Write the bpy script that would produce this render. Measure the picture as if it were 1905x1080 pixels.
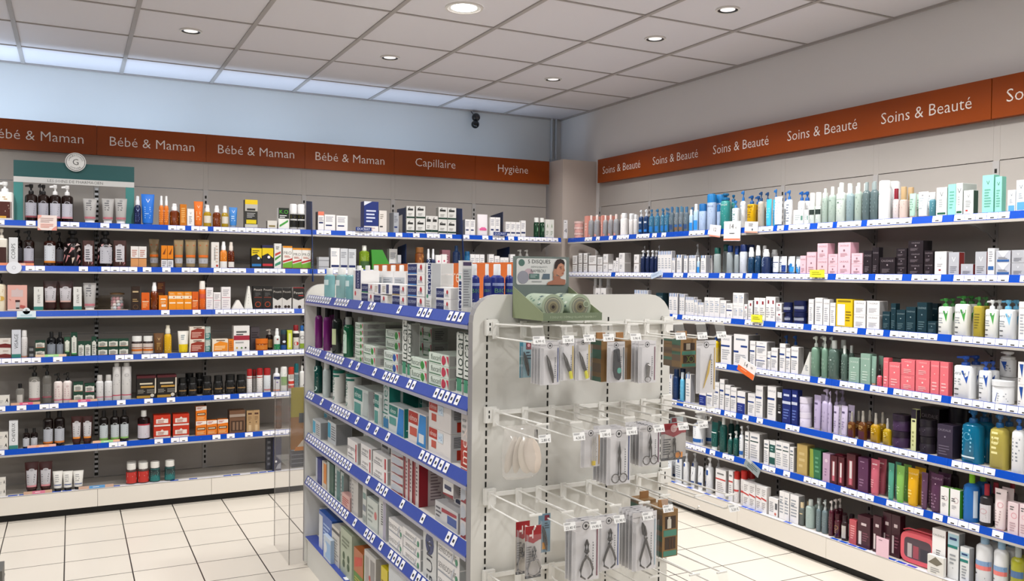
import bpy, math, random
from mathutils import Vector, Matrix
random.seed(7)
for _o in list(bpy.data.objects): bpy.data.objects.remove(_o)
SC = bpy.context.scene
COL = SC.collection
PI = math.pi

# ------------------------------------------------------------------ camera, world, exposure, large lights
H_CEIL = 2.907
_yaw, _pit, _rol = 0.474589, -0.019709, 0.010575
_f = Vector((math.sin(_yaw)*math.cos(_pit), math.cos(_yaw)*math.cos(_pit), math.sin(_pit)))
_r = Vector((math.cos(_yaw), -math.sin(_yaw), 0)); _u = _r.cross(_f)
_r2 = _r*math.cos(_rol)+_u*math.sin(_rol); _u2 = -_r*math.sin(_rol)+_u*math.cos(_rol)
cam_d = bpy.data.cameras.new('camera'); cam = bpy.data.objects.new('camera', cam_d); COL.objects.link(cam)
cam.matrix_world = Matrix(((_r2.x,_u2.x,-_f.x,-3.8906),(_r2.y,_u2.y,-_f.y,-6.6539),(_r2.z,_u2.z,-_f.z,1.53),(0,0,0,1)))
cam_d.sensor_width = 36; cam_d.lens = 1596.27/1905*36; cam_d.clip_start = .05
SC.camera = cam
w = bpy.data.worlds.new('world'); SC.world = w; w.use_nodes = True
w.node_tree.nodes['Background'].inputs[0].default_value = (0.93,0.96,1.0,1)
w.node_tree.nodes['Background'].inputs[1].default_value = 0.13
vs = SC.view_settings; vs.view_transform = 'Standard'; vs.look = 'None'; vs.gamma = 1; vs.use_curve_mapping = False
vs.exposure = -0.62
def lamp(name, kind, loc, power, color=(1,1,1), rot=(0,0,0), **kw):
    d = bpy.data.lights.new(name, kind); d.energy = power; d.color = color
    for k, v in kw.items(): setattr(d, k, v)
    o = bpy.data.objects.new(name, d); COL.objects.link(o); o.location = loc; o.rotation_euler = rot
    return o
# the shop's other recessed ceiling lamps, towards and behind the camera
WARM = (1.0,0.985,0.97)
for lx, ly in ((-1.7,-5.6),(-4.4,-5.6),(-6.4,-4.2),(-3.0,-8.2),(-5.8,-7.6),(-0.9,-7.6)):
    lamp('ceiling_lamp_light','AREA',(lx,ly,H_CEIL-.03),44,WARM,shape='DISK',size=.3)
for lx, ly in ((-4.5,-2.6),(-4.5,-1.38),(-3.3,-3.8),(-.87,-3.85),(-0.87,-4.5)):
    lamp('ceiling_lamp_light','AREA',(lx,ly,H_CEIL-.03),21,WARM,shape='DISK',size=.2,spread=2.2)
# cold tube lamps lying on top of the back shelving behind the sign boards, shining up the wall
for lx, pw in ((-5.3,7),(-4.4,7),(-3.5,5.2),(-2.6,4.2),(-1.7,3.2),(-.9,1.8)):
    lamp('cove_tube_light','AREA',(lx,-.335,2.36),pw,(.58,.76,1.0),rot=(PI,0,0),shape='RECTANGLE',size=.8,size_y=.06)

# ------------------------------------------------------------------ helpers
def lin(h):
    h = h.lstrip('#')
    if len(h) == 3: h = ''.join(c*2 for c in h)
    v = [int(h[i:i+2],16)/255 for i in (0,2,4)]
    return tuple(c/12.92 if c <= .04045 else ((c+.055)/1.055)**2.4 for c in v)
_M = {}
def mat(hexc, rough=.45, metal=0, trans=0, alpha=1, emit=0, spec=.5):
    k = (hexc,rough,metal,trans,alpha,emit,spec)
    if k in _M: return _M[k]
    m = bpy.data.materials.new('m_%s_%d'%(hexc,len(_M))); m.use_nodes = True
    nt = m.node_tree; b = nt.nodes['Principled BSDF']
    c = lin(hexc)
    b.inputs['Base Color'].default_value = (*c,1); b.inputs['Roughness'].default_value = rough
    b.inputs['Metallic'].default_value = metal; b.inputs['Transmission Weight'].default_value = trans
    b.inputs['Alpha'].default_value = alpha; b.inputs['Specular IOR Level'].default_value = spec
    if emit:
        b.inputs['Emission Color'].default_value = (*c,1); b.inputs['Emission Strength'].default_value = emit
    elif not trans:
        n = nt.nodes.new('ShaderNodeTexNoise'); n.inputs['Scale'].default_value = 60
        tc = nt.nodes.new('ShaderNodeTexCoord'); mr = nt.nodes.new('ShaderNodeMapRange')
        nt.links.new(tc.outputs['Object'], n.inputs['Vector']); nt.links.new(n.outputs['Fac'], mr.inputs['Value'])
        mr.inputs['To Min'].default_value = max(.02,rough-.06); mr.inputs['To Max'].default_value = min(1,rough+.06)
        nt.links.new(mr.outputs['Result'], b.inputs['Roughness'])
    _M[k] = m
    return m
def clear(hexc='fff', alpha=.25): return mat(hexc,.08,0,0,alpha)

class MB:
    def __init__(s): s.v=[]; s.f=[]; s.mi=[]; s.mats=[]
    def m(s, mt):
        if mt not in s.mats: s.mats.append(mt)
        return s.mats.index(mt)
    def face(s, pts, mt):
        i = len(s.v); s.v += [tuple(p) for p in pts]; s.f.append(tuple(range(i,i+len(pts)))); s.mi.append(s.m(mt))
    def poly(s, vs_, fs, mt):
        i = len(s.v); s.v += [tuple(p) for p in vs_]; k = s.m(mt)
        for f in fs: s.f.append(tuple(i+a for a in f)); s.mi.append(k)
    def box(s, x0,y0,z0,x1,y1,z1, mt):
        P = [(x0,y0,z0),(x1,y0,z0),(x1,y1,z0),(x0,y1,z0),(x0,y0,z1),(x1,y0,z1),(x1,y1,z1),(x0,y1,z1)]
        s.poly(P,[(0,3,2,1),(4,5,6,7),(0,1,5,4),(1,2,6,5),(2,3,7,6),(3,0,4,7)],mt)
    def prism(s, poly, a, b, mt, axis='y'):
        n = len(poly)
        def p(q,t): return {'y':(q[0],t,q[1]),'x':(t,q[0],q[1]),'z':(q[0],q[1],t)}[axis]
        s.poly([p(q,a) for q in poly]+[p(q,b) for q in poly],
               [tuple(range(n)),tuple(range(2*n-1,n-1,-1))]+[(i,i+n,(i+1)%n+n,(i+1)%n) for i in range(n)],mt)
    def rings(s, rings, mt, cap0=True, cap1=True):
        n = len(rings[0]); vs_ = [p for r in rings for p in r]; fs = []
        for k in range(len(rings)-1):
            for i in range(n):
                j = (i+1)%n; fs.append((k*n+i,k*n+j,(k+1)*n+j,(k+1)*n+i))
        if cap0: fs.append(tuple(range(n-1,-1,-1)))
        if cap1: fs.append(tuple((len(rings)-1)*n+i for i in range(n)))
        s.poly(vs_,fs,mt)
    def lathe(s, prof, mt, cx=0, cy=0, seg=14, ry=1.0, ex=2.0):
        R = []
        for r, z in prof: R.append([(cx+r*_sp(math.cos(2*PI*i/seg),ex), cy+r*ry*_sp(math.sin(2*PI*i/seg),ex), z) for i in range(seg)])
        s.rings(R, mt)
    def tube(s, pts, r, mt, seg=6, closed=False):
        pts = [Vector(p) for p in pts]; R = []; N = len(pts)
        for i, p in enumerate(pts):
            if closed: d = pts[(i+1)%N]-pts[i-1]
            else: d = (pts[min(i+1,N-1)]-pts[max(i-1,0)])
            d.normalize(); a = d.cross(Vector((0,0,1)))
            if a.length < .05: a = d.cross(Vector((1,0,0)))
            a.normalize(); b = d.cross(a)
            rr = r[i] if isinstance(r,(list,tuple)) else r
            R.append([tuple(p+a*rr*math.cos(2*PI*k/seg)+b*rr*math.sin(2*PI*k/seg)) for k in range(seg)])
        if closed: R.append(R[0]); s.rings(R,mt,False,False)
        else: s.rings(R,mt)
    def disc(s, c, r, mt, axis='y', seg=20, th=.001, sx=1.0):
        pl = [(c[0]+sx*r*math.cos(2*PI*i/seg), c[2]+r*math.sin(2*PI*i/seg)) for i in range(seg)]
        s.prism(pl, c[1], c[1]+th, mt, 'y')
    def ball(s, c, r, mt, n=10, sx=1, sy=1, sz=1):
        R = []
        for k in range(n//2+1):
            t = -PI/2+PI*k/(n//2); rr = max(1e-4,math.cos(t))*r
            R.append([(c[0]+sx*rr*math.cos(2*PI*i/n),c[1]+sy*rr*math.sin(2*PI*i/n),c[2]+sz*r*math.sin(t)) for i in range(n)])
        s.rings(R,mt)
    def mesh(s, name, smooth=True):
        me = bpy.data.meshes.new(name); me.from_pydata(s.v,[],s.f)
        for mt in s.mats: me.materials.append(mt)
        me.polygons.foreach_set('material_index', s.mi)
        if smooth:
            me.polygons.foreach_set('use_smooth',[True]*len(s.f)); me.set_sharp_from_angle(angle=.62)
        me.update(); return me
    def build(s, name, parent=None, loc=(0,0,0), rz=0, smooth=True):
        o = bpy.data.objects.new(name, s.mesh(name,smooth)); COL.objects.link(o)
        o.location = loc; o.rotation_euler = (0,0,rz)
        if parent: o.parent = parent
        return o
def _sp(c, ex): return math.copysign(abs(c)**(2/ex), c)
def empty(name, loc=(0,0,0), rz=0):
    o = bpy.data.objects.new(name, None); COL.objects.link(o); o.location = loc; o.rotation_euler = (0,0,rz)
    o.empty_display_size = .05; return o
def tag(o, label, cat, group=None):
    o['label'] = label; o['category'] = cat
    if group: o['group'] = group
    return o
def struct(o): o['kind'] = 'structure'; return o
def link_copy(src, parent=None, loc=None):
    c = src.copy(); COL.objects.link(c)
    if parent: c.parent = parent
    if loc is not None: c.location = loc
    return c
_T = {}
def txt(body):
    """flat lettering as (verts, faces, width/height ratio), height 1, centred"""
    if body in _T: return _T[body]
    cu = bpy.data.curves.new('t','FONT'); cu.body = body; cu.offset = -.008; cu.resolution_u = 2 if len(body) < 16 else 1
    ob = bpy.data.objects.new('t',cu); me = bpy.data.meshes.new_from_object(ob)
    V = [v.co.copy() for v in me.vertices]; F = [tuple(p.vertices) for p in me.polygons]
    if not V: _T[body] = ([],[],1); return _T[body]
    x0=min(v.x for v in V); x1=max(v.x for v in V); y0=min(v.y for v in V); y1=max(v.y for v in V); h=max(y1-y0,1e-3)
    R = ([((v.x-(x0+x1)/2)/h,(v.y-(y0+y1)/2)/h) for v in V],F,(x1-x0)/h)
    bpy.data.objects.remove(ob); bpy.data.meshes.remove(me); bpy.data.curves.remove(cu)
    _T[body] = R; return R
def put_text(mb, body, fn, u, v, h, W, H, mt, rot=False, maxw=.92):
    """print lettering through a surface map fn(u,v); h is the letter height in metres"""
    V, F, r = txt(body)
    lim = maxw*(H if rot else W)
    k = min(1, lim/(h*r)) if r else 1
    kx = max(k,.0); ky = h*(k if k > .6 else min(1,k*1.4)); kx = h*k
    if rot: P = [fn(u-b*ky/W, v+a*kx/H) for a,b in V]
    else: P = [fn(u+a*kx/W, v+b*ky/H) for a,b in V]
    mb.poly(P,F,mt)

# ------------------------------------------------------------------ product builders (local frame: front faces -y, base z=0, x across)
GL = .36
def prints(mb, ops, fn, W, H, curved):
    e = 0
    for op in ops:
        k = op[0]
        if k == 'r':
            _,u0,v0,u1,v1,c = op; n = 6 if curved else 1; mt = mat(c,.42)
            for i in range(n):
                a=u0+(u1-u0)*i/n; b=u0+(u1-u0)*(i+1)/n
                if curved == 2:
                    for j in range(4):
                        va=v0+(v1-v0)*j/4; vb=v0+(v1-v0)*(j+1)/4
                        mb.face([fn(a,va,e),fn(b,va,e),fn(b,vb,e),fn(a,vb,e)],mt)
                else: mb.face([fn(a,v0,e),fn(b,v0,e),fn(b,v1,e),fn(a,v1,e)],mt)
        elif k == 'p':
            mb.face([fn(a,b,e) for a,b in op[1]], mat(op[2],.42))
        elif k == 'l':
            _,u0,u1,v0,v1,n,c = op; mt = mat(c,.5)
            rr = random.Random(n*31+int(u0*100))
            for i in range(n):
                v = v0+(v1-v0)*(i+.5)/n; t = (v1-v0)/n*.22; b = u0+(u1-u0)*(.6+.4*rr.random())
                mb.face([fn(u0,v-t,e),fn(b,v-t,e),fn(b,v+t,e),fn(u0,v+t,e)],mt)
        elif k == 't':
            u,v,h,c = op[2:6]; rot = len(op) > 6
            put_text(mb,op[1],lambda a,b,_e=e: fn(a,b,_e),u,v,h*H,W,H,mat(c,.45),rot,.9 if rot else .86)
        elif k == 'c':
            _,u,v,r,c = op
            mb.face([fn(u+r*math.cos(2*PI*i/14),v+r*W/H*math.sin(2*PI*i/14),e) for i in range(14)], mat(c,.42))
        elif k == 'o':
            _,u,v,r,c = op; mt = mat(c,.42); n = 16; q = r*.82
            for i in range(n):
                a0=2*PI*i/n; a1=2*PI*(i+1)/n
                mb.face([fn(u+R*math.cos(a),v+R*W/H*math.sin(a),e) for R,a in ((q,a0),(r,a0),(r,a1),(q,a1))],mt)
        e += .00022
def body_mat(S):
    g = S.get('g','')
    c = S['c']
    if g == 'clear': return mat(c,.08,0,0,S.get('a',.55))
    if g == 'amber': return mat(c,.12,0,0,1,0,.6)
    if g == 'metal': return mat(c,.28,.7)
    return mat(c,S.get('ro',.38))
PROF = {  # fraction of height, fraction of half width ; body only
 'pump':   (.74,[(0,.94),(.012,1),(.645,1),(.69,.93),(.72,.68),(.735,.38),(.74,.34)]),
 'bottle': (.80,[(0,.94),(.012,1),(.69,1),(.735,.93),(.77,.66),(.79,.40),(.80,.36)]),
 'spray':  (.70,[(0,.94),(.012,1),(.56,1),(.63,.9),(.68,.55),(.70,.5)]),
 'aero':   (.80,[(0,.96),(.012,1),(.775,1),(.80,.93)]),
 'jar':    (.62,[(0,.92),(.03,1),(.58,1),(.62,.95)]),
 'pill':   (.76,[(0,.95),(.02,1),(.62,1),(.70,.9),(.76,.72)]),
 'drop':   (.62,[(0,.95),(.02,1),(.54,1),(.60,.6),(.62,.45)]),
 'big':    (.80,[(0,.94),(.012,1),(.66,1),(.74,.95),(.78,.7),(.80,.4)]),
}
def caps(mb, S, w, h, ry):
    T = S['type']; k = mat(S.get('k','eee'),.35); f = PROF[T][0] if 'f' not in S else S['f']
    z0 = h*f; r = w/2; cy = S['_cy']
    if T in ('pump','big'):
        k2 = h-z0; rc = r*S.get('kr',.42)
        mb.lathe([(rc,z0-.012*h),(rc,z0+.22*k2),(rc*.8,z0+.34*k2)],k,0,cy,10)
        mb.lathe([(rc*.38,z0+.3*k2),(rc*.38,z0+.66*k2)],k,0,cy,8)
        mb.lathe([(rc*.55,z0+.60*k2),(rc*.78,z0+.70*k2),(rc*.78,h-.002),(rc*.6,h)],k,0,cy,10)
        nx = S.get('nx',-1); L = r*S.get('nl',.95)
        zz = z0+.82*k2; hh = .1*k2
        mb.poly([(0,cy-rc*.4,zz-hh),(nx*L,cy-rc*.22,zz-hh*1.3),(nx*L,cy+rc*.22,zz-hh*1.3),(0,cy+rc*.4,zz-hh),
                 (0,cy-rc*.4,zz+hh*1.5),(nx*L,cy-rc*.22,zz+hh*.5),(nx*L,cy+rc*.22,zz+hh*.5),(0,cy+rc*.4,zz+hh*1.5)],
                [(0,3,2,1),(4,5,6,7),(0,1,5,4),(1,2,6,5),(2,3,7,6),(3,0,4,7)],k)
        return 'pump_head'
    if T == 'bottle':
        rc = r*S.get('kr',.44); mb.lathe([(rc,z0-.03*h),(rc,h-.004),(rc*.9,h)],k,0,cy,12); return 'cap'
    if T == 'spray':
        rc = r*S.get('kr',.6)
        mb.lathe([(rc,z0-.02*h),(rc*.98,z0+.45*(h-z0)),(rc*.80,z0+.56*(h-z0)),(rc*.74,h-.012*h),(rc*.5,h)],k,0,cy,12)
        mb.box(-rc*.2,cy-rc*.9,z0+.66*(h-z0),rc*.2,cy-rc*.3,z0+.82*(h-z0),k); return 'spray_cap'
    if T == 'aero':
        rc = r*S.get('kr',.97); mb.lathe([(rc,z0-.02*h),(rc,h-.05*h),(rc*.93,h-.015*h),(rc*.7,h)],k,0,cy,14); return 'cap'
    if T == 'jar':
        rc = r*1.03; mb.lathe([(rc,z0-.01*h),(rc,h-.01*h),(rc*.96,h)],k,0,cy,16); return 'lid'
    if T == 'pill':
        rc = r*.86; mb.lathe([(rc,z0-.05*h),(rc,h-.01*h),(rc*.94,h)],k,0,cy,14); return 'cap'
    if T == 'drop':
        rc = r*.42; mb.lathe([(rc,z0-.03*h),(rc,z0+.5*(h-z0)),(rc*.6,z0+.55*(h-z0)),(rc*.55,h)],k,0,cy,10); return 'dropper'
PN = {'box':'carton','pump':'pump_bottle','bottle':'bottle','spray':'spray_bottle','aero':'spray_can','jar':'jar','pill':'pill_bottle','drop':'dropper_bottle','tube':'tube','big':'pump_bottle','wedge':'card_wedge','pouch':'pouch'}
PC = {'box':'box','pump':'bottle','bottle':'bottle','spray':'bottle','aero':'can','jar':'jar','pill':'bottle','drop':'bottle','tube':'tube','big':'bottle','wedge':'display card','pouch':'pouch'}
_PM = {}
def product_meshes(key, w, h, d):
    ck = (key,round(w,3),round(h,3),round(d,3))
    if ck in _PM: return _PM[ck]
    S = dict(ST[key]); T = S['type']; bm_ = body_mat(S); out = []
    mb = MB(); ops = S.get('p',[])
    if T == 'box':
        mb.box(-w/2,0,0,w/2,d,h,bm_)
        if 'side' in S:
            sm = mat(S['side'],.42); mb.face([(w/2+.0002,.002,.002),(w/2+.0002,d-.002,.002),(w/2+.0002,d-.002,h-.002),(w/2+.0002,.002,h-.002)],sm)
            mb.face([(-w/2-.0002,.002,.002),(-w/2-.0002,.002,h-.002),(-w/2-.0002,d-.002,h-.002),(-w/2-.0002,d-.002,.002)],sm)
        if 'top' in S:
            mb.face([(-w/2+.001,.001,h+.0002),(w/2-.001,.001,h+.0002),(w/2-.001,d-.001,h+.0002),(-w/2+.001,d-.001,h+.0002)],mat(S['top'],.42))
        prints(mb,ops,lambda u,v,e=0: ((u-.5)*w,-.0004-e,v*h),w,h,0)
        if 'sp' in S:  # print on the end face
            prints(mb,S['sp'],lambda u,v,e=0: (w/2+.0006+e,u*d,v*h),d,h,0)
        out = [(PN[T],mb.mesh(PN[T],False))]
    elif T == 'wedge':
        mb.prism([(-w/2,0),(w/2,0),(w/2,h)] if S.get('rt') else [(-w/2,0),(w/2,0),(w*.08,h),(-w*.08,h)],0,d,bm_)
        prints(mb,ops,lambda u,v,e=0: ((u-.5)*w,-.0004-e,v*h),w,h,0)
        out = [(PN[T],mb.mesh(PN[T],False))]
    elif T == 'pouch':
        R = []
        for v, th in ((0,.9),(.08,1),(.5,.8),(.85,.3),(1,.05)):
            R.append([(w/2*_sp(math.cos(2*PI*i/16),3.2), d/2+d/2*th*_sp(math.sin(2*PI*i/16),2.4), v*h) for i in range(16)])
        mb.rings(R,bm_)
        def fn(u,v,e=0):
            th = .95-.9*max(0,(v-.3))/.7; x = (u-.5)*w
            return (x, d/2-d/2*th*max(0,1-abs(2*u-1)**2.4)**(1/2.4)-.0006-e, v*h)
        prints(mb,ops,fn,w,h,2)
        out = [(PN[T],mb.mesh(PN[T]))]
    elif T == 'tube':
        kc = S.get('kc',.13); z0 = h*kc; n = 16; a0 = .40*w; b0 = min(d/2,a0*.9)
        flip = S.get('flip')   # flip: crimp down, cap on top
        R = []; L = ((0,.98),(.06,1.0),(.45,.97),(.8,.5),(.97,.06),(1,.05))
        def ab(t):
            for (t0,y0),(t1,y1) in zip(L,L[1:]):
                if t <= t1: k = y0+(y1-y0)*(t-t0)/(t1-t0); break
            return a0+(w/2-a0)*t, b0*k
        for t in (0,.06,.25,.45,.65,.82,.97,1):
            a,b = ab(t); z = z0+(h-z0)*t
            R.append([(a*math.cos(2*PI*i/n), d/2+b*math.sin(2*PI*i/n), z) for i in range(n)])
        mb.rings(R,bm_)
        def fn(u,v,e=0):
            t = max(0,min(1,(v*h-z0)/(h-z0))); a,b = ab(t); th = (u-.5)*2*1.25
            return (a*math.sin(th), d/2-(b+.0006+e)*math.cos(th)-.0006-e, v*h)
        prints(mb,ops,fn,w,h,2)
        me = mb.mesh('tube_body'); c = MB()
        rc = a0*S.get('kr',.86)
        c.lathe([(rc,0),(rc,z0*.98),(rc*.98,z0)],mat(S.get('k','f2f2f2'),.35),0,d/2,14,b0/a0)
        out = [('tube_body',me),('cap',c.mesh('cap'))]
    else:
        f, prof = PROF[T]
        if S.get('ex',2) > 2.5 and T == 'pump': prof = [(0,.95),(.012,1),(.69,1),(.715,.96),(.73,.84),(.737,.5),(.74,.36)]
        f2 = S.get('f',f); k = f2/f
        ry = d/w; cy = d/2; ex = S.get('ex',2.0)
        mb.lathe([(r*w/2,z*k*h) for z,r in prof],bm_,0,cy,18 if ex > 2.5 else 16,ry,ex)
        def rad(v):
            v = v/k
            for (z0,r0),(z1,r1) in zip(prof,prof[1:]):
                if v <= z1: return r0+(r1-r0)*(v-z0)/max(1e-6,z1-z0)
            return prof[-1][1]
        def fn(u,v,e=0):
            r = rad(v)*w/2
            if ex > 2.5:
                x = (u-.5)*2*r*.98; y = r*ry*max(0,1-abs(x/r)**ex)**(1/ex)
                return (x, cy-y-.0006-e, v*h)
            th = (u-.5)*2*1.35; rr = r+.0006+e
            return (rr*math.sin(th), cy-rr*ry*math.cos(th)-.0003, v*h)
        prints(mb,ops,fn,w,h,1)
        me = mb.mesh('bottle_body' if T != 'jar' else 'jar_body')
        S['_cy'] = cy; c = MB(); cn = caps(c,S,w,h,ry)
        out = [(me.name.split('.')[0],me),(cn,c.mesh(cn))]
    _PM[ck] = out
    return out
def place_product(key, w, h, d, loc, rz, label, cat, group, fam_box='carton'):
    parts = product_meshes(key,w,h,d); T = ST[key]['type']
    name = ST[key].get('name') or (fam_box if T == 'box' else PN[T])
    if len(parts) == 1:
        o = bpy.data.objects.new(name, parts[0][1]); COL.objects.link(o)
    else:
        o = bpy.data.objects.new(name, None); COL.objects.link(o); o.empty_display_size = .02
        for pn, me in parts:
            c = bpy.data.objects.new(pn, me); COL.objects.link(c); c.parent = o
    o.location = loc; o.rotation_euler = (0,0,rz); tag(o,label,cat,group)
    return o

# ------------------------------------------------------------------ product styles
ST = {}
def st(key, T, desc, c, p=(), **o): ST[key] = dict(type=T, desc=desc, c=c, p=list(p), **o)
W='e9e7e6'; G1='6a6a70'; K='1a1a1e'; NV='16255c'
def lab(c,v0,v1,ink='444',u0=.14,u1=.86,n=4): return [('r',u0,v0,u1,v1,c),('l',u0+.1,u1-.1,v0+(v1-v0)*.2,v0+(v1-v0)*.85,n,ink)]
def crest(c,v0,v1,ink='555',foot=None,u0=.12,u1=.88):   # label with a rounded crest on top
    m=(u0+u1)/2; r=[('r',u0,v0,u1,v1,c),('p',[(m-.2,v1),(m+.2,v1),(m+.14,v1+.045),(m,v1+.06),(m-.14,v1+.045)],c),('o',m,v1,.07,ink),('l',u0+.1,u1-.1,v0+.1*(v1-v0),v1-.2*(v1-v0),5,ink)]
    if foot: r.append(('r',u0,v0,u1,v0+.07*(v1-v0)+.02,foot))
    return r
def card(t,ink=K,v=.82,h=.09,n=4,c2=None): 
    r=[('t',t,.5,v,h,ink)] if t else []
    r.append(('l',.14,.86,.3,.66,n,c2 or G1)); return r
# --- back wall
st('lotw','pump','white pump bottle with brown label','ece9e4',[('r',.1,.06,.9,.48,'4a1c12'),('l',.2,.8,.2,.42,3,'c9b5a5'),('r',.1,.06,.6,.11,'d8a33a'),('l',.15,.7,.52,.62,2,'b9975a')],k='f2f2f2',ex=3.5)
st('ambk','pump','dark amber pump bottle, black pump','1c0e0a',crest('a9a9b4',.1,.5,'55555c','8a4650'),k='0c0a0a',g='amber',f=.74)
st('ambw','pump','dark amber pump bottle, white pump','1c0e0a',crest('b9b9c4',.1,.5,'55555c','c98f98'),k='e8e8e8',g='amber',f=.74)
st('ambo','pump','amber pump bottle with orange-edged label','2b0f08',crest('c9cdd4',.1,.58,'444','c87a28'),k='0c0a0a',g='amber',f=.72)
st('tubg','tube','grey tube with pink band','a9a7a5',[('l',.25,.75,.5,.85,4,'55555a'),('c',.5,.9,.1,'777'),('r',.0,.18,1,.26,'b9707a')],k='eee')
st('blusp','spray','navy spray bottle, white cap','101c4a',[('t','V',.5,.5,.1,'9fb4e0'),('l',.25,.75,.1,.4,5,'6f83b8')],k='e6e8ee')
st('blutube','tube','bright blue tube','1f6fd0',[('t','V',.5,.78,.12,'e2e8f5'),('l',.25,.75,.2,.6,6,'8fb6ea')],k='1b62bd',kc=.06)
st('blutube2','tube','small blue tube','3f84cc',[('t','V',.5,.78,.14,'e2e8f5'),('l',.25,.75,.3,.6,3,'b9d2f0')],k='8fa0b8',kc=.12)
st('orsp','spray','orange sunscreen spray, white cap','d8741a',[('l',.2,.8,.1,.5,6,'f4d9b0'),('l',.15,.85,0.45,0.55,1,'fff')],k='eee')
st('amsp','spray','brown oil spray, white cap','6b2c06',[('l',.15,.85,0.36,0.48,1,'d9a25a'),('l',.2,.8,.1,.36,5,'c98740')],k='eee',g='amber')
st('amsp3','spray','brown oil spray, clear cap','5a1f06',[('r',.15,.05,.85,.25,'d9d5d0'),('l',.2,.8,.3,.6,4,'b9793a')],k='e0d6cc',g='amber')
st('orwsp','spray','orange-and-white sun spray','d87d1c',[('r',0,.02,1,.26,'e4e1de'),('l',.2,.8,.3,.6,5,'f2d9b0')],k='eee')
st('oilsp','spray','yellow oil spray, white label','a98a1c',[('r',.12,.18,.88,.5,'d8d2c4'),('l',.2,.8,.22,.46,4,'8a6a50')],k='eee',g='amber')
st('orbox','box','slim amber carton','c4720f',[('l',.2,.8,.15,.85,8,'e9b870')],side='8a4a0a')
st('wvbox','box','slim white carton with V',W,[('t','V',.5,.75,.12,G1),('l',.25,.75,.15,.6,5,'8a8a90')])
st('ortube','tube','orange sun cream tube','e0701c',[('t','V',.5,.78,.1,'f4dcc4'),('l',.25,.75,.25,.6,6,'f2d0a8')],k='e9792a',kc=.06)
st('ylwblk','box','tall yellow-topped black and white carton','2a2a26',[('r',0,.84,1,1,'e6c40c'),('r',0,.6,1,.84,'b9b6ae'),('l',.15,.85,0.58,0.74,1,'222'),('r',.1,.16,.9,.3,'d8c20c'),('r',0,0,1,.14,'c4c2ba'),('l',.15,.85,.36,.55,4,'aaa')])
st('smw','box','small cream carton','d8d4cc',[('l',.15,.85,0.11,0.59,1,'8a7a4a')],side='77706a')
st('kobox','box','black and green KO carton','e6e6e2',[('r',0,.5,1,1,'0f1a10'),('t','K.O',.5,.82,.17,'4fb52c'),('l',.1,.9,.52,.68,2,'e8e8e8'),('p',[(.1,.1),(.9,.35),(.9,.45),(.1,.2)],'3f9a3a')])
st('kobot','aero','black and white bottle','c9c9c6',[('r',0,.1,1,.36,'151512'),('r',0,.42,1,.6,'151512'),('p',[(.2,.16),(.8,.16),(.5,.32)],'a8a018'),('l',.2,.8,.45,.57,2,'a8a018')],k='f0f0f0',f=.66)
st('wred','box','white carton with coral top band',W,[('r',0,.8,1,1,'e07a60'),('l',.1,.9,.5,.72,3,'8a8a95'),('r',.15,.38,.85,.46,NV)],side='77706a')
st('wduc','box','white carton with navy name',W,[('l',.12,.88,.55,.9,4,'9a9aa5'),('r',.12,.3,.7,.38,NV)])
st('navytall','box','tall navy promotional carton','1d2f72',[('p',[(0,.86),(.55,1),(0,1)],'d9dce6'),('l',.15,.85,.3,.75,4,'c9cfe4'),('r',0,0,1,.2,'e6e0dc'),('l',.1,.9,.03,.17,2,'b59a98')])
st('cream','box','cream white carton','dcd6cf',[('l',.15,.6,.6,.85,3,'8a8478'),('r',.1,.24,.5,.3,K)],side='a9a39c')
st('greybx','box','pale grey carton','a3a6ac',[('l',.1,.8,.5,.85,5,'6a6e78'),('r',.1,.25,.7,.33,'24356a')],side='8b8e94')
st('wgreen','box','white plant-print carton with green band','d9d8d4',[('p',[(.1,.62),(.35,.9),(.5,.7),(.4,.95),(.2,.85)],'22221f'),('l',.15,.85,0.59,0.91,1,'2a2a28'),('r',0,.12,1,.24,'16382a'),('l',.2,.8,.3,.5,2,'8a8a85')],side='8f8d86')
st('wpink','pouch','white pink-edged tube bundle','e3dde0',[('r',.05,.25,.95,.4,'d85a92'),('r',.05,.46,.95,.55,'4a5a8a'),('l',.1,.9,.6,.9,5,'c4a9b4')])
st('wnavy','box','slim white carton, navy base line',W,[('l',.15,.85,.5,.85,4,'9a9aa5'),('r',.08,.22,.92,.32,'22305e')])
st('grnbot','pill','dark green bottle, white cap','0c3a22',[('p',[(.2,.15),(.5,.55),(.8,.15),(.5,.35)],'7fae8c'),('l',.2,.8,.6,.7,1,'b9d0bc')],k='e2e2de',f=.82)
st('wgrnb','box','white carton with green leaf mark','e0e2dc',[('p',[(.3,.5),(.5,.8),(.7,.5),(.5,.62)],'7f9a70'),('l',.2,.8,.15,.4,3,'8a9a85')])
st('lotw2','pump','cream bottle edge with dark label','d9d2c6',[('r',.1,.08,.9,.5,'3a1a14')],k='d9d2c6',ex=3.5)
st('corps','box','white CORPS placard box','d4d6d8',[('t','CORPS',.5,.52,.12,'22262a',1)],name='placard_box')
st('visage','box','white VISAGE placard box, teal foot','c9ccd4',[('t','VISAGE',.5,.6,.11,'22262a',1),('r',0,0,1,.15,'2f7a70')],name='placard_box')
st('cheveux','box','white CHEVEUX placard box, teal foot','d4d6d8',[('t','CHEVEUX',.5,.6,.10,'22262a',1),('r',0,0,1,.15,'2f7a70')],name='placard_box')
st('etape1','box','teal-footed ÉTAPE placard with numeral one','d6d6d2',[('t','ÉTAPE',.5,.52,.11,'33363a',1),('t','1',.5,.86,.1,K),('r',0,0,1,.2,'2f7a70')],name='placard_box')
st('etape2','box','teal-footed ÉTAPE placard with numeral two','d6d6d2',[('t','ÉTAPE',.5,.52,.11,'33363a',1),('t','2',.5,.86,.1,K),('r',0,0,1,.2,'2f7a70')],name='placard_box')
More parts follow.
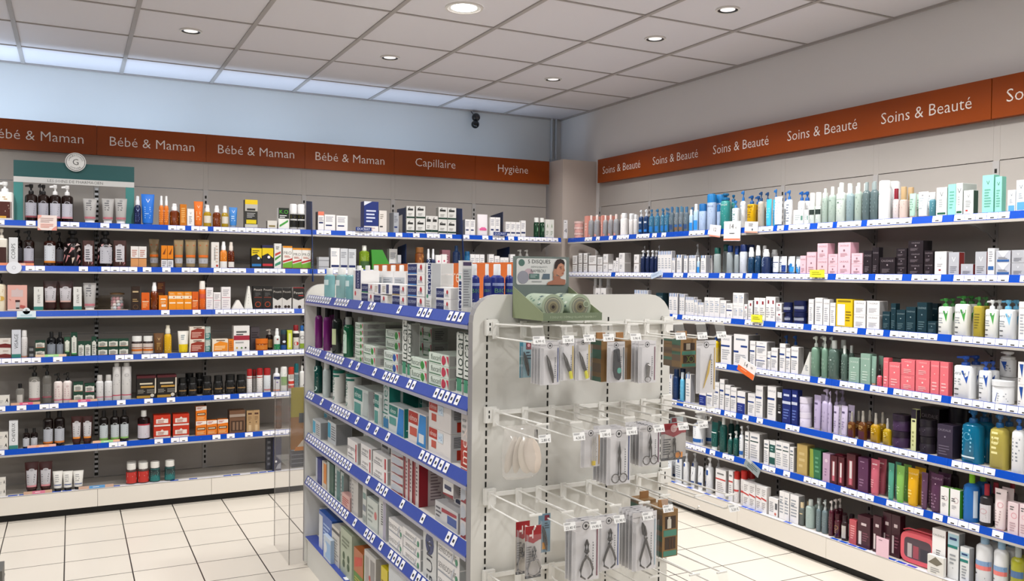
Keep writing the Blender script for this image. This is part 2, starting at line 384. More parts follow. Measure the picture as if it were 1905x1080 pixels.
FL=[('p',[(.06,.16),(.2,.3),(.14,.34)],'c98a8a'),('p',[(.2,.1),(.42,.3),(.3,.32)],'b97a7c'),('p',[(.5,.08),(.6,.26),(.48,.24)],'c9b9a9'),('p',[(.66,.14),(.86,.3),(.72,.33)],'c48486'),('p',[(.1,.4),(.3,.5),(.16,.54)],'a9989a'),('p',[(.36,.36),(.6,.5),(.46,.54)],'c98a8a'),('p',[(.66,.4),(.9,.46),(.78,.54)],'b9a9a2'),('p',[(.34,.56),(.44,.64),(.3,.62)],'d0a0a0'),('p',[(.6,.56),(.86,.6),(.7,.65)],'c4b4b0'),('p',[(.74,.06),(.92,.16),(.8,.2)],'a06a6c')]
st('patbot','big','large dark jar bottle with feather pattern','140c0c',FL,k='0c0a0a',g='amber',f=.70,kr=.62,nl=.3)
st('patbot2','big','large dark feather bottle with crest label','140c0c',FL+crest('b4b4bc',.1,.56,'44444a',None,.26,.84),k='0c0a0a',g='amber',f=.70,kr=.62,nl=.3)
st('patpouch','pouch','dark feather-print pouch, white label','3a1c16',FL+crest('b9b6ba',.2,.8,'33333a',None,.16,.84))
st('wor','box','white and tan carton pair','dedad6',[('r',0,0,1,.42,'c98d58'),('l',.15,.85,.5,.85,4,'b97a6a'),('r',0,.42,1,.45,'6a3a2a')],side='b99a80')
st('tantube','tube','tan sun tube with silver base','8f7a58',[('r',0,.38,1,.46,'d86a1c'),('r',0,.16,1,.34,'a9a9ae'),('l',.25,.75,.2,.3,2,'555'),('l',.15,.85,0.75,0.85,1,'a95a2a')],k='8f7d62',kc=.05,ro=.3)
st('orwbx','box','orange and white carton','d97e12',[('r',0,0,1,.36,'d6d6da'),('p',[(.2,.6),(.8,.9),(.6,.6)],'7a3a08'),('l',.15,.85,.06,.3,3,'77777e'),('r',0,.36,1,.4,'33221a')],side='b4690f')
st('wbk','box','tall white carton with vertical print','dedad4',[('l',.34,.6,.3,.8,9,'222'),('c',.75,.1,.16,'b9402a'),('l',.55,.9,.2,.9,6,'c4b0a0')])
st('ybox','box','black carton, yellow face, blue strip','17171a',[('p',[(0,.62),(.5,.72),(1,.5),(1,1),(0,1)],'dfc20a'),('r',.05,.12,.95,.24,'1f6fb0'),('c',.7,.52,.13,'d8e4ee'),('l',.1,.9,.74,.92,2,'5a4c08')],side='0f0f12')
st('ybox2','box','black carton, yellow face, red strip','17171a',[('p',[(0,.55),(.5,.66),(1,.46),(1,.88),(0,.88)],'dfc20a'),('r',0,.88,1,1,'20204a'),('r',.05,.12,.95,.22,'b92a34'),('c',.6,.5,.13,'e8e4ee')],side='0f0f12')
st('wcolr','box','tall white carton, red-green waves','dcdcd8',[('p',[(.1,.5),(.9,.62),(.9,.7),(.1,.6)],'b9443a'),('p',[(.1,.32),(.9,.5),(.9,.56),(.1,.42)],'3f8a3a'),('p',[(.1,.1),(.9,.2),(.9,.32),(.1,.2)],'3a8a6a'),('l',.2,.8,.76,.9,2,'6a6a6a')])
st('pro','box','white PRO carton, green field','e4e2dc',[('t','PRO',.5,.7,.13,'3a342c'),('r',0,.92,1,1,'d98a14'),('p',[(0,.28),(1,.4),(1,.48),(0,.36)],'b92a2a'),('p',[(0,.05),(1,.05),(1,.36),(0,.24)],'6aa32c'),('r',0,0,1,.06,'7a1414'),('l',.15,.85,.5,.6,2,'c97a6a')])
st('smgrey','box','small pale grey carton','b4b6ba',[('r',0,.4,1,.5,'7a7c82')])
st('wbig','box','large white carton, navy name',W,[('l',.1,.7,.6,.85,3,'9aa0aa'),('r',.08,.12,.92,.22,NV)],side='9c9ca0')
st('wgrey','box','pale grey-white carton, navy name','c9ccd0',[('l',.1,.8,.55,.85,4,'82868e'),('r',.08,.12,.92,.22,NV)])
st('grnlot','bottle','olive green lotion bottle, white cap','6f8a1c',[('r',.1,.1,.9,.36,'3a5a30'),('l',.2,.8,.4,.66,4,'c4cf7a')],k='e8e8e0',g='amber')
st('brncan','bottle','coppery brown patterned bottle','7a4218',[('p',[(.2,.2),(.5,.5),(.4,.6)],'c98a4a'),('p',[(.5,.3),(.8,.6),(.6,.7)],'d09a58'),('p',[(.3,.6),(.7,.75),(.4,.75)],'4a220a')],k='8a5a30',kr=.9)
st('navwht','spray','navy bottle, white cap','14244e',[('l',.2,.8,.15,.5,4,'7f90b8')],k='e6e8ec',f=.55)
st('wpk','box','small white carton with pink spot',W,[('c',.5,.6,.18,'c44a6a'),('r',.15,.3,.85,.38,'6a5a62')])
st('pinkbx','box','dusty pink carton','c98a96',[('l',.15,.85,.3,.8,4,'e9cdd2')],side='b47a86')
st('navbot','bottle','navy blue bottle','12294e',[('l',.2,.8,.3,.65,5,'5f7aa8')],k='1a3a62')
st('blucan','aero','blue can','1f6a9a',[('l',.2,.8,.3,.7,4,'8fc0dc')],k='1a5a86')
st('wsm','box','small plain white carton',W,[('l',.15,.85,.5,.8,3,'a4a6ae')])
st('wpump','pump','white pump bottle','e8e6e2',[('l',.2,.8,.2,.55,4,'9a9a9a')],k='ecebe8')
st('crmpump','pump','cream pump bottle with yellow ring label','d9d0b8',[('c',.6,.35,.2,'c9a24a'),('l',.3,.8,.5,.6,2,'a98a5a')],k='1a1614')
st('pnkcard','box','salmon pink promotional carton','d9a59a',[('r',.2,.56,.8,.82,'c9b4b2'),('p',[(.4,.82),(.6,.82),(.5,.9)],'c9b4b2'),('r',.42,.1,.62,.44,'b9b0ae'),('r',.4,.36,.64,.44,'3a1a18'),('r',.44,.1,.6,.16,'2a1614'),('p',[(.62,.16),(.95,.1),(.9,.22),(.66,.26)],'b0564e'),('p',[(.05,.5),(.2,.4),(.16,.46)],'b86a60'),('r',0,0,1,.1,'d6c9c4')])
st('brntube','tube','dark brown tube with crest label','2c0e0a',crest('b4b0b4',.3,.76,'444','c9a49a'),k='1e0c0a',kc=.1)
st('dkgold','box','black-brown carton with gold print','2a1a10',[('l',.15,.85,0.71,0.85,1,'b9a27a'),('l',.15,.85,.35,.5,2,'a98a58'),('o',.5,.15,.3,'6a4a2a')],side='1c120c')
st('orb2','box','deep orange carton','d05a10',[('l',.15,.85,.15,.45,4,'e8a870'),('c',.5,.6,.14,'b44408'),('r',.1,.48,.9,.53,'e4c9a8')],side='a9450c')
st('brnbx','box','dark brown carton','5a2408',[('l',.1,.8,.2,.85,4,'a9742a')],side='3a1806')
st('orb3','box','orange carton, white cross panel','e07c12',[('p',[(.25,.8),(.75,.8),(.85,.7),(.15,.7)],'f0ddbe'),('r',.3,.24,.8,.4,'e9dccc'),('l',.2,.8,.45,.62,3,'f4cf98')],side='b9640c')
st('orb4','box','orange carton, white stripe','e58a10',[('r',0,.62,1,.78,'ecdcc4'),('r',.1,.36,.9,.43,'f2e0c4'),('l',.15,.85,.84,.94,2,'f4cf98'),('c',.7,.7,.1,'c4620c')],side='b9640c')
st('orbot','bottle','orange bottle, white screw cap','df6410',[('r',.1,.4,.9,.55,'c9553f'),('l',.2,.8,.1,.35,4,'f2b884')],k='e4e0d8',kr=.85,f=.74)
st('wthin','box','slim white carton with red line','e6e2e2',[('r',.05,.52,.95,.55,'c98a94'),('l',.15,.85,.6,.9,4,'a9a4aa'),('l',.15,.85,.1,.45,4,'c4bcc4')])
st('wlow','wedge','low white sloping card stand','ece9e4',[])
st('wcone','wedge','white peaked folded card','e2e2dc',[('l',.4,.5,.2,.7,4,'bbb')])
st('blkor','box','black carton with orange dial','181614',[('t','Pouxit',.5,.85,.1,'d0c8be'),('o',.5,.22,.3,'b4431a'),('r',.1,.5,.9,.54,'6a2a1a'),('l',.2,.8,.56,.74,3,'555')])
st('blkwht','box','black-topped white carton','c9c6c2',[('p',[(0,.55),(.5,.42),(1,.55),(1,1),(0,1)],'181614'),('t','Pouxit',.5,.82,.1,'c9c2b8'),('c',.35,.12,.16,'2a1a14'),('c',.7,.12,.16,'2a1a14')])
st('blkred','box','black-topped white carton, red roof','c9c6c2',[('p',[(0,.5),(.5,.4),(1,.5),(1,.95),(0,.95)],'181614'),('r',0,.95,1,1,'7a1418'),('t','Pouxit',.5,.75,.11,'d8d2c8'),('r',.5,.6,.95,.63,'b92a24'),('c',.6,.1,.15,'2a1a14')])
st('wredpic','box','white carton with dark red picture','d6cfc8',[('p',[(0,.1),(1,.05),(1,.4),(.5,.5),(0,.42)],'6a1c1c'),('l',.3,.9,.65,.85,2,'b09a90')])
st('whtcan','bottle','white bottle with beige foot','cfccca',[('r',0,0,1,.08,'b9866a'),('l',.2,.8,.3,.6,4,'9a9696')],k='d6d4d2',kr=.8)
st('tinyj','box','tiny dark carton with pale label','26282a',[('r',.1,.25,.9,.75,'77797a')])
st('gbox1','box','green carton, peach-edged crest label','123a2c',crest('d0cdc4',.15,.72,'555','c9805a',.06,.94))
st('gbox','box','dark green carton with crest label','0f3a2a',crest('d2d2c8',.1,.7,'5a5a58','c9a08a',.08,.94))
st('gboxp','box','dark green carton, pink-edged label','0f3a2a',crest('d2cfc8',.1,.7,'5a5a58','d87a8a',.08,.94))
st('dkbot','bottle','black bottle with grey crest label','0e0f10',crest('7f8690',.08,.52,'4a4e55',None),k='0c0c0c',g='amber')
st('gtube','tube','green tube with white crest label','14432c',crest('cdd0c4',.25,.78,'555','9ac48a'),k='0f3524')
st('gtall','box','tall green carton with long label','0f3a2a',[('r',.12,.1,.88,.8,'cfd0c8'),('c',.5,.82,.2,'cfd0c8'),('l',.3,.7,.2,.6,6,'777'),('r',.12,.1,.88,.15,'4a9a5a')])
st('gsm','box','small green carton with crest label','0f3a2a',crest('cfd0c8',.04,.74,'5a5a58',None,.1,.92))
st('pilo','pill','pill bottle with orange-striped label','2a1c1a',[('r',.02,.04,.98,.6,'c9bdb4'),('r',.02,.18,.98,.3,'c46a20'),('r',.1,.36,.9,.4,'8a4a2a'),('l',.15,.85,.44,.56,2,'777')],k='e6e6e2')
st('brntv','tube','bronze tube with V','5f3c12',[('t','V',.5,.72,.12,'c9a86a'),('l',.3,.7,.2,.55,5,'a9843f')],k='4a2e0e',kc=.06)
st('ylsp','spray','yellow spray bottle, clear cap','d3a40a',[('l',.2,.8,.1,.6,6,'f0d880')],k='d8d2c0',f=.72,kr=.7)
st('yltube','tube','white tube with yellow lower half','dfdcd4',[('r',0,.06,1,.4,'dcc00e'),('l',.3,.8,.1,.3,4,'a98a0a'),('l',.3,.7,.6,.85,3,'8a9aa0')],k='d6b90c',kc=.06)
st('rbox','box','white carton with red-brown oval','dcd2c4',[('p',[(.06,.04),(.96,.04),(.98,.8),(.5,.86),(.1,.7)],'8a2c1c'),('l',.15,.85,.15,.6,4,'d9b0a0'),('r',.25,.88,.8,.94,'5a3a2a')])
st('tealbx','box','slim carton with teal base','9aa59e',[('r',0,0,1,.5,'246a66'),('l',.1,.9,.1,.9,7,'d0d4cc')])
st('orwide','box','white carton with orange oval','e0d4c2',[('p',[(.08,.06),(.98,.06),(.98,.7),(.5,.84),(.1,.62)],'df861c'),('l',.15,.85,.15,.5,3,'f2d8a8'),('r',.25,.86,.8,.93,'6a4a2a')])
st('orside','box','narrow orange carton end','d8781a',[('l',.15,.85,.15,.85,5,'8a4a10')])
st('prbox','box','white carton with hang tab, crimson band','dedbd8',[('r',0,.44,1,.62,'9a2036'),('l',.15,.85,0.68,0.84,1,'555'),('r',.15,.64,.6,.68,'22222a'),('l',.1,.8,.3,.4,1,'999'),('c',.2,.14,.06,'b99a4a'),('c',.5,.14,.06,'5a8a4a'),('c',.75,.14,.06,'444')])
st('greyrear','box','grey-violet carton','5a545c',[('l',.1,.9,.5,.8,3,'2a262c')])
st('orjar','jar','amber orange jar','b4560a',[('r',.1,.1,.9,.5,'c9741c'),('l',.2,.8,.15,.4,3,'f0c07a')],k='d06a10',g='amber')
st('drkpump','pump','dark brown pump bottle','241512',[('r',.2,.1,.8,.5,'b98a4a')],k='c9c4bc',g='amber')
st('wgsp','spray','white spray bottle, green base','d4d9d4',[('r',0,.03,1,.28,'1a7a4a'),('c',.5,.5,.12,'8a3a3a'),('l',.2,.8,.06,.2,2,'dfe6de')],k='e4e6e4')
st('bbcan','aero','black and blue can','1a1a22',[('r',0,.03,1,.25,'1a4a8a'),('p',[(.2,.3),(.5,.5),(.8,.3)],'d6a05a'),('c',.5,.42,.2,'c9d0da')],k='1c3a44')
st('limebx','box','slim lime green carton','b9c42c',[('r',.25,.12,.75,.85,'d4d89a')],side='8a9a1c')
st('redcap','bottle','white bottle, red cap, red disc','d8d4cc',[('r',0,.5,1,.66,'26221e'),('c',.5,.25,.3,'b42a24')],k='7c1218',kr=.8)
st('blucap','bottle','white bottle, blue cap, black ring','d0d0cc',[('o',.5,.5,.36,'1c1c1c'),('r',.1,.05,.9,.25,'7f9a2a')],k='1f5a9a',kr=.66)
st('wpic','box','white carton with leaf mark','d8d4cc',[('p',[(.6,.3),(.8,.8),(.9,.3),(.74,.5)],'26221f'),('l',.1,.5,.3,.6,2,'aaa')])
st('clrs','bottle','small clear bottle, black cap','8f8c86',[('r',.25,.05,.75,.5,'b9b6b0')],k='0d0c0c',g='clear',a=.5)
st('clrpump','pump','clear pump bottle, white crest label','8a8780',crest('c4c1bd',.12,.6,'77777a','b05a6a'),k='0d0c0c',g='clear',a=.6)
st('clrpump2','pump','clear pump bottle, grey label','77746e',[('r',.1,.18,.9,.52,'6a6864'),('l',.2,.8,.2,.5,5,'a9a6a2'),('r',.05,.16,.95,.2,'8a4a55')],k='0d0c0c',g='clear',a=.6)
st('wpkp','pump','white pump bottle with pink line','ddd2ce',[('r',0,.1,1,.13,'c94a6a'),('l',.25,.75,.2,.5,4,'b98a92'),('c',.5,.56,.12,'c9b4b4')],k='141212')
st('whtbot','bottle','white bottle, silver cap','d2d2d2',[('r',0,.14,1,.17,'c46a80'),('l',.2,.8,.3,.6,3,'aaa')],k='b9b6b2',kr=.7)
st('talcan','aero','tall white spray can','c9c7c5',[('r',0,.12,1,.145,'b9405a'),('o',.5,.66,.16,'8a8a8a'),('l',.2,.8,.4,.55,3,'999')],k='b4b2ae',f=.88,kr=.6)
st('blkgold','box','black and gold carton, burgundy top','17120f',[('r',0,.9,1,1,'4a1018'),('l',.15,.85,0.58,0.74,1,'c9bda4'),('r',.2,.48,.9,.56,'b58a3a'),('r',0,.03,.7,.14,'a8822f'),('c',.8,.14,.1,'c9c2b4'),('l',.05,.45,.24,.42,3,'8a867e'),('l',.52,.92,.24,.42,3,'8a867e'),('p',[(.92,.2),(1,.24),(1,.9),(.94,.88)],'c9bfae')],top='3a0e14',side='100d0c')
st('blkpot','pill','black pot with faint print','100f0f',[('l',.15,.85,.15,.6,6,'77746c'),('r',.2,.3,.8,.36,'8a6a40')],k='0b0b0b',kr=.9)
st('wredc','aero','white bottle with red cap','d9d6d4',[('l',.2,.8,.1,.6,5,'9a9aa0'),('r',.0,.62,1,.65,'b92a2a')],k='9a1c1e',f=.72)
st('wredc2','aero','pale white can with red cap','cdd2d6',[('l',.2,.8,.2,.5,3,'a9b0b8'),('r',.1,.08,.9,.14,'b97a7a')],k='9a1c1e',f=.72)
st('wmix','bottle','white bottle with blue label','d8d9dc',[('r',.1,.52,.9,.64,'22306a'),('r',0,.04,1,.1,'d98a6a'),('c',.5,.4,.12,'7a6aa0')],k='d9d9d9')
st('wgcan','aero','white can with green panel','d6d8d2',[('r',.1,.25,.9,.6,'7f9a6a'),('l',.2,.8,.65,.75,2,'3a5a3a')],k='dcdcd8')
st('redwh','aero','white can, red cap, red rings','dad6d2',[('r',0,.3,1,.42,'c43a2c'),('r',0,.12,1,.24,'c43a2c'),('r',.2,.5,.8,.7,'a9a49e')],k='b0301c',f=.7)
st('tealc','aero','grey can with teal cap','9aa0a0',[('r',.0,.1,1,.6,'5a7074'),('l',.2,.8,.2,.5,3,'d0d6d4')],k='0f5a5e',f=.68)
st('whsp','bottle','white bottle with black squiggle','d8d8d4',[('p',[(.6,.2),(.9,.4),(.8,.2),(.95,.1)],'33302e')],k='c9c9c4')
st('smamb','bottle','small dark amber bottle','170c0a',crest('b4b6bc',.1,.52,'555'),k='0d0b0b',g='amber')
st('ambor','bottle','tall dark bottle with orange foot label','140b09',crest('a9acb4',.1,.5,'55555c','c8742c'),k='0d0b0b',g='amber',f=.82)
st('ambgr','bottle','tall dark bottle with green foot label','120d0b',crest('b4bcc0',.1,.55,'55555c','7fae5a'),k='0d0b0b',g='amber',f=.82)
st('brnt2','tube','maroon tube with orange-edged label','3a0f0a',crest('b9b6b8',.22,.78,'555','d8822a'),k='26100c',kc=.1)
st('brnt3','tube','dark maroon tube with grey label','3a1210',crest('b4b2b6',.22,.74,'55555a','c9858c'),k='2a100e',kc=.14)
st('ambred','bottle','dark syrup bottle, white cap, red label edge','1a0d0d',[('r',.04,.06,.96,.52,'c9c4cc'),('r',.04,.5,.96,.55,'a82a3a'),('l',.2,.8,.1,.42,5,'b97a8a')],k='e4e4e0',g='amber')
st('redor','box','bright red-orange carton with crest label','b92c10',[('r',.14,.3,.86,.66,'e0d4cc'),('p',[(.4,.66),(.6,.66),(.5,.8)],'e0d4cc'),('r',.02,.04,.98,.18,'d9cdc6'),('l',.24,.76,.34,.6,3,'b06a5a')],side='8f200c')
st('orvit','box','orange vitamin carton, white top','dc7416',[('p',[(0,.72),(1,.78),(1,1),(0,1)],'e4dcd4'),('r',.1,.4,.9,.56,'231a14'),('l',.15,.85,0.40,0.56,1,'e0c9a8'),('l',.1,.7,.8,.95,2,'b94a3a'),('l',.1,.9,.08,.3,3,'f0bf80')],side='a9540c')
st('brndis','box','brown see-through display carton','6a4a34',[('r',.1,.1,.9,.55,'3a2416'),('r',.2,.14,.34,.5,'7f624c'),('r',.43,.14,.57,.5,'7f624c'),('r',.66,.14,.8,.5,'7f624c'),('r',0,.72,1,.84,'9a8a7c')],side='4a3322')
st('kraft','box','brown kraft carton','a98a62',[('r',.2,.82,.8,.9,'4a2a1c'),('c',.5,.46,.1,'5a4028'),('r',.3,.04,.7,.34,'c4aa84'),('l',.2,.8,.55,.75,3,'8a6a48')],side='8a6d4a')
st('brncan2','jar','tall dark brown canister','3a2414',[('l',.2,.8,.1,.5,4,'6a4a2c')],k='4a2e1a',f=.8)
st('whtube','tube','small white tube, black cap','dcdad4',[('l',.25,.75,.45,.85,4,'9a9a9a'),('r',.1,.3,.9,.34,'2f4a8a')],k='141414',kc=.16)
st('pillred','pill','pill bottle with red label','4a3c38',[('r',.02,.06,.98,.6,'b92c24'),('p',[(.1,.1),(.9,.2),(.9,.3),(.1,.2)],'dcd0c4'),('l',.2,.8,.36,.55,3,'e6d2c8')],k='e2e0da',g='amber')
st('pillteal','pill','pill bottle with teal label','2c3c3c',[('r',.02,.06,.98,.66,'1f6e6c'),('l',.2,.8,.12,.6,5,'5f9a96')],k='e2e0da',g='amber')
st('navydot','box','tall navy carton with white dot','131a3c',[('c',.35,.28,.14,'d6d6da'),('p',[(.3,.06),(.95,.06),(.95,.24),(.6,.2)],'8a8c96')],side='3c3e4a')
st('greyrear2','box','dark grey carton','3f4048',[('l',.2,.8,.1,.9,5,'77787f')],side='33343a')
# --- beauty wall
st('pnkpot','jar','pink pot with white lid','e0aaa4',[('l',.2,.8,.2,.5,2,'f0dcd8')],k='e4c4bf')
st('pnkcardb','box','pink gift card sleeve','e39a8c',[('l',.2,.8,.3,.7,3,'f0c9c0')])
st('clrpk','bottle','clear bottle, white cap, grey label','aeb0b4',[('r',.15,.15,.85,.6,'8d8f96'),('l',.3,.7,.2,.55,4,'d6d6da'),('c',.5,.08,.26,'dd9a8e')],k='ecdcd6',g='clear',a=.75)
st('wht1','bottle','white bottle with fine print',W,[('l',.2,.8,.2,.6,5,'a4a8b0')],k='e6e8ea',kr=.7)
st('navpump','pump','navy pump bottle','143a6a',[('r',.15,.45,.85,.52,'c9d4e4'),('r',.1,.1,.9,.2,'2f7fd0'),('l',.2,.8,.25,.42,3,'6f94c4')],k='dfe4ea')
st('bluclr','pump','clear blue pump bottle','4a86a8',[('r',.1,.08,.9,.3,'1f7ac8'),('l',.2,.8,.35,.6,4,'dbe8f0')],k='2f6f9c',g='clear',a=.8)
st('greyclr','bottle','clear grey micellar bottle','6f808c',[('r',.1,.12,.9,.3,'2a4a7a'),('l',.2,.8,.34,.6,5,'dfe6ea')],k='3f6f9a',g='clear',a=.75)
st('greybr','bottle','clear bottle with brown-blue label','7f8c96',[('r',.08,.2,.92,.3,'2f5f9c'),('r',.08,.08,.92,.2,'7f5f46'),('l',.2,.8,.34,.6,5,'dfe6ea')],k='4f7f9c',g='clear',a=.75)
st('skyb','bottle','sky blue and white bottle','b9d4e8',[('r',0,.05,1,.4,'2a8fe0'),('l',.2,.8,.45,.62,3,'4a86b8')],k='e6eef4',kr=.6)
st('blucan3','aero','white-blue can, blue cap','a9bedc',[('p',[(.1,.2),(.9,.16),(.9,.3),(.1,.34)],'6f8098'),('l',.2,.8,.4,.7,4,'5f7296')],k='1f6aaa',f=.74)
st('blucan4','aero','tall white-blue can, blue cap','aabcd8',[('p',[(.1,.2),(.9,.16),(.9,.32),(.1,.34)],'5f7086'),('t','URIAGE',.5,.66,.05,'4a5a7a'),('l',.2,.8,.36,.6,4,'5f7296')],k='1a78b8',f=.78)
st('tealpump','big','teal green bottle, blue cap','2f8a86',[('t','URIAGE',.5,.68,.05,'cfe4e0'),('l',.2,.8,.15,.6,7,'a9d4d0')],k='16608c',f=.82,nl=.4,kr=.8)
st('uriw','pump','white lotion pump, small blue cap','dfe6ec',[('l',.2,.8,.3,.66,5,'9ab0b8'),('r',.3,.5,.7,.53,'4a8a7a'),('r',0,.02,1,.22,'c4d8ec')],k='2a76b4',ex=3)
st('uriw2','pump','tall white pump bottle, blue pump','e2e4e6',[('l',.2,.8,.3,.66,5,'a9b4c0'),('c',.5,.6,.1,'8aa0b8')],k='1f6cb4')
st('oilpump','pump','golden oil pump bottle, blue pump','c49a10',[('l',.2,.8,.3,.66,5,'7a5c08'),('t','URIAGE',.5,.66,.05,'5a4408')],k='164e8c',g='amber',ex=3.2)
st('greige','pump','greige pump bottle, dark blue pump','b0a89a',[('l',.25,.75,.3,.6,3,'8f8878')],k='18406c')
st('cyan','tube','cyan blue tube','3fb4e4',[('l',.2,.8,.3,.7,4,'c4e8f6')],k='3aa8d8',kc=.05)
st('wtube','tube','big white tube, blue foot','e4e6e8',[('l',.15,.8,.3,.85,6,'8f99a4')],k='1f5f94',kc=.06)
st('wpump2','pump','white pump bottle, bright blue pump','e6e8ea',[('l',.2,.8,.1,.62,7,'6f7a8a')],k='1b66b0',ex=3.2)
st('wbpump','pump','slim white pump bottle, blue pump','e2e4e6',[('l',.2,.8,.1,.62,6,'5f6a78')],k='1b5ca8')
st('wsbox','box','small square white carton','e4e8e8',[('l',.15,.7,.3,.7,3,'a4b0b0'),('r',.75,.3,.95,.6,'5a8a7a')])
st('wgrn','bottle','pale frosted bottle, dark band','d2dcd6',[('r',0,.3,1,.46,'24332e'),('l',.2,.8,.1,.25,2,'9ab0a4')],k='e6eae6',kr=.86,f=.62)
st('frost','bottle','frosted pale green bottle','a9bab0',[('l',.2,.8,.2,.6,5,'5f7a6c'),('c',.5,.62,.08,'7a8f84')],k='dfe6e0',g='clear',a=.9)
st('frostc','bottle','frosted white bottle with green print','c9d4cc',[('t','CAUDALIE',.5,.58,.04,'4f6a5c'),('l',.2,.8,.2,.5,5,'5f7a6c'),('c',.5,.5,.07,'4f6a5c')],k='e4eae6',f=.78)
st('frostg','bottle','grey-blue frosted bottle','8fa4a8',[('l',.2,.8,.2,.6,5,'4a6068')],k='d4dee0',g='clear',a=.9)
st('greyclr2','bottle','large smoky grey bottle','5f7072',[('l',.2,.8,.2,.6,4,'82969a')],k='8f9c9c',g='clear',a=.85)
st('bigwht','aero','wide plain white can','e4e8ea',[('c',.3,.66,.06,'8ab08a'),('l',.2,.8,.5,.6,2,'a9b4b0')],k='e6e9ea')
st('redcap2','bottle','white bottle, dark red cap','d0c8c8',[('l',.2,.8,.2,.6,4,'a98a8a')],k='7c1428',kr=.7,f=.68)
st('goldcap','bottle','beige bottle, gold cap','c0aca4',[('l',.2,.8,.3,.6,3,'8a706a')],k='b0946c',kr=.7,f=.62)
st('minttube','tube','pale mint tube, tan foot','a4c4b4',[('l',.25,.75,.3,.8,5,'6f8f80')],k='cdb095',kc=.08)
st('wtube2','tube','white tube, tan foot','dfe2e4',[('l',.25,.75,.3,.8,5,'9aa4a8'),('c',.5,.86,.08,'777')],k='cdb095',kc=.06)
st('tealsm','bottle','small teal bottle, white cap','4a7f8c',[('l',.2,.8,.2,.6,4,'c4dade')],k='e6eaec',kr=.8,f=.75)
st('vwht','box','white carton with large V, green foot','e2e4e2',[('t','V',.5,.76,.16,'4a4e52'),('r',.1,.06,.9,.13,'1f5a3f'),('l',.25,.75,.3,.6,4,'a4a8a8')],side='a9b0ac')
st('mintbx','box','mint green carton','8fd2c0',[('l',.2,.8,.2,.8,6,'5f9f90')])
st('vgrn','box','white V carton with dark green side','e0e2e0',[('t','V',.5,.76,.14,'4a4e52'),('r',.2,.14,.45,.2,'b9403a'),('l',.2,.8,.3,.6,4,'a4a8a8')],side='123a2e')
st('mintb2','box','tall mint carton with V','8fd0bf',[('t','V',.5,.8,.1,'2f5a50'),('l',.2,.8,.15,.65,7,'5f9f90')],side='6fb4a2')
st('vblu','box','white V carton with blue foot','dfe4e8',[('t','V',.5,.78,.13,'4a5560'),('r',.1,.05,.9,.3,'5a9fd8'),('l',.25,.75,.4,.6,3,'a4acb4')])
st('wline','box','slim white carton with brown line',W,[('r',0,.46,1,.5,'6a5a50'),('l',.15,.85,.55,.9,4,'a9a4a0'),('l',.15,.85,.1,.4,3,'bdb8b4')],side='8c8885')
st('wlineb','box','square white carton with brown line',W,[('r',0,.44,1,.48,'6a5a50'),('l',.15,.85,.6,.9,4,'a9a4a0')],side='8c8885')
st('wcube','box','small cube white carton',W,[('l',.2,.6,.4,.8,3,'8c8c92'),('r',0,0,1,.06,'7a6a62')],side='9c9895')
st('wcube2','box','wide white carton',W,[('l',.15,.6,.4,.85,3,'8c8c92')],side='9c9895')
st('wlow2','box','low white carton',W,[('r',.1,.3,.8,.38,'6a6470')])
st('navyp','pump','navy pump bottle, white pump','10224a',[('r',.25,.66,.75,.74,'dfe4ec'),('l',.2,.8,.15,.5,6,'3f5f9c')],k='dfe3e8')
st('wbtop','box','white carton with blue notches on top',W,[('r',.1,.84,.3,1,'2a6fb4'),('r',.62,.84,.8,1,'1f4f94'),('l',.15,.85,.2,.7,5,'a9b0ba')],side='8f8f94')
st('wpumpr','pump','clear pump bottle, white pump','c4c8cc',[('l',.2,.8,.2,.6,3,'9aa')],k='dcdedf',g='clear',a=.8)
st('micg','bottle','clear micellar bottle, green cap','aab4b4',[('l',.15,.85,.15,.66,8,'6f7f80'),('r',.1,.08,.9,.12,'8a9a98')],k='0f4f46',g='clear',a=.8,kr=.8)
st('micb','bottle','clear micellar bottle, blue cap','a4aeb2',[('l',.15,.85,.15,.66,8,'6f7f88')],k='123c84',g='clear',a=.8,kr=.7)
st('wbbot','bottle','white bottle, dark blue cap','ccd2dc',[('l',.15,.85,.2,.7,7,'7f8ca4')],k='132c66',kr=.9)
st('navspr','spray','deep blue bottle, white cap','123a5c',[('p',[(.3,.4),(.7,.6),(.5,.5),(.8,.35)],'b9d0dc'),('l',.2,.8,.1,.35,4,'4f7f9c')],k='e8eaea',f=.66,kr=.8)
st('navspr2','spray','navy bottle, white cap','12264e',[('l',.34,.6,.3,.8,9,'9fb4d0')],k='e8eaea',f=.72,kr=.7)
st('tubwb','tube','white tube with navy waist','dde2e6',[('r',0,.64,1,.68,'22306a'),('l',.25,.75,.3,.6,3,'8f9ab0')],k='1a3a7a',kc=.1)
st('tubwn','tube','white tube with navy lower half','dde2e6',[('r',0,.12,1,.5,'163a84'),('l',.2,.8,.2,.4,2,'b4c4e0')],k='14326e',kc=.1)
st('tubws','tube','sky blue footed white tube','dde4e8',[('r',0,.12,1,.42,'2a92d8'),('c',.5,.5,.25,'1f6fb4')],k='2f86c8',kc=.1)
st('pk','box','pale pink carton','e4bcc6',[('t','CAUDALIE',.5,.8,.1,'6a545c'),('c',.5,.5,.08,'8a6a74'),('l',.2,.8,.1,.35,3,'b08f98')],side='c49aa6')
st('blk','box','near-black plum carton','1e171c',[('t','CAUDALIE',.5,.8,.12,'8f848a'),('c',.5,.56,.05,'8f848a'),('l',.15,.7,.1,.35,4,'6a6066')],side='141014')
st('vw2','box','white V carton with crimson spot',W,[('t','V',.5,.72,.14,'8a8a90'),('r',.35,.18,.55,.25,'8a2030'),('l',.2,.8,.35,.5,2,'a4a4a8')],side='9a9a9e')
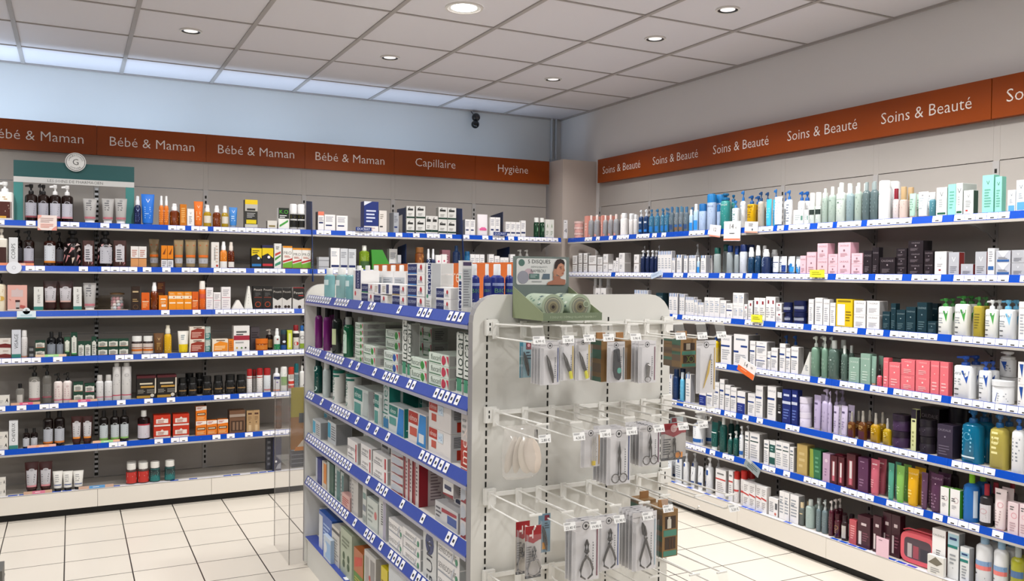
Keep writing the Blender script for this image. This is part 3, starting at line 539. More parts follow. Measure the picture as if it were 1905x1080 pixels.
st('vgry','box','silver-grey V carton','aeb0b6',[('t','V',.5,.68,.2,'e6e8ec'),('l',.15,.85,.1,.4,4,'7a7c84')],side='7a2a28')
st('wthn2','box','slim tall white carton','d9dadc',[('l',.2,.8,.5,.9,5,'8f9298'),('r',.1,.2,.9,.34,'2f5f9c')])
st('vblue','box','silver V carton with blue label','b9bcc4',[('p',[(.1,1),(.9,1),(.5,.4)],'d4d8de'),('r',.08,.1,.92,.28,'2f5a94'),('l',.15,.85,.32,.5,2,'7a7e86')],side='8f9096')
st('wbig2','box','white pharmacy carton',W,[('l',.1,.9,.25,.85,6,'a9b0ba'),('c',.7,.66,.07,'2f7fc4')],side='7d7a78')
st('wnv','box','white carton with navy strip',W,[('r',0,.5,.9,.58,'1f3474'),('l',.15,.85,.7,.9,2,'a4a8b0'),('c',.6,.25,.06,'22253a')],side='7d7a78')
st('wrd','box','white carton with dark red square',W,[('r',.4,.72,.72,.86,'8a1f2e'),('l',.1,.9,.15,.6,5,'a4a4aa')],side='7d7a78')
st('nvjar','jar','navy cream jar','131d4c',[('r',.05,.28,.95,.52,'8f94a4'),('l',.2,.8,.32,.48,2,'3a4262')],k='111a44')
st('wpl','box','slim white carton, grey print',W,[('t','CAUDALIE',.5,.84,.07,'55585e'),('l',.2,.8,.15,.7,7,'a4a8b0')],side='98989c')
st('yelbx','box','white carton framed in yellow','e0bf14',[('r',.08,.06,.55,.82,'e4e4e2'),('l',.6,.95,.2,.6,4,'7a6408'),('r',.1,.9,.9,.96,'8a7410')],side='c4a60c')
st('wcau','box','white carton, thin grey name',W,[('t','CAUDALIE',.5,.82,.11,'55585e'),('l',.15,.85,.15,.5,4,'b0b2b8')],side='8f8d8c')
st('dkteal','box','dark teal carton','0f2f38',[('t','CAUDALIE',.5,.82,.09,'8fa4a8'),('c',.5,.6,.06,'8fa4a8'),('l',.15,.8,.1,.4,4,'4f6a70')],side='0b2229')
CV=lambda c:[('t','CeraVe',.36,.6,.085,'3f5a6a'),('p',[(.5,.66),(.92,.66),(.8,.36)],c),('l',.1,.5,.3,.48,3,'8a9298'),('r',.1,.2,.36,.225,'33383c'),('r',.1,.08,.36,.1,'33383c')]
st('cvg','pump','white lotion pump, green triangle, green collar','e6e8e2',CV('3f9a3f'),k='2f7a2f',ex=4,f=.78,nx=-1)
st('cvg2','pump','large white lotion pump, green triangle','e6e8e2',CV('3f9a3f'),k='2c742c',ex=4,f=.80)
st('cvy','pump','olive yellow clear pump bottle','b4a23c',[('l',.2,.8,.2,.6,6,'6f6420')],k='2f7030',g='clear',a=.85,ex=4,f=.78)
st('cvg3','pump','white lotion pump, green triangle, white collar','e6e8e2',CV('4fa44f'),k='dfe3e2',ex=4,f=.76)
st('cvb','pump','white lotion pump, pale blue triangle','e4e7e8',CV('7fc0e4'),k='5fa8cc',ex=4,f=.76)
st('cvn','pump','white lotion pump, blue triangle','e8eaec',CV('1f4fa8'),k='1c489c',ex=4,f=.78)
st('cvjar','jar','white cream tub, blue triangle','e6e8ea',[('p',[(.1,.5),(.5,.52),(.42,.08)],'1f4fa8'),('l',.5,.9,.1,.5,4,'9aa0a8')],k='e0e2e4',f=.78)
st('cvjarp','pump','white cream pump tub, blue triangle','e6e8ea',[('p',[(.2,.6),(.62,.6),(.52,.24)],'1f4fa8'),('l',.5,.9,.2,.5,3,'9aa0a8')],k='e0e2e4',f=.70,kr=.9,ex=3.4)
st('wbtopn','box','white carton with navy triangle',W,[('p',[(.2,.9),(.8,.9),(.6,.3)],'1f4a94'),('l',.1,.5,.1,.3,2,'999')])
st('oily','bottle','yellow oil bottle','c4a60f',[('l',.2,.8,.3,.6,3,'8a7408')],k='1f3f74',g='amber')
st('ubox','box','white carton with blue band',W,[('t','URIAGE',.5,.86,.07,'77808c'),('r',0,.6,.85,.66,'1f3f84'),('l',.12,.88,.15,.52,5,'a4a8b0')],side='7d7a78')
st('ubox2','box','white carton with folded top, blue bands',W,[('l',.15,.85,0.78,0.90,1,'77808c'),('r',.5,.6,.95,.66,'1f3f84'),('r',0,.42,.35,.48,'1f3f84'),('l',.12,.88,.1,.38,5,'a4a8b0')],side='7d7a78')
st('ubox3','box','white carton with navy base',W,[('r',0,0,1,.48,'1c2f80'),('r',0,.72,1,.78,'1f3f84'),('l',.12,.7,.12,.4,3,'6f7fb8')],side='7d7a78')
st('wblup','pump','white bottle with bright blue pump',W,[('l',.2,.8,.2,.5,3,'999')],k='1b5cac')
st('tri','wedge','white triangular display card','d8d8d2',[('l',.55,.9,.2,.45,4,'8a8f94')],rt=1)
st('sagepump','pump','sage green pump bottle','6f8f7c',[('l',.25,.75,.2,.5,3,'aec4b4')],k='cfd8d0')
st('sageclr','bottle','clear green-grey bottle','5a6f66',[('l',.2,.8,.2,.6,5,'93a89c'),('c',.5,.5,.06,'c4d0c8')],k='d6dcd8',g='clear',a=.85)
st('sagebx','box','sage green carton','8aa898',[('t','CAUDALIE',.5,.84,.07,'e0e8e2'),('c',.5,.62,.06,'dfe8e2'),('l',.2,.8,.1,.45,4,'b9cdc0')],side='6f8f7f')
st('sagetube','tube','sage green tube, tan foot','7f9f90',[('l',.3,.7,.3,.6,3,'b9cdc0')],k='c49a7a',kc=.08)
st('corbot','drop','small coral dropper bottle','d85a6a',[('l',.2,.8,.1,.4,3,'f0b4b4')],k='121012',f=.5)
st('coral','box','coral pink carton','e07078',[('t','CAUDALIE',.5,.86,.08,'f2d4d0'),('c',.5,.62,.06,'f2d4d0'),('l',.2,.8,.1,.4,3,'eeb4b4')],side='b94f5a')
st('navbot2','bottle','navy bottle with cap','10305c',[('l',.2,.8,.2,.6,4,'4f7fb4')],k='0f2c52',kr=.8)
st('cyan2','bottle','pale cyan bottle','5fb0d4',[('l',.2,.8,.2,.6,3,'c4e4f0')],k='d6e0e6',kr=.6)
st('blkw','box','slim black carton, white tip','17171c',[('r',0,.82,1,1,'d0d2d4'),('l',.2,.8,.4,.6,3,'777'),('r',.2,.3,.8,.36,'c9c9cc')])
st('navb','box','royal blue carton','16276e',[('l',.15,.85,0.77,0.91,1,'c9d0e4'),('r',0,.58,1,.66,'c4cadc'),('l',.15,.85,.12,.45,4,'5f74b8')],side='101d54')
st('lavjar','jar','lavender white jar','cdc6d8',[('l',.2,.7,.2,.45,2,'8f84a4')],k='d8d2e0')
st('lavtube','tube','lavender tube','b4a8c8',[('l',.2,.8,.7,.82,1,'5f5474'),('c',.5,.58,.05,'6f6484'),('l',.3,.6,.2,.4,3,'8f84a8')],k='bfb4d0',kc=.05)
st('lavtube2','tube','pale lilac tube','c4bad4',[('l',.2,.8,.7,.85,1,'5f5474'),('c',.5,.58,.05,'6f6484'),('l',.3,.7,.2,.5,4,'8f84a8')],k='cfc6da',kc=.05)
st('lavpump','pump','lavender pump bottle','b9aecd',[('l',.3,.7,.2,.5,3,'8f84a8')],k='b4a9c8')
st('lavbx','box','white carton with lilac print','d8d4dc',[('l',.15,.85,.2,.8,5,'8f84a0')])
st('oild','spray','brown oil flask, silver cap','5c3410',[('r',.1,.05,.9,.3,'4a1c2c'),('l',.2,.8,.35,.5,3,'c4a060')],k='9a958c',g='amber',f=.62,kr=.34,ex=3)
st('oilg','spray','golden oil flask, silver cap','a67f0c',[('l',.2,.8,.3,.5,3,'e6cf80'),('c',.5,.3,.1,'6f5406')],k='a39e94',g='amber',f=.62,kr=.3,ex=3)
st('oilg2','spray','small golden oil flask, silver cap','a88a14',[('l',.2,.8,.3,.5,3,'e6d690'),('c',.5,.3,.1,'6f5a0a')],k='a8a49c',g='amber',f=.62,kr=.3,ex=3)
st('plumjar','jar','plum purple jar','3a2544',[('l',.2,.7,.25,.4,2,'8f7f9c')],k='221726',f=.66)
st('plumthin','box','slim pale yellow and plum carton','cdd09a',[('r',0,.78,1,1,'221a26'),('r',.2,.7,.8,.74,'222'),('l',.25,.75,.1,.5,4,'8f925f')],side='221a26')
st('blkjar','jar','black-plum jar','211a24',[('l',.2,.7,.25,.45,2,'7f7884')],k='17121a')
st('plumbx','box','dark plum carton','352c3e',[('t','CAUDALIE',.45,.84,.08,'8f8896'),('c',.5,.64,.05,'8f8896'),('l',.1,.8,.08,.4,4,'5f5668')],side='241e2c')
st('bigteal','big','large teal pump bottle','0f6a8f',[('o',.4,.5,.2,'4a9fc0'),('l',.1,.7,.2,.66,6,'7fc0d8'),('r',.05,.1,.8,.13,'d4e6ec')],k='0f568a',g='clear',a=.92,ex=3,f=.76,nl=.5)
st('bigyel','big','large pale yellow pump bottle','b4a650',[('o',.45,.5,.2,'e0d890'),('l',.2,.7,.25,.7,5,'e6dfa0')],k='14568c',g='clear',a=.9,ex=3.2,f=.76,nl=.5)
st('bigwht2','big','large white pump bottle, blue pump','e2e4e6',[('l',.15,.8,.2,.66,7,'7f868e')],k='1f5ca8',ex=3.2,nl=.5)
st('wbband','pump','white bottle with blue foot band','e2e4e6',[('r',0,.1,1,.22,'1f5fa8'),('r',.35,.62,.62,.76,'1f4f9c'),('l',.25,.75,.3,.55,4,'9aa4b0')],k='e4e6e8')
st('tealtube','tube','dark teal tube, white cap','0f4f4a',[('r',.1,.62,.9,.65,'dfe8e6'),('l',.2,.8,.3,.56,4,'5f9a94')],k='e4e8e6',kc=.13)
st('tealbot','bottle','dark teal bottle, white cap','0f4b46',[('l',.2,.8,.15,.6,5,'5f9a94')],k='e4e8e6')
st('tealp','pump','teal bottle, white pump','0f4f49',[('l',.2,.8,.2,.5,4,'9fc4be')],k='e4e8e6')
st('rxbox','box','white carton with dark green line',W,[('r',.05,.68,.9,.72,'123c38'),('l',.15,.85,0.77,0.91,1,'77808c'),('l',.1,.9,.12,.6,6,'a4a8b0')],side='8a8886')
st('tealbx2','box','slim teal and white carton','dfe2e0',[('r',.0,.55,1,.85,'0f4f4a'),('r',0,.1,1,.36,'0f4f4a'),('l',.2,.8,.6,.8,2,'9fc4be')])
st('goldbx','box','pale gold carton','b49a5c',[('l',.2,.8,.2,.8,3,'c9b27a')],side='8f7a42')
st('grnbx','box','tall bottle-green carton','2c6b45',[('p',[(0,0),(.4,0),(.3,1),(0,1)],'8a9a3a'),('l',.5,.9,.2,.8,4,'5f9a74')],side='14402a')
st('lilacbx','box','lilac carton with rose picture','b99ab4',[('c',.5,.75,.2,'d8c4d0'),('l',.3,.7,.2,.5,3,'8f6f8f')],side='8f5f7a')
st('winebx','box','wine red carton','7a2434',[('c',.5,.6,.2,'a9505a'),('l',.2,.8,.2,.4,3,'b9707a')],side='5c1a28')
st('winepic','box','wine carton with bottle picture','4a1620',[('r',.2,.1,.75,.82,'7f2f3a'),('r',.34,.3,.62,.8,'d9cfd0'),('r',.34,.12,.62,.3,'c96a7a')],side='3a1018')
st('plumb2','box','plum gift carton','54284c',[('l',.2,.8,.85,.9,1,'9f7f98'),('c',.5,.7,.04,'b99ab4'),('l',.15,.6,.15,.4,3,'8f6a88')],side='3a1c34')
st('roset','tube','old rose tube','c05f70',[('l',.25,.75,.82,.9,1,'f0ccd0'),('c',.5,.74,.04,'f0d4d4'),('l',.2,.6,.2,.45,4,'e0a0a8')],k='cf7f8c',kc=.05)
st('tealt','tube','jade green tube','4f9a84',[('l',.2,.6,.2,.4,3,'8fc4b4'),('c',.5,.8,.04,'d4e8e0')],k='4f9a84',kc=.04)
st('greent','tube','fresh green tube','7fb458',[('l',.2,.6,.2,.45,3,'b9dc98'),('c',.5,.8,.04,'e0f0d0')],k='6fd04f',kc=.05)
st('yelt','tube','golden yellow tube','d9a514',[('t','CAUDALIE',.5,.86,.05,'f4e4b0'),('c',.5,.74,.04,'f4e4b0'),('l',.2,.6,.2,.45,3,'f0d070')],k='e4b020',kc=.04)
st('plumt','tube','dark plum tube','5a3a54',[('c',.5,.78,.04,'cdb4c4'),('l',.2,.6,.1,.5,5,'8f6f88')],k='4f3249',kc=.04)
st('plumt2','tube','wide dark plum tube','502c48',[('t','CAUDALIE',.5,.88,.05,'b49aac'),('c',.5,.74,.04,'cdb4c4'),('l',.2,.7,.1,.5,5,'8f6f88')],k='47263f',kc=.04)
st('plumpump','pump','black-plum pump bottle','2c1620',[('l',.2,.8,.2,.5,3,'6f4a58')],k='120d10')
st('bioder','box','white carton with green side, ring mark',W,[('o',.6,.62,.28,'b99aa0'),('l',.2,.7,.3,.45,3,'a4a4a8'),('l',.15,.6,.55,.7,2,'55585c')],side='3f8f2a',top='5f9a3a')
st('blubot','bottle','deep blue bottle, lime cap','1c62a8',[('r',.78,.1,1,.66,'c4d4e4'),('l',.1,.3,.2,.7,6,'6fa8dc')],k='7fc41c',f=.80,kr=.36)
st('darkred','bottle','dark bottle, red pump cap, white label','262224',[('r',.06,.1,.94,.52,'ccc9cc'),('o',.5,.36,.22,'c49aa0'),('l',.2,.7,.14,.3,3,'777')],k='9a1f30',f=.74,kr=.4)
st('pinktube','tube','white-pink tube with ring mark','e4d6d6',[('o',.6,.62,.22,'d89aa4'),('l',.2,.7,.85,.92,1,'555'),('l',.2,.7,.1,.5,6,'b09a9c')],k='e0b4b8',kc=.04)
st('pinkbot2','bottle','dark bottle, red cap','33262a',[('l',.2,.8,.2,.5,3,'8f7a80')],k='8f1c2c')
st('pinkbx2','box','white-pink carton with ring mark','e0ccd0',[('o',.6,.6,.28,'d88a98'),('l',.2,.7,.75,.9,2,'555'),('l',.2,.8,.1,.4,4,'b99aa2')],side='d4b4bc')
st('tubwn2','tube','white tube, navy foot','e0e4e8',[('r',0,.1,1,.2,'1c3f84'),('l',.2,.8,.3,.8,5,'9aa0a8')],k='dfe2e4',kc=.07)
st('wbtall','box','tall white carton with blue square','e0e3e6',[('r',.3,.78,.6,.92,'1c4a9c'),('l',.1,.9,.2,.7,6,'9aa0a8')],side='8a8c90')
st('wpump3','pump','white pump lotion with blue square','e0e2e4',[('r',.35,.58,.62,.68,'1c4a9c'),('l',.2,.8,.2,.5,5,'9aa0a8')],k='e2e4e6')
st('tubwk','tube','navy-footed white tube on cap','e0e2e4',[('p',[(.3,.5),(.6,.95),(.7,.7),(.5,.6)],'22304a'),('r',0,.18,1,.34,'1c3f7c')],k='e6e6e6',kc=.18)
st('wpumpb','pump','white pump bottle with blue square','e2e4e6',[('r',.3,.5,.62,.64,'1c4f9c'),('l',.2,.8,.15,.42,5,'9aa0a8')],k='e4e6e8')
st('redbx1','box','white carton with red stripe',W,[('r',0,.62,1,.67,'c43a38'),('l',.15,.85,.2,.55,5,'a9a4a4'),('l',.15,.85,0.78,0.90,1,'777')],side='b0acaa')
st('redcapb','aero','white bottle with bright red cap','dfdcda',[('r',0,.36,1,.42,'c43a38'),('l',.2,.8,.5,.7,3,'999'),('l',.2,.8,.1,.3,3,'999')],k='b42018',f=.76)
st('redbx2','box','white carton with sloping red line',W,[('p',[(0,.52),(1,.46),(1,.52),(0,.58)],'c43a38'),('l',.15,.85,.62,.9,4,'a9a4a4'),('l',.15,.85,.12,.4,4,'a9a4a4')],side='c4bfbc')
st('wkid','box','white carton with baby picture',W,[('c',.75,.14,.12,'c46a5a'),('r',.7,.4,.95,.75,'55575c'),('l',.1,.6,.2,.8,6,'a4a4a8')],side='b0acaa')
st('wmed','box','white medical carton',W,[('l',.1,.9,.2,.85,6,'9aa0a8'),('r',.1,.6,.5,.64,'77808c')],side='8f8f90')
st('greyb','bottle','grey bottle with tan label','5f6662',[('r',.2,.5,.8,.85,'c9b48c')],k='cbb896',kr=.7)
st('clrg','bottle','clear green-white bottle','a9bab4',[('l',.15,.85,.15,.7,6,'5f7a70')],k='cdd6d2',g='clear',a=.85)
st('greyp','pump','smoky grey pump bottle','6f8084',[('l',.2,.8,.2,.5,4,'a4b4b6')],k='b9c2c2',g='clear',a=.9)
st('winep','pump','wine red pump bottle, silver pump','4a1424',[('l',.2,.8,.2,.55,5,'9c6470')],k='d0c8c4',g='amber')
st('wined','bottle','wine red bottle with gold ring','481522',[('o',.5,.45,.3,'a97a4a'),('l',.3,.7,.2,.4,3,'b98a80')],k='3a1018',g='amber',kr=.8)
st('wined2','bottle','dark bottle with white label','2c1a1c',[('r',.15,.1,.85,.6,'b9b4ac'),('l',.25,.75,.2,.5,4,'6a5a4c')],k='26161a',kr=.8)
st('coralsm','box','small coral carton','b95158',[('l',.2,.8,.2,.8,6,'e0a0a0')],side='8f3a42')
st('winebx2','box','dark wine gift carton','3f1724',[('r',.3,.7,.7,.78,'cdbcbc'),('r',.1,.08,.32,.5,'d0c6c4'),('l',.4,.9,.2,.5,4,'7f4a58')],side='2c0f18')
st('wcaud','box','tall white carton, brown print',W,[('t','CAUDALIE',.5,.86,.06,'555'),('l',.3,.75,.4,.55,3,'777')],side='5a2a24')
st('lowbx','box','low white carton with leaf print','dcdad4',[('p',[(.05,.6),(.5,.95),(.95,.7),(.6,.5)],'6f6a5c'),('l',.2,.8,.1,.4,3,'999')])
st('senst','box','tall white carton, teal-blue head','dadcdc',[('r',0,.72,1,.96,'9fc0cc'),('l',.15,.85,0.80,0.92,1,'16386a'),('r',0,.66,.9,.72,'12746c'),('l',.2,.8,.3,.55,3,'8f9498'),('c',.5,.24,.05,'999')],side='7f8284')
st('sens2','box','white carton, teal and blue stripes','dadcdc',[('r',0,.72,1,.86,'9fc0cc'),('l',.15,.85,0.74,0.86,1,'16386a'),('r',0,.58,.9,.66,'12746c'),('l',.2,.8,.1,.5,5,'8f9498')],side='a0a2a4')
st('sensbot','bottle','white bottle with red-blue band','dcdee0',[('r',0,.44,1,.53,'7f9fc4'),('r',0,.36,1,.44,'e07a74'),('l',.15,.85,0.45,0.53,1,'14305a'),('c',.3,.28,.05,'333'),('l',.2,.8,.08,.24,3,'999')],k='8fb0cc',f=.86,kr=.5)
st('yelbot','bottle','yellow-green bottle, grey cap','9a9a24',[('r',0,.42,1,.54,'4a6a94'),('l',.2,.8,.1,.36,4,'cfcf80')],k='9aa4a4',g='amber')
# --- island
st('mouthw','bottle','clear blue mouthwash, white cap','7fb4b8',[('r',.1,.42,.9,.6,'c4d8da'),('p',[(0,.3),(1,.36),(1,.44),(0,.38)],'1f6f94'),('l',.2,.8,.1,.28,3,'2f8a8f')],k='e6e8e6',g='clear',a=.75,kr=.6)
st('mouthr','bottle','clear mouthwash with red band, white cap','8fb4b4',[('r',.1,.42,.9,.6,'cfd8da'),('p',[(0,.3),(1,.36),(1,.44),(0,.38)],'b4304c'),('l',.2,.8,.1,.28,3,'2f8a8f')],k='e6e8e6',g='clear',a=.75,kr=.6)
st('brushb','box','white toothbrush carton, navy panel','dedcda',[('r',.3,.4,1,1,'17255e'),('t','ELGYDIUM',.65,.7,.3,'d0d6e6',1),('c',.3,.25,.1,'c4404a')])
EL=lambda c2:[('r',.02,.1,.56,.92,NV),('t','ELGYDIUM',.29,.52,.28,'c4cce0'),('r',.02,.0,.56,.1,c2),('c',.8,.6,.06,'b92c34'),('l',.64,.96,.2,.5,3,'9aa0a8')]
st('elg1','box','white dental carton, green-edged navy panel',W,EL('2f8a5a'),side='cfcecb')
st('elg2','box','white dental carton, tan-edged navy panel',W,EL('a9905a'),side='cfcecb')
st('elg3','box','white dental carton, blue-edged navy panel',W,EL('3f7fc4'),side='cfcecb')
st('elg4','box','long white dental carton, navy panel',W,EL('e0e0e0'),side='cfcecb')
st('elgs','box','short white dental carton, navy panel',W,EL('e0e0e0'),side='cfcecb')
st('elgv','box','white carton with upright navy strip',W,[('r',.6,.08,.92,.95,NV),('t','ELGYDIUM',.76,.5,.2,'d0d6e6',1),('l',.1,.5,.2,.8,4,'b0a890')])
st('wlabel','box','white carton with printed grey panel',W,[('r',.06,.1,.94,.8,'b4b8be'),('l',.12,.88,.15,.75,9,'7f848c')],side='b9b9b8')
st('tbrush','box','slim white toothbrush box, navy strip','e2e2e0',[('r',.35,.3,1,1,NV),('t','ELGYDIUM',.66,.66,.34,'dfe4f0',1),('c',.3,.28,.16,'2f8a6a'),('l',.1,.9,.04,.2,3,'999')],side='b4b6b8')
st('tallw','box','tall white toothbrush carton with navy edge','dcdcda',[('r',.2,.04,.9,.6,NV),('t','ELGYDIUM',.55,.32,.4,'dfe4f0',1),('c',.5,.68,.2,'2f8a6a')],side='d0d0d0',sp=[('r',.1,.9,.9,.97,'4a3a5a'),('r',.1,.1,.9,.84,'a9adb0'),('l',.15,.85,.12,.82,14,'77797f')])
st('bluetub','bottle','navy white-footed toothpaste tube','19297a',[('r',0,0,1,.2,'d6d8dc'),('p',[(0,.2),(.3,.26),(.6,.2),(1,.26),(1,.18),(0,.18)],'e6e8ec'),('r',.1,.54,.9,.6,'8f9ac4'),('t','BIO',.55,.44,.09,'5f9a6a')],k='eceef0',f=.78,kr=.5)
st('purpbot','bottle','purple mouthwash bottle, black cap','6a1c66',[('r',.15,.3,.6,.66,'b96aa8'),('l',.34,.6,.3,.8,9,'e8d8e8'),('l',.2,.8,.05,.2,2,'a06a9c')],k='0f0d10',g='amber',f=.80,kr=.62)
st('grnbot2','bottle','dark bottle, black cap, green label','1c2420',[('r',.1,.2,.9,.55,'b9c49a'),('l',.2,.8,.25,.5,3,'4a6a30')],k='0f0d10',g='amber',kr=.62)
st('fluobot','bottle','green mouthwash bottle, pale label','0f5a3a',[('r',.16,.1,.84,.58,'bcd4c4'),('c',.5,.6,.33,'bcd4c4'),('t','FLUO',.5,.6,.06,'1c5a34'),('p',[(.3,.5),(.7,.5),(.6,.4),(.4,.4)],'0f6a3a'),('l',.25,.75,.15,.34,4,'4a8a64')],k='9a9c98',g='amber',f=.84,kr=.66)
FU=lambda c:[('t','fluocaril',.36,.62,.5,'163a2a'),('r',.02,.12,.62,.2,'2f6a44'),('c',.74,.5,.09,c),('c',.8,.5,.06,c),('p',[(.88,.9),(.99,.9),(.99,.15)],'c43a54')]
st('fluo','box','white-green toothpaste carton','cfdbcf',FU('2f8a34'),side='a9aaa6',sp=[('l',.2,.8,.2,.8,5,'6a6a6a')])
st('fluob','box','white toothpaste carton, blue bow','cfd9d2',FU('1f4fa0'),side='a9aaa6')
st('fluop','box','white toothpaste carton, red bow','cfdbd0',FU('b9304a'),side='a9aaa6',sp=[('l',.2,.8,.2,.8,5,'6a6a6a')])
st('fluov','box','upright white toothpaste carton','d2d6d0',[('t','fluocaril',.5,.62,.34,'22382c',1),('r',.1,.06,.9,.26,'3f8a6a')],side='9a9c98')
st('tealmw','bottle','dark teal mouthwash bottle','0c4a44',[('t','elmex',.35,.5,.4,'c4dcd6',1)],k='0a2c2a',g='amber',kr=.7)
st('whtmw','bottle','pale mouthwash bottle, white cap','b9c4c4',[('l',.2,.8,.2,.6,4,'7f8f90')],k='d9dcd8',kr=.7)
st('elmcan','jar','white gum tub, teal lid','d8dad6',[('t','elmex',.4,.45,.2,'0f6a5c',1),('r',.0,.8,1,.86,'0f6a5c')],k='0f6a5c',f=.92)
st('elmbx','box','white-teal toothpaste pair carton','c4ccc8',[('r',.02,.55,.6,.95,'17746a'),('t','elmex',.3,.75,.2,'e0ece8'),('r',.05,.06,.5,.45,'4f8f88'),('p',[(.62,.1),(.98,.1),(.98,.9),(.72,.9)],'aab4b2')],side='b4b6b6',sp=[('l',.2,.8,.5,.95,6,'444'),('r',.3,.05,.9,.4,'17746a')])
st('elmtall','box','tall white-teal carton','b9c4c2',[('t','elmex',.3,.6,.5,'0f6a5c',1),('r',.05,.05,.95,.25,'1f6f9c')],side='17746a')
st('elmbl','box','teal and blue twin toothpaste carton','c4cccc',[('r',.02,.62,.6,.95,'17746a'),('t','elmex',.3,.78,.16,'e0ece8'),('r',.05,.3,.5,.55,'4f8f88'),('p',[(.55,.05),(1,.05),(1,.95),(.7,.95)],'1f78c0')],side='17746a',sp=[('t','elmex',.5,.5,.4,'e0ece8',1)])
st('elmred','box','red-blue twin toothpaste carton','d8d2d0',[('r',.02,.6,.56,.96,'a82a18'),('t','elmex',.3,.78,.18,'ecdcd4'),('r',.1,.25,.5,.5,'b9503f'),('p',[(.5,.04),(1,.04),(1,.96),(.66,.96)],'2a80c4'),('r',.62,.14,.9,.4,'d4d8dc')],side='a9acb0')
st('elmred2','box','white and red twin toothpaste carton','dcd8d6',[('r',.02,.6,.4,.97,'a82a18'),('t','elmex',.22,.78,.18,'ecdcd4'),('r',.14,.25,.36,.52,'b9503f'),('r',.44,.55,.68,.9,'c9d8e4'),('t','1+2',.55,.72,.16,'3f7fb8')],side='c0c0c2',sp=[('l',.1,.9,.5,.9,8,'33333a'),('r',.2,.06,.8,.42,'a82a18')])
st('elmv','box','upright red toothpaste carton','cfcac8',[('r',0,0,1,.5,'a82a18'),('t','elmex',.5,.28,.3,'ecdcd4',1),('l',.2,.8,.6,.9,3,'999')],side='b4b6ba')
st('dentbx','box','small white dental carton, cyan panel','c9ccce',[('r',.02,.2,.36,.9,'4fa4c4'),('l',.45,.95,.15,.85,6,'77797e')],side='8f9092')
st('tealbx3','box','teal and white tooth-gel carton','17857c',[('r',0,0,.3,1,'d4d8d6'),('t','elmex',.15,.6,.4,'22303a',1),('r',.3,.2,1,.3,'5fb0a8')],side='126a64')
st('parog','box','white toothpaste carton, red bar',W,[('t','parogencyl',.42,.6,.3,'44444a'),('r',.82,.1,.92,.9,'b9303c'),('l',.08,.7,.12,.4,2,'8f8f94')],side='b0afad')
st('greyt','box','grey-white carton with black print','c4c4c2',[('l',.15,.85,0.70,0.90,1,'33333a'),('l',.1,.9,.1,.65,7,'77777c')],side='9a9a98')
st('moon','box','carton end with red half moon','c9c4c4',[('p',[(.1,.1),(.9,.1),(.95,.55),(.7,.85),(.3,.85),(.05,.55)],'b4bac4'),('p',[(0,0),(1,0),(1,.3),(.6,.12),(.3,.12)],'8a1c2c')],side='9a9496')
st('redtall','box','upright slim red and white carton','c4baba',[('r',0,0,.4,1,'8a1c28'),('l',.5,.8,.2,.85,8,'6a4a52')],side='b9adad',sp=[('r',.0,.0,.35,1,'8a1c28'),('l',.45,.9,.1,.9,12,'7a6a70')])
st('redst','box','long carton with red arc','c2bdbc',[('p',[(.3,.2),(.95,.45),(.95,.62),(.5,.5),(.25,.32)],'9a2034'),('l',.05,.28,.2,.8,3,'77777c')],side='a9a0a2',sp=[('p',[(.0,.3),(1,.55),(1,.8),(0,.5)],'8a1c28')])
st('redst2','box','white carton with red underline',W,[('l',.15,.85,0.23,0.87,1,'333a5a'),('p',[(0,.0),(1,.0),(1,.22),(0,.1)],'8a1c28')],side='b4aeb0',sp=[('l',.15,.85,.2,.85,5,'55555c')])
st('redlow','box','low long carton, blue end, red arc','c4c4c6',[('r',.55,.2,.95,.6,'2f4f94'),('p',[(.3,.6),(.95,.7),(.95,.85),(.3,.8)],'9a2034'),('l',.04,.3,.2,.8,3,'55555c')],side='a9a4a6')
st('navthin','box','slim navy carton','22307a',[('r',0,0,.3,1,'b4b9c8')],side='1c2864')
st('orthin','box','slim orange and white carton','c9c0b4',[('r',.4,.2,1,.95,'d8822a')],side='a9642a')
st('grnthin','box','slim dark green carton','1c4f42',[('r',0,0,.34,1,'bcc4c0')],side='173f36')
st('tealthin','box','slim pale teal carton','a9b4b2',[('r',.4,0,1,.9,'3f6f70'),('l',.1,.35,.2,.8,5,'666')],side='8f9694')
st('greyt2','box','tall grey-white carton','bdbbb8',[('r',0,.9,1,.96,'77777a'),('l',.1,.3,.1,.8,7,'8a8a8e')],side='aaa8a5')
st('redsm','box','small reddish carton','c49a94',[('l',.1,.9,.2,.8,4,'a9403c')],side='9a7f7c')
st('whtst','box','slim stack-printed white carton','c4c8c4',[('r',.1,.6,.9,.75,'6f8f8c'),('r',.1,.3,.9,.45,'77808c'),('r',.1,.05,.9,.2,'8f9a98')],side='9a9e9c')
st('wpharm','box','pale green-white dental carton','c4ccc6',[('c',.8,.55,.12,'c46a6a'),('l',.1,.6,.2,.8,4,'8f9894')],side='9fa6a2')
st('pharmv','box','upright white dental carton','c9ccca',[('r',.6,0,1,.9,'a4a0b4'),('l',.34,.6,.3,.8,9,'33343c')],side='b0b2b4')
st('sensod','box','white toothpaste carton, grey lettering',W,[('t','SENSODYNE',.45,.55,.34,'44464e'),('r',.02,.1,.9,.2,'9aa0aa'),('c',.88,.4,.06,'3f8a6a'),('p',[(.6,.2),(.75,.9),(.8,.9),(.68,.2)],'c4c8d0')],side='aeb0b0')
st('gumv','box','tall white carton with navy G disc','cdcfce',[('c',.5,.72,.32,'22346a'),('t','G',.5,.72,.1,'dfe2ea'),('t','GUM',.5,.28,.3,'22283a',1)],side='a9acae')
st('blubx','box','rounded blue and white carton','c9cdd2',[('r',.3,.2,1,.8,'1f4a9c'),('l',.4,.9,.3,.7,4,'9ab0d8')],side='1c4490')
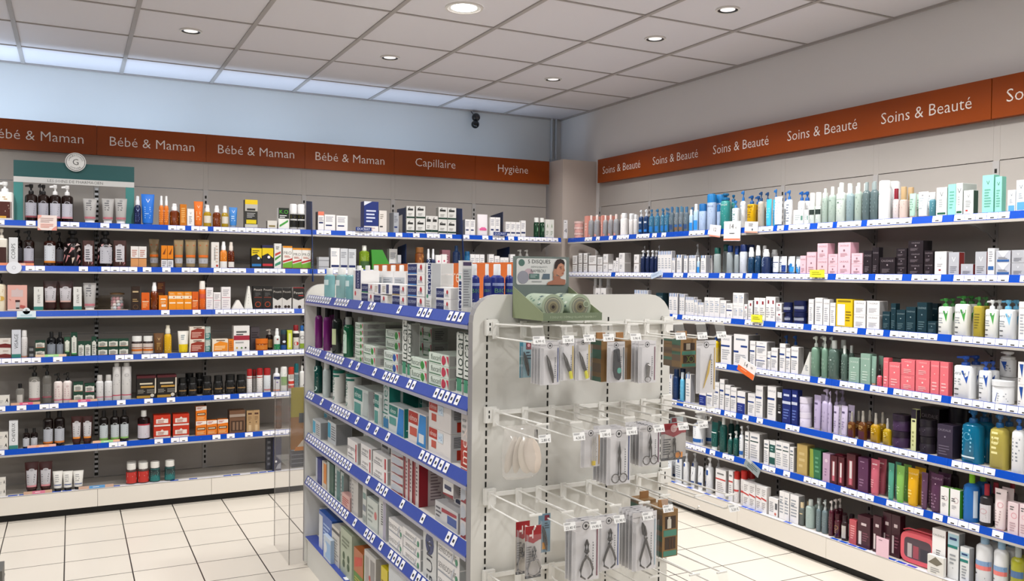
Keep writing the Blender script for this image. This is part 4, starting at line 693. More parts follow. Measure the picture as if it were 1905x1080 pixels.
st('blubx2','box','blue gauze carton','2257ac',[('r',0,0,.3,.9,'cfd2d6'),('l',.36,.94,.2,.8,6,'aac0e4')],side='1c4890')
st('smwb','box','small white-blue carton','bcc8d4',[('r',.3,.1,1,.8,'8fb4dc'),('c',.3,.5,.2,'d8dce0')],side='9ab0c8')
st('wbx6','box','tall cream carton with grey head','cdc9c0',[('r',0,.84,1,.92,'33343a'),('l',.1,.9,.1,.7,8,'8f8c86')],side='a9a59c')
st('sagebx6','box','pale sage carton with green dots','aab49c',[('c',.3,.42,.1,'33502c'),('c',.7,.42,.1,'33502c'),('c',.3,.24,.1,'33502c'),('c',.7,.24,.1,'33502c'),('l',.15,.8,.6,.85,3,'77806c')],side='b4bda9')
st('orgrn','box','orange and green carton','b4622c',[('r',0,0,1,.4,'4f7f24'),('p',[(.1,.5),(.9,.7),(.9,.9),(.1,.75)],'c4381c'),('l',.1,.9,.1,.3,3,'c4b44a')],side='4f7f24')
st('wtxt','box','white carton with columns of print','c9c6c2',[('r',.1,.1,.4,.9,'a4a09c'),('r',.55,.1,.9,.9,'8f8c8a'),('c',.5,.5,.08,'b9403a')],side='b4b0ac')
st('yelsm','box','small yellow carton','d8c414',[('l',.1,.9,.2,.8,3,'8a7a0a')],side='b4a40f')
st('blubx3','box','white carton with blue arch','cfd4d8',[('p',[(.3,.0),(1,.0),(1,.6),(.7,.7)],'2a74b0'),('c',.4,.7,.1,'9aa4b0'),('l',.5,.95,.1,.4,3,'a4cbe8')],side='1f5a8c')

# ------------------------------------------------------------------ room shell
def tile_mat(name, base, line, x0, y0, tx, ty, lw, rough, var=.03):
    m = bpy.data.materials.new(name); m.use_nodes = True; nt = m.node_tree; b = nt.nodes['Principled BSDF']
    tc = nt.nodes.new('ShaderNodeTexCoord'); mp = nt.nodes.new('ShaderNodeMapping'); br = nt.nodes.new('ShaderNodeTexBrick')
    mp.inputs['Location'].default_value = (-x0,-y0,0)
    nt.links.new(tc.outputs['Object'],mp.inputs['Vector']); nt.links.new(mp.outputs['Vector'],br.inputs['Vector'])
    br.offset = 0; br.squash = 1
    br.inputs['Scale'].default_value = 1; br.inputs['Brick Width'].default_value = tx; br.inputs['Row Height'].default_value = ty
    br.inputs['Mortar Size'].default_value = lw; br.inputs['Mortar Smooth'].default_value = .1; br.inputs['Bias'].default_value = 0
    c = lin(base); br.inputs['Color1'].default_value = (*c,1); br.inputs['Color2'].default_value = (*[v*(1-var) for v in c],1)
    br.inputs['Mortar'].default_value = (*lin(line),1)
    nt.links.new(br.outputs['Color'],b.inputs['Base Color']); b.inputs['Roughness'].default_value = rough
    return m
def wall_mat(name, base, rough=.7, sc=180, st=.04):
    m = bpy.data.materials.new(name); m.use_nodes = True; nt = m.node_tree; b = nt.nodes['Principled BSDF']
    n = nt.nodes.new('ShaderNodeTexNoise'); n.inputs['Scale'].default_value = sc
    tc = nt.nodes.new('ShaderNodeTexCoord'); nt.links.new(tc.outputs['Object'],n.inputs['Vector'])
    bp = nt.nodes.new('ShaderNodeBump'); bp.inputs['Strength'].default_value = st; bp.inputs['Distance'].default_value = .002
    nt.links.new(n.outputs['Fac'],bp.inputs['Height']); nt.links.new(bp.outputs['Normal'],b.inputs['Normal'])
    b.inputs['Base Color'].default_value = (*lin(base),1); b.inputs['Roughness'].default_value = rough
    return m
XL, YF = -8.0, -9.2
def slab(name, x0,y0,z0,x1,y1,z1,m):
    b = MB(); b.box(x0,y0,z0,x1,y1,z1,m); return struct(b.build(name,smooth=False))
slab('floor',XL,YF,-.05,.1,.1,0,tile_mat('floor_tiles','d6cec1','241d19',-3.922,-.723,.309,.305,.0032,.28))
slab('wall_back',XL,0,0,.12,.1,H_CEIL,wall_mat('paint_back','cfcfcd'))
slab('wall_side',0,YF,0,.12,0,H_CEIL,wall_mat('paint_side','dcd9d8'))
slab('ceiling',XL,YF,H_CEIL,.12,.1,H_CEIL+.04,wall_mat('ceiling_tile','d5d2d6',.85,260,.25))
g = MB(); gm = mat('a39d99',.5)
for k in range(13):
    x = -.579-.6*k; g.box(x-.012,YF,H_CEIL-.007,x+.012,0,H_CEIL,gm)
for k in range(15):
    y = -.501-.6*k; g.box(XL,y-.006,H_CEIL-.006,0,y+.006,H_CEIL,gm)
g.box(XL,-.02,H_CEIL-.012,0,0,H_CEIL,gm); g.box(-.02,YF,H_CEIL-.012,0,0,H_CEIL,gm)
struct(g.build('trim_1',smooth=False))
slab('corner_column',-.325,-.597,0,0,0,2.467,wall_mat('column','c3b8b0'))

# ------------------------------------------------------------------ wall shelving
PANEL = wall_mat('shelf_back_panel','a7a19b',.55,300,.02); PLINTH = mat('e4ded4',.4); STEEL = mat('a9a6a4',.4); BOARD = mat('b4afa8',.45)
SLOT = mat('16150f',.8); RAIL = mat('0a48b4',.25); RAILP = mat('d9d7dc',.3); TAGM = mat('eeeef2',.4); INK = mat('23232b',.6); KICK = mat('0c0b0a',.6)
ORD = ['top','second','third','fourth','fifth','sixth','seventh']
BAYN = ['first','second','third','fourth','fifth','sixth','seventh']
ZS = [1.803,1.531,1.256,.975,.689,.425]
ZB = .153
def bay(wall, i, a0, a1):
    """one bay of wall shelving; local x runs along the wall, local -y is out of the wall, origin on the panel plane"""
    L = a1-a0
    r = empty('shelving_bay')
    if wall == 'B': r.location = (a0,-.386,0); wn = 'back wall'
    else: r.location = (-.02,-a0,0); r.rotation_euler = (0,0,-PI/2); wn = 'beauty wall'
    tag(r,'grey panelled shelving bay with white plinth, %s from corner, %s'%(BAYN[i],wn),'shelving','shelving bays on the '+wn)
    b = MB()
    for z0,z1 in ((.16,.62),(.623,1.105),(1.108,1.59),(1.593,2.083),(2.087,2.467)): b.box(.0165,0,z0,L-.0165,.014,z1,PANEL)
    b.build('back_panel',r,smooth=False)
    u = MB(); x = 0
    u.box(x-.016,-.004,.15,x+.016,.012,2.083,STEEL)
    z = .19
    if wall == 'B' and i == 4:   # the plain dark post with white rungs
        u.box(x-.011,-.0045,.17,x+.011,-.004,2.06,SLOT)
        while z < 2.05: u.box(x-.010,-.0055,z,x+.010,-.0045,z+.016,mat('d8dade',.3)); z += .032
    while z < 2.06:
        u.box(x-.006,-.0048,z,x+.006,-.004,z+.02,SLOT); z += .036
    u.box(x-.016,.0,2.083,x+.016,.012,2.467,PANEL)
    u.build('upright',r,smooth=False)
    f = empty('base_plinth'); f.location = r.location; f.rotation_euler = r.rotation_euler
    tag(f,'white plinth with grey deck at floor, %s bay from corner, %s'%(BAYN[i],wn),'plinth','plinths of the '+wn)
    r = f
    p = MB(); p.box(.001,-.325,.045,L-.001,-.307,ZB,PLINTH); p.build('plinth_panel',r,smooth=False)
    p = MB(); p.box(0,-.295,0,L,-.28,.05,KICK); p.build('toe_kick',r,smooth=False)
    p = MB(); p.box(0,-.325,ZB-.001,L,0,ZB+.004,BOARD); p.build('base_deck',r,smooth=False)
    p = MB(); p.box(0,-.325,ZB+.004,L,-.297,ZB+.0055,RAILP); q = p.build('deck_rail',r,smooth=False)
    rr = random.Random(i*7+len(wn)); x = .02
    while x < L-.06:
        if rr.random() < .4:
            t = MB(); t.box(x,-.322,ZB+.0055,x+.05,-.3,ZB+.0062,RAIL); t.build('price_tag',q,smooth=False)
        x += .058
def shelf(wall, i, lv, a0, a1, dens):
    L = a1-a0; z = ZS[lv]; wn = 'back wall' if wall == 'B' else 'beauty wall'
    r = empty('shelf')
    if wall == 'B': r.location = (a0,-.386,z)
    else: r.location = (-.02,-a0,z); r.rotation_euler = (0,0,-PI/2)
    D = .325 if wall == 'B' else .304
    tag(r,'white shelf with blue price rail, %s level, %s bay from corner, %s'%(ORD[lv],BAYN[i],wn),'shelf','shelves on the '+wn)
    b = MB(); b.box(.0005,-D+.006,-.014,L-.0005,-.0064,.013,BOARD); b.build('board',r,smooth=False)
    b = MB(); b.prism([(-D-.003,-.017),(-D+.002,.0165),(-D+.006,.0165),(-D+.006,-.017)],.0005,L-.0005,RAIL,'x')
    rail = b.build('price_rail',r,smooth=False)
    b = MB(); b.box(.0005,-D-.003,-.029,L-.0005,-D+.02,-.017,BOARD); b.build('front_lip',r,smooth=False)
    for s, x in (('a',.004),('b',L-.006)):
        b = MB(); b.prism([(-.0064,-.014),(-.24,-.014),(-.16,-.03),(-.05,-.062),(-.02,-.085),(-.0064,-.09)],x-.0012,x+.0012,STEEL,'x'); b.build('bracket',r,smooth=False)
    rr = random.Random(i*31+lv*7+len(wn)); x = .004+rr.random()*.02
    while x < L-.056:
        if rr.random() < dens:
            t = MB(); wd = .050
            t.poly([(x,-D-.0036,-.0135),(x+wd,-D-.0036,-.0135),(x+wd,-D+.0010,.0145),(x,-D+.0010,.0145)],[(0,1,2,3)],TAGM)
            t.poly([(x+.016,-D-.0036,-.0105),(x+.034,-D-.0036,-.0105),(x+.034,-D-.0027,-.0050),(x+.016,-D-.0027,-.0050)],[(0,1,2,3)],INK)
            t.build('price_tag',rail,smooth=False); x += wd+.002
        else: x += .03+rr.random()*.04
BX = [-.343-.68*k for k in range(8)]
RY = [.692+.68*k for k in range(8)]
BD = [[.85,.6,.95,.5,.4,.4],[.6,.6,.9,.8,.8,.6],[.7,.6,.85,.85,.8,.8],[.85,.8,.85,.7,.75,.8],[.5,.6,.12,.7,.5,.45],[.3,.5,.1,.6,.4,.3]]
for i in range(6):
    a1, a0 = BX[i], BX[i+1]
    bay('B',i,a0,a1)
    for lv in range(6): shelf('B',i,lv,a0,(a1 if i else -.40),BD[i][lv])
for i in range(6):
    a0, a1 = RY[i], RY[i+1]
    bay('R',i,a0,a1)
    for lv in range(6): shelf('R',i,lv,a0,a1,[.45,.85,.8,.75,.8,.85][lv] if i < 3 else [.75,.8,.7,.8,.6,.65][lv])

# sign boards
SIGN = mat('8c3b00',.4,spec=.3); SIGNT = mat('eae2da',.4)
def sign(wall, i, a0, a1, texts, label):
    L = a1-a0; r = empty('sign_board')
    if wall == 'B': r.location = (a0,-.386,2.372)
    else: r.location = (-.02,-a0,2.372); r.rotation_euler = (0,0,-PI/2)
    tag(r,label,'sign','orange sign boards')
    d = .022 if wall == 'B' else .04
    b = MB(); b.box(.001,-d,-.095,L-.001,-.001,.095,SIGN); b.build('board',r,smooth=False)
    for s, x, wd in texts:
        V,F,rt = txt(s); b = MB(); h = wd/rt
        b.poly([(x+p*h,-d-.0008,q*h) for p,q in V],F,SIGNT); b.build('lettering',r,smooth=False)
nm = ['Hygiène','Capillaire']+['Bébé & Maman']*4
wd = [.275,.335,.525,.525,.525,.525]
bl = ['orange sign board reading Hygiène above back wall shelves','orange sign board reading Capillaire above back wall shelves',
 'orange Bébé & Maman sign board directly beside the Capillaire sign','orange Bébé & Maman sign board, second from the Capillaire sign',
 'orange Bébé & Maman sign board above the teal display header','orange Bébé & Maman sign board, fourth from the Capillaire sign']
for i in range(6): sign('B',i,BX[i+1],BX[i],[(nm[i],.34,wd[i])],bl[i])
sign('R',0,.708,4.087,[('Soins & Beauté',.335+.672*k,.515) for k in range(5)],'long orange sign board reading Soins & Beauté five times')
sign('R',1,4.089,4.78,[('Soins & Beauté',.33,.515)],'shorter orange Soins & Beauté sign board farthest from the corner')

# ------------------------------------------------------------------ centre island
IX0, IX1, IY0, IY1 = -2.808, -2.076, -2.2, -4.265    # left face, right face, far end, near end panel back
WHITE = wall_mat('island_white','d6d5cf',.45,400,.01); EDGE = mat('8d8b8c',.4)
isl = empty('island_shelving',(-2.44,-3.24,0)); tag(isl,'white freestanding island gondola with rounded end panels and peg board end','gondola')
def I(x,y,z): return (x+2.44,y+3.24,z)
def rpanel(name, y0, y1):
    pts = []; z1 = 1.465; r = .085; x0, x1 = IX0-.004, IX1+.004
    pts += [(x0,.02),(x1,.02)]
    for a in range(0,7): t = PI/2*a/6; pts.append((x1-r+r*math.cos(t),z1-r+r*math.sin(t)))
    for a in range(0,7): t = PI/2+PI/2*a/6; pts.append((x0+r+r*math.cos(t),z1-r+r*math.sin(t)))
    P = [(q[0]+2.44,q[1]) for q in pts]
    b = MB(); n = len(P); ya, yb = y0+3.24, y1+3.24
    b.poly([(q[0],ya,q[1]) for q in P],[tuple(range(n))],WHITE); b.poly([(q[0],yb,q[1]) for q in P],[tuple(range(n-1,-1,-1))],WHITE)
    for i in range(n):
        p, q = P[i], P[(i+1)%n]; b.face([(p[0],ya,p[1]),(p[0],yb,p[1]),(q[0],yb,q[1]),(q[0],ya,q[1])],EDGE)
    if y0 < -4:   # slot columns of the peg end
        for sx in (-2.764,-2.55,-2.324,-2.106):
            z = .3
            while z < 1.385:
                b.box(sx+2.44-.0028,ya-.0007,z,sx+2.44+.0028,ya-.0002,z+.017,SLOT); z += .0262
    return b.build(name,isl,smooth=False)
rpanel('end_panel',-4.298,-4.266); rpanel('end_panel',-2.218,-2.192)
b = MB(); b.box(-.015,IY1+3.24,.153,.015,IY0+3.22,1.43,WHITE); b.build('spine_panel',isl,smooth=False)
ipl = empty('island_plinth',(-2.44,-3.24,0)); tag(ipl,'white plinth of the island with blue-edged deck','plinth')
b = MB(); b.box(IX0+.012+2.44,IY1+3.241,.0,IX1-.012+2.44,IY0+3.22,.145,WHITE); b.build('plinth_panel',ipl,smooth=False)
ISZ = [1.39,1.127,.895,.676,.452]
IRAIL = mat('32489c',.35); IEDGE = mat('9b9aa6',.35); ISURF = mat('cfcdc7',.4)
def ishelf(lv, side):
    z = ISZ[lv]; r = empty('island_shelf',(-2.44,-3.24,z)); s = -1 if side == 'L' else 1
    tag(r,'white island shelf with sloping blue price rail, %s level, %s side'%(ORD[lv],'tiled aisle' if side == 'L' else 'beauty wall'),'shelf','island shelves')
    y0, y1 = IY1+3.242, IY0+3.215; X = .368
    if side == 'L': X = .368
    b = MB(); b.box(min(s*.016,s*(X-.01)),y0,-.008,max(s*.016,s*(X-.01)),y1,.014,ISURF); b.build('board',r,smooth=False)
    b = MB(); P = [(s*(X-.012),.019),(s*(X+.006),-.016),(s*(X+.006),-.02),(s*(X-.012),-.02)]
    b.prism(P if s > 0 else P[::-1],y0,y1,IRAIL,'y'); rail = b.build('price_rail',r,smooth=False)
    b = MB(); b.box(min(s*(X-.03),s*(X+.006)),y0,-.032,max(s*(X-.03),s*(X+.006)),y1,-.02,IEDGE); b.build('front_lip',r,smooth=False)
    if side != 'L': return
    rr = random.Random(lv+3); y = y1-.02
    while y > y0+.07:
        far = (y-y0)/(y1-y0)
        if rr.random() < (.85 if far > .62 else .6):
            t = MB(); wd = .030; x_a, x_b = -(X-.010)-.0012, -(X+.0045)-.0012; yb = y-wd
            t.poly([(x_b,y,-.012),(x_b,yb,-.012),(x_a,yb,.0165),(x_a,y,.0165)],[(0,1,2,3)],TAGM)
            m = .35; xa2 = x_b+(x_a-x_b)*.3-.0008; xb2 = x_b+(x_a-x_b)*.62-.0008; 
            t.poly([(xa2,y-.009,-.012+.0285*.3),(xa2,yb+.009,-.012+.0285*.3),(xb2,yb+.009,-.012+.0285*.62),(xb2,y-.009,-.012+.0285*.62)],[(0,1,2,3)],INK)
            t.build('price_tag',rail,smooth=False); y -= .044
        else: y -= .05+rr.random()*.05
for lv in range(5):
    ishelf(lv,'L'); ishelf(lv,'R')
b = MB(); b.box(IX0+2.44,IY1+3.243,.145,IX1+2.44,IY0+3.215,.152,ISURF); b.build('base_deck',ipl,smooth=False)
b = MB(); b.box(IX0+2.44-.001,IY1+3.243,.1525,IX0+2.44+.06,IY0+3.215,.155,IRAIL); dr = b.build('deck_rail',ipl,smooth=False)
rr = random.Random(5); y = IY0+3.20
while y > IY1+3.3:
    if rr.random() < .6:
        t = MB(); t.box(IX0+2.44+.006,y-.04,.155,IX0+2.44+.04,y,.1557,TAGM); t.build('price_tag',dr,smooth=False)
    y -= .06

# ceiling downlights
def downlight(x, y, r, lit, label):
    e = empty('ceiling_spotlight',(x,y,H_CEIL)); tag(e,label,'ceiling light','recessed ceiling spotlights')
    b = MB(); b.lathe([(r*1.22,-.006),(r*1.22,0),(r,0),(r,-.008),(r*1.1,-.009)][::-1],mat('cfcac4',.4),0,0,28); 
    # ring as annulus
    b = MB(); n = 28; R = []
    for rr_, z in ((r*1.2,-.0005),(r*1.17,-.008),(r*1.03,-.009),(r,-.006)): R.append([(rr_*math.cos(2*PI*i/n),rr_*math.sin(2*PI*i/n),z) for i in range(n)])
    b.rings(R,mat('d6d2cd',.35),False,False); b.build('trim_ring',e)
    b = MB(); R = []
    for rr_, z in ((r,-.006),(r*.93,-.0045),(r*.74,-.003)): R.append([(rr_*math.cos(2*PI*i/n),rr_*math.sin(2*PI*i/n),z) for i in range(n)])
    b.rings(R,mat('1b1b1d',.25) if not lit else mat('f5f5f0',.3),False,False); b.build('reflector',e)
    b = MB(); b.poly([(r*(.95 if lit else .80)*math.cos(2*PI*i/n),r*(.95 if lit else .80)*math.sin(2*PI*i/n),-.0035 if lit else -.0028) for i in range(n)],[tuple(range(n-1,-1,-1))],mat('ffffff',.3,emit=22 if lit else .85)); b.build('bulb',e,smooth=False)
    if lit: lamp('spotlight_light','AREA',(x,y,H_CEIL-.02),26,WARM,shape='DISK',size=.16,spread=2.7)
    else: lamp('spotlight_light','AREA',(x,y,H_CEIL-.02),17,WARM,shape='DISK',size=.1,spread=2.2)
downlight(-2.079,-2.55,.084,True,'large round ceiling lamp glowing bright white')
for x, y, s in ((-3.279,-1.385,'recessed ceiling spotlight above the mother-and-baby signs'),(-2.075,-1.372,'recessed ceiling spotlight, dark rimmed, above the Capillaire sign'),(-.862,-1.36,'recessed ceiling spotlight closest to the room corner'),
    (-.868,-2.56,'recessed ceiling spotlight in front of the Soins & Beauté sign middle'),(-.873,-3.187,'recessed ceiling spotlight farthest from the corner along beauty wall')):
    downlight(x,y,.052,False,s)
# black security camera and cable pipes
e = empty('security_camera',(-.861,-.0,2.86)); tag(e,'small black double-ball security camera hanging below the ceiling','camera')
b = MB(); b.tube([(-.03,-.004,.045),(-.015,-.05,.0)],.004,mat('555',.5)); b.build('arm',e)
b = MB(); b.ball((0,-.06,-.02),.036,mat('1c1a19',.35),14); b.ball((.004,-.092,-.026),.012,mat('3a302a',.2),8); b.build('mount_ball',e)
b = MB(); b.ball((-.02,-.09,-.085),.034,mat('09090a',.25),14); b.build('camera_head',e)
e = empty('cable_conduit',(-.078,-.0,2.43)); tag(e,'pair of thin grey cable pipes beside the wall corner','pipe')
for dx in (-.022,.022):
    b = MB(); b.tube([(dx,-.015,0),(dx,-.015,H_CEIL-2.432)],.011,mat('b9bcc0',.4),8); b.build('pipe',e)
b = MB(); b.box(-.037,-.026,.1,.037,-.002,.118,mat('aaadb2',.4)); b.build('clip',e,smooth=False)

# ------------------------------------------------------------------ products: shelf, style, place along shelf, front plane, base height, width, height, depth (m), label
ITEMS = {
'B1': [
('lotw',-4.246,-.699,1.816,.093,.233,.09,0,1,0),
('ambk',-4.062,-.599,1.816,.025,.237,.025,0,1,1),
('ambk',-4.108,-.699,1.816,.068,.226,.071,0,1,0),
('ambk',-4.042,-.699,1.816,.062,.226,.068,0,1,0),
('ambw',-3.979,-.699,1.816,.064,.228,.068,0,1,0),
('ambw',-3.913,-.699,1.816,.067,.228,.068,0,1,0),
('tubg',-3.787,-.699,1.816,.078,.153,.048,0,1,0),
('tubg',-3.686,-.699,1.816,.07,.158,.043,0,1,0),
('tubg',-3.611,-.699,1.816,.071,.162,.044,0,1,0),
('blusp',-3.514,-.699,1.816,.041,.183,.047,0,1,0),
('blutube',-3.454,-.699,1.816,.079,.198,.05,0,1,0),
('orsp',-3.374,-.699,1.816,.029,.191,.03,0,1,0),
('orsp',-3.344,-.699,1.816,.029,.191,.03,0,1,0),
('amsp',-3.293,-.699,1.816,.061,.146,.061,0,1,0),
('orbox',-3.242,-.699,1.816,.04,.142,.032,0,1,0),
('wvbox',-3.197,-.699,1.816,.042,.114,.036,0,1,0),
('ortube',-3.147,-.699,1.816,.057,.166,.038,0,1,0),
('oilsp',-3.09,-.699,1.816,.05,.147,.05,0,1,0),
('amsp',-3.031,-.699,1.816,.052,.145,.051,0,1,0),
('oilsp',-2.979,-.699,1.816,.045,.145,.045,0,1,0),
('blutube2',-2.927,-.699,1.816,.054,.137,.033,0,1,0),
('ylwblk',-2.812,-.699,1.816,.082,.192,.063,0,1,0),
('smw',-2.673,-.699,1.816,.063,.057,.049,0,1,0),
('kobox',-2.595,-.699,1.816,.071,.147,.055,0,1,0),
('kobot',-2.525,-.699,1.816,.051,.179,.051,0,1,0),
('kobot',-2.472,-.699,1.816,.051,.179,.051,0,1,0),
('wred',-2.338,-.699,1.816,.042,.133,.07,0,1,0),
('wduc',-2.275,-.699,1.816,.076,.114,.059,0,1,0),
('wduc',-2.188,-.699,1.816,.08,.11,.063,0,1,0),
('navytall',-1.974,-.699,1.816,.107,.22,.083,0,1,0),
('cream',-1.887,-.699,1.816,.057,.159,.044,0,1,0),
('greybx',-1.785,-.699,1.816,.038,.149,.1,0,1,0),
('wgreen',-1.675,-.699,1.816,.061,.1,.047,0,2,0),
('wgreen',-1.675,-.699,1.917,.061,.1,.047,1,2,0),
('wgreen',-1.596,-.699,1.816,.071,.102,.056,0,2,0),
('wgreen',-1.596,-.699,1.918,.071,.102,.056,1,2,0),
('wgreen',-1.531,-.699,1.816,.047,.135,.036,0,1,0),
('wgreen',-1.483,-.699,1.816,.047,.135,.036,0,1,0),
('wgreen',-1.419,-.699,1.816,.069,.102,.054,0,2,0),
('wgreen',-1.419,-.699,1.918,.069,.102,.054,1,2,0),
('wgreen',-1.346,-.699,1.816,.069,.101,.053,0,2,0),
('wgreen',-1.346,-.699,1.918,.069,.101,.053,1,2,0),
('wduc',-1.213,-.667,1.816,.042,.118,.033,0,1,0),
('wduc',-1.17,-.667,1.816,.042,.118,.033,0,1,0),
('wduc',-1.215,-.699,1.816,.04,.121,.031,0,1,0),
('wduc',-1.173,-.699,1.816,.04,.121,.031,0,1,0),
('wpink',-1.083,-.699,1.816,.086,.165,.044,0,1,0),
('wduc',-1.004,-.699,1.816,.041,.146,.032,0,1,0),
('wduc',-.961,-.699,1.816,.041,.146,.032,0,1,0),
('wnavy',-.871,-.699,1.816,.042,.116,.033,0,1,0),
('wnavy',-.827,-.699,1.816,.042,.116,.033,0,1,0),
('wnavy',-.783,-.699,1.816,.042,.116,.033,0,1,0),
('wnavy',-.737,-.699,1.816,.041,.13,.032,0,1,0),
('grnbot',-.609,-.699,1.816,.043,.158,.043,0,1,0),
('grnbot',-.559,-.699,1.816,.041,.158,.043,0,1,0),
('wgrnb',-.519,-.699,1.816,.037,.147,.03,0,1,0),
('wgrnb',-.48,-.699,1.816,.039,.147,.03,0,1,0),
],
'B2': [
('lotw2',-4.263,-.699,1.544,.067,.223,.048,0,1,0),
('corps',-4.2,-.704,1.544,.046,.171,.036,0,1,0),
('ambk',-4.178,-.609,1.544,.044,.223,.044,0,1,1),
('ambk',-4.12,-.699,1.544,.06,.216,.06,0,1,0),
('ambo',-4.008,-.699,1.544,.067,.22,.06,0,1,0),
('ambk',-3.956,-.599,1.544,.043,.214,.043,0,1,1),
('patbot',-3.885,-.699,1.544,.104,.225,.099,0,1,0),
('patpouch',-3.796,-.699,1.544,.065,.164,.033,0,1,0),
('patbot2',-3.701,-.699,1.544,.092,.225,.091,0,1,0),
('patpouch',-3.617,-.699,1.544,.075,.169,.039,0,1,0),
('wor',-3.532,-.699,1.544,.045,.134,.035,0,1,0),
('wor',-3.485,-.699,1.544,.045,.134,.035,0,1,0),
('tantube',-3.412,-.639,1.544,.062,.185,.038,0,1,1),
('orwbx',-3.357,-.699,1.544,.035,.143,.03,0,1,0),
('orwbx',-3.32,-.699,1.544,.035,.143,.03,0,1,0),
('tantube',-3.268,-.699,1.544,.058,.183,.036,0,1,0),
('tantube',-3.194,-.699,1.544,.069,.185,.043,0,1,0),
('tantube',-3.115,-.699,1.544,.072,.187,.044,0,1,0),
('wbk',-3.043,-.699,1.544,.048,.173,.037,0,1,0),
('orwsp',-2.987,-.699,1.544,.047,.179,.046,0,1,0),
('amsp3',-2.939,-.699,1.544,.044,.177,.043,0,1,0),
('ybox',-2.776,-.699,1.544,.067,.139,.052,0,1,0),
('ybox2',-2.702,-.699,1.544,.074,.161,.057,0,1,0),
('wcolr',-2.634,-.699,1.544,.048,.174,.037,0,1,0),
('pro',-2.568,-.699,1.544,.063,.159,.049,0,1,0),
('pro',-2.503,-.699,1.544,.061,.146,.047,0,1,0),
('pro',-2.44,-.699,1.544,.061,.146,.047,0,1,0),
('smgrey',-2.316,-.699,1.544,.073,.044,.057,0,2,0),
('smgrey',-2.316,-.699,1.588,.073,.044,.057,1,2,0),
('wbig',-2.235,-.699,1.544,.065,.153,.051,0,1,0),
('wgrey',-2.171,-.699,1.544,.054,.151,.042,0,1,0),
('wgrey',-2.112,-.699,1.544,.055,.149,.043,0,1,0),
('grnlot',-2.013,-.699,1.544,.075,.177,.074,0,1,0),
('wnavy',-1.782,-.629,1.544,.061,.158,.048,0,1,1),
('smgrey',-1.758,-.699,1.544,.025,.113,.03,0,1,0),
('brncan',-1.59,-.699,1.544,.066,.173,.065,0,1,0),
('navwht',-1.526,-.699,1.544,.034,.163,.034,0,1,0),
('navwht',-1.488,-.699,1.544,.033,.163,.034,0,1,0),
('pinkbx',-1.361,-.629,1.544,.066,.16,.051,0,1,1),
('wpk',-1.449,-.699,1.544,.043,.119,.034,0,1,0),
('wpk',-1.404,-.699,1.544,.04,.125,.031,0,1,0),
('navbot',-1.294,-.699,1.544,.059,.193,.059,0,1,0),
('blucan',-1.209,-.699,1.544,.04,.151,.039,0,1,0),
('wsm',-1.172,-.668,1.544,.036,.13,.03,0,1,0),
('wsm',-1.134,-.668,1.544,.035,.13,.03,0,1,0),
('wsm',-1.097,-.668,1.544,.033,.13,.03,0,1,0),
('wsm',-1.171,-.699,1.544,.037,.13,.03,0,1,0),
('wsm',-1.132,-.699,1.544,.036,.13,.03,0,1,0),
('wsm',-1.091,-.699,1.544,.038,.13,.03,0,1,0),
('wsm',-1.012,-.699,1.544,.042,.133,.033,0,1,0),
('wsm',-.963,-.699,1.544,.042,.121,.033,0,1,0),
('wsm',-.918,-.699,1.544,.035,.11,.03,0,1,0),
('wsm',-.882,-.699,1.544,.035,.11,.03,0,1,0),
('wsm',-.828,-.699,1.544,.041,.136,.032,0,1,0),
('wpump',-.702,-.609,1.544,.052,.178,.052,0,1,1),
('wpump',-.641,-.609,1.544,.052,.178,.052,0,1,1),
],
'B3': [
('crmpump',-4.273,-.699,1.269,.071,.228,.071,0,1,0),
('pnkcard',-4.18,-.699,1.269,.102,.16,.08,0,1,0),
('etape1',-4.068,-.699,1.269,.05,.149,.039,0,1,0),
('brntube',-4.004,-.699,1.269,.08,.187,.05,0,1,0),
('brntube',-3.922,-.699,1.269,.083,.187,.05,0,1,0),
('etape2',-3.856,-.699,1.269,.046,.15,.039,0,1,0),
('tubg',-3.788,-.699,1.269,.074,.175,.046,0,1,0),
('dkgold',-3.526,-.699,1.269,.05,.154,.039,0,1,0),
('orb2',-3.468,-.699,1.269,.047,.114,.037,0,1,0),
('brnbx',-3.368,-.609,1.269,.049,.061,.038,0,3,1),
('brnbx',-3.368,-.609,1.33,.049,.061,.038,1,3,1),
('brnbx',-3.368,-.609,1.391,.049,.061,.038,2,3,1),
('amsp',-3.414,-.699,1.269,.048,.181,.047,0,1,0),
('orb3',-3.362,-.699,1.269,.053,.096,.041,0,1,0),
('orb4',-3.307,-.699,1.269,.046,.12,.036,0,1,0),
('orb4',-3.26,-.699,1.269,.046,.12,.036,0,1,0),
('orb4',-3.212,-.699,1.269,.046,.12,.036,0,1,0),
('orb2',-3.167,-.699,1.269,.039,.12,.03,0,1,0),
('orbot',-3.121,-.699,1.269,.044,.191,.044,0,1,0),
('wthin',-3.077,-.699,1.269,.043,.148,.034,0,1,0),
('wthin',-3.029,-.699,1.269,.046,.116,.035,0,1,0),
('wthin',-2.973,-.699,1.269,.058,.152,.045,0,1,0),
('wlow',-2.895,-.699,1.269,.083,.063,.05,0,1,0),
('wcone',-2.825,-.699,1.269,.052,.158,.05,0,1,0),
('blkor',-2.765,-.699,1.269,.062,.157,.048,0,1,0),
('blkor',-2.701,-.699,1.269,.062,.157,.048,0,1,0),
('blkwht',-2.635,-.699,1.269,.062,.146,.048,0,1,0),
('blkwht',-2.571,-.699,1.269,.062,.146,.048,0,1,0),
('blkred',-2.492,-.699,1.269,.077,.151,.06,0,1,0),
],
'B4': [
('wredpic',-4.243,-.699,.988,.059,.061,.046,0,2,0),
('wredpic',-4.243,-.699,1.049,.059,.061,.046,1,2,0),
('visage',-4.185,-.704,.988,.047,.172,.037,0,1,0),
('whtcan',-4.144,-.699,.988,.035,.168,.034,0,1,0),
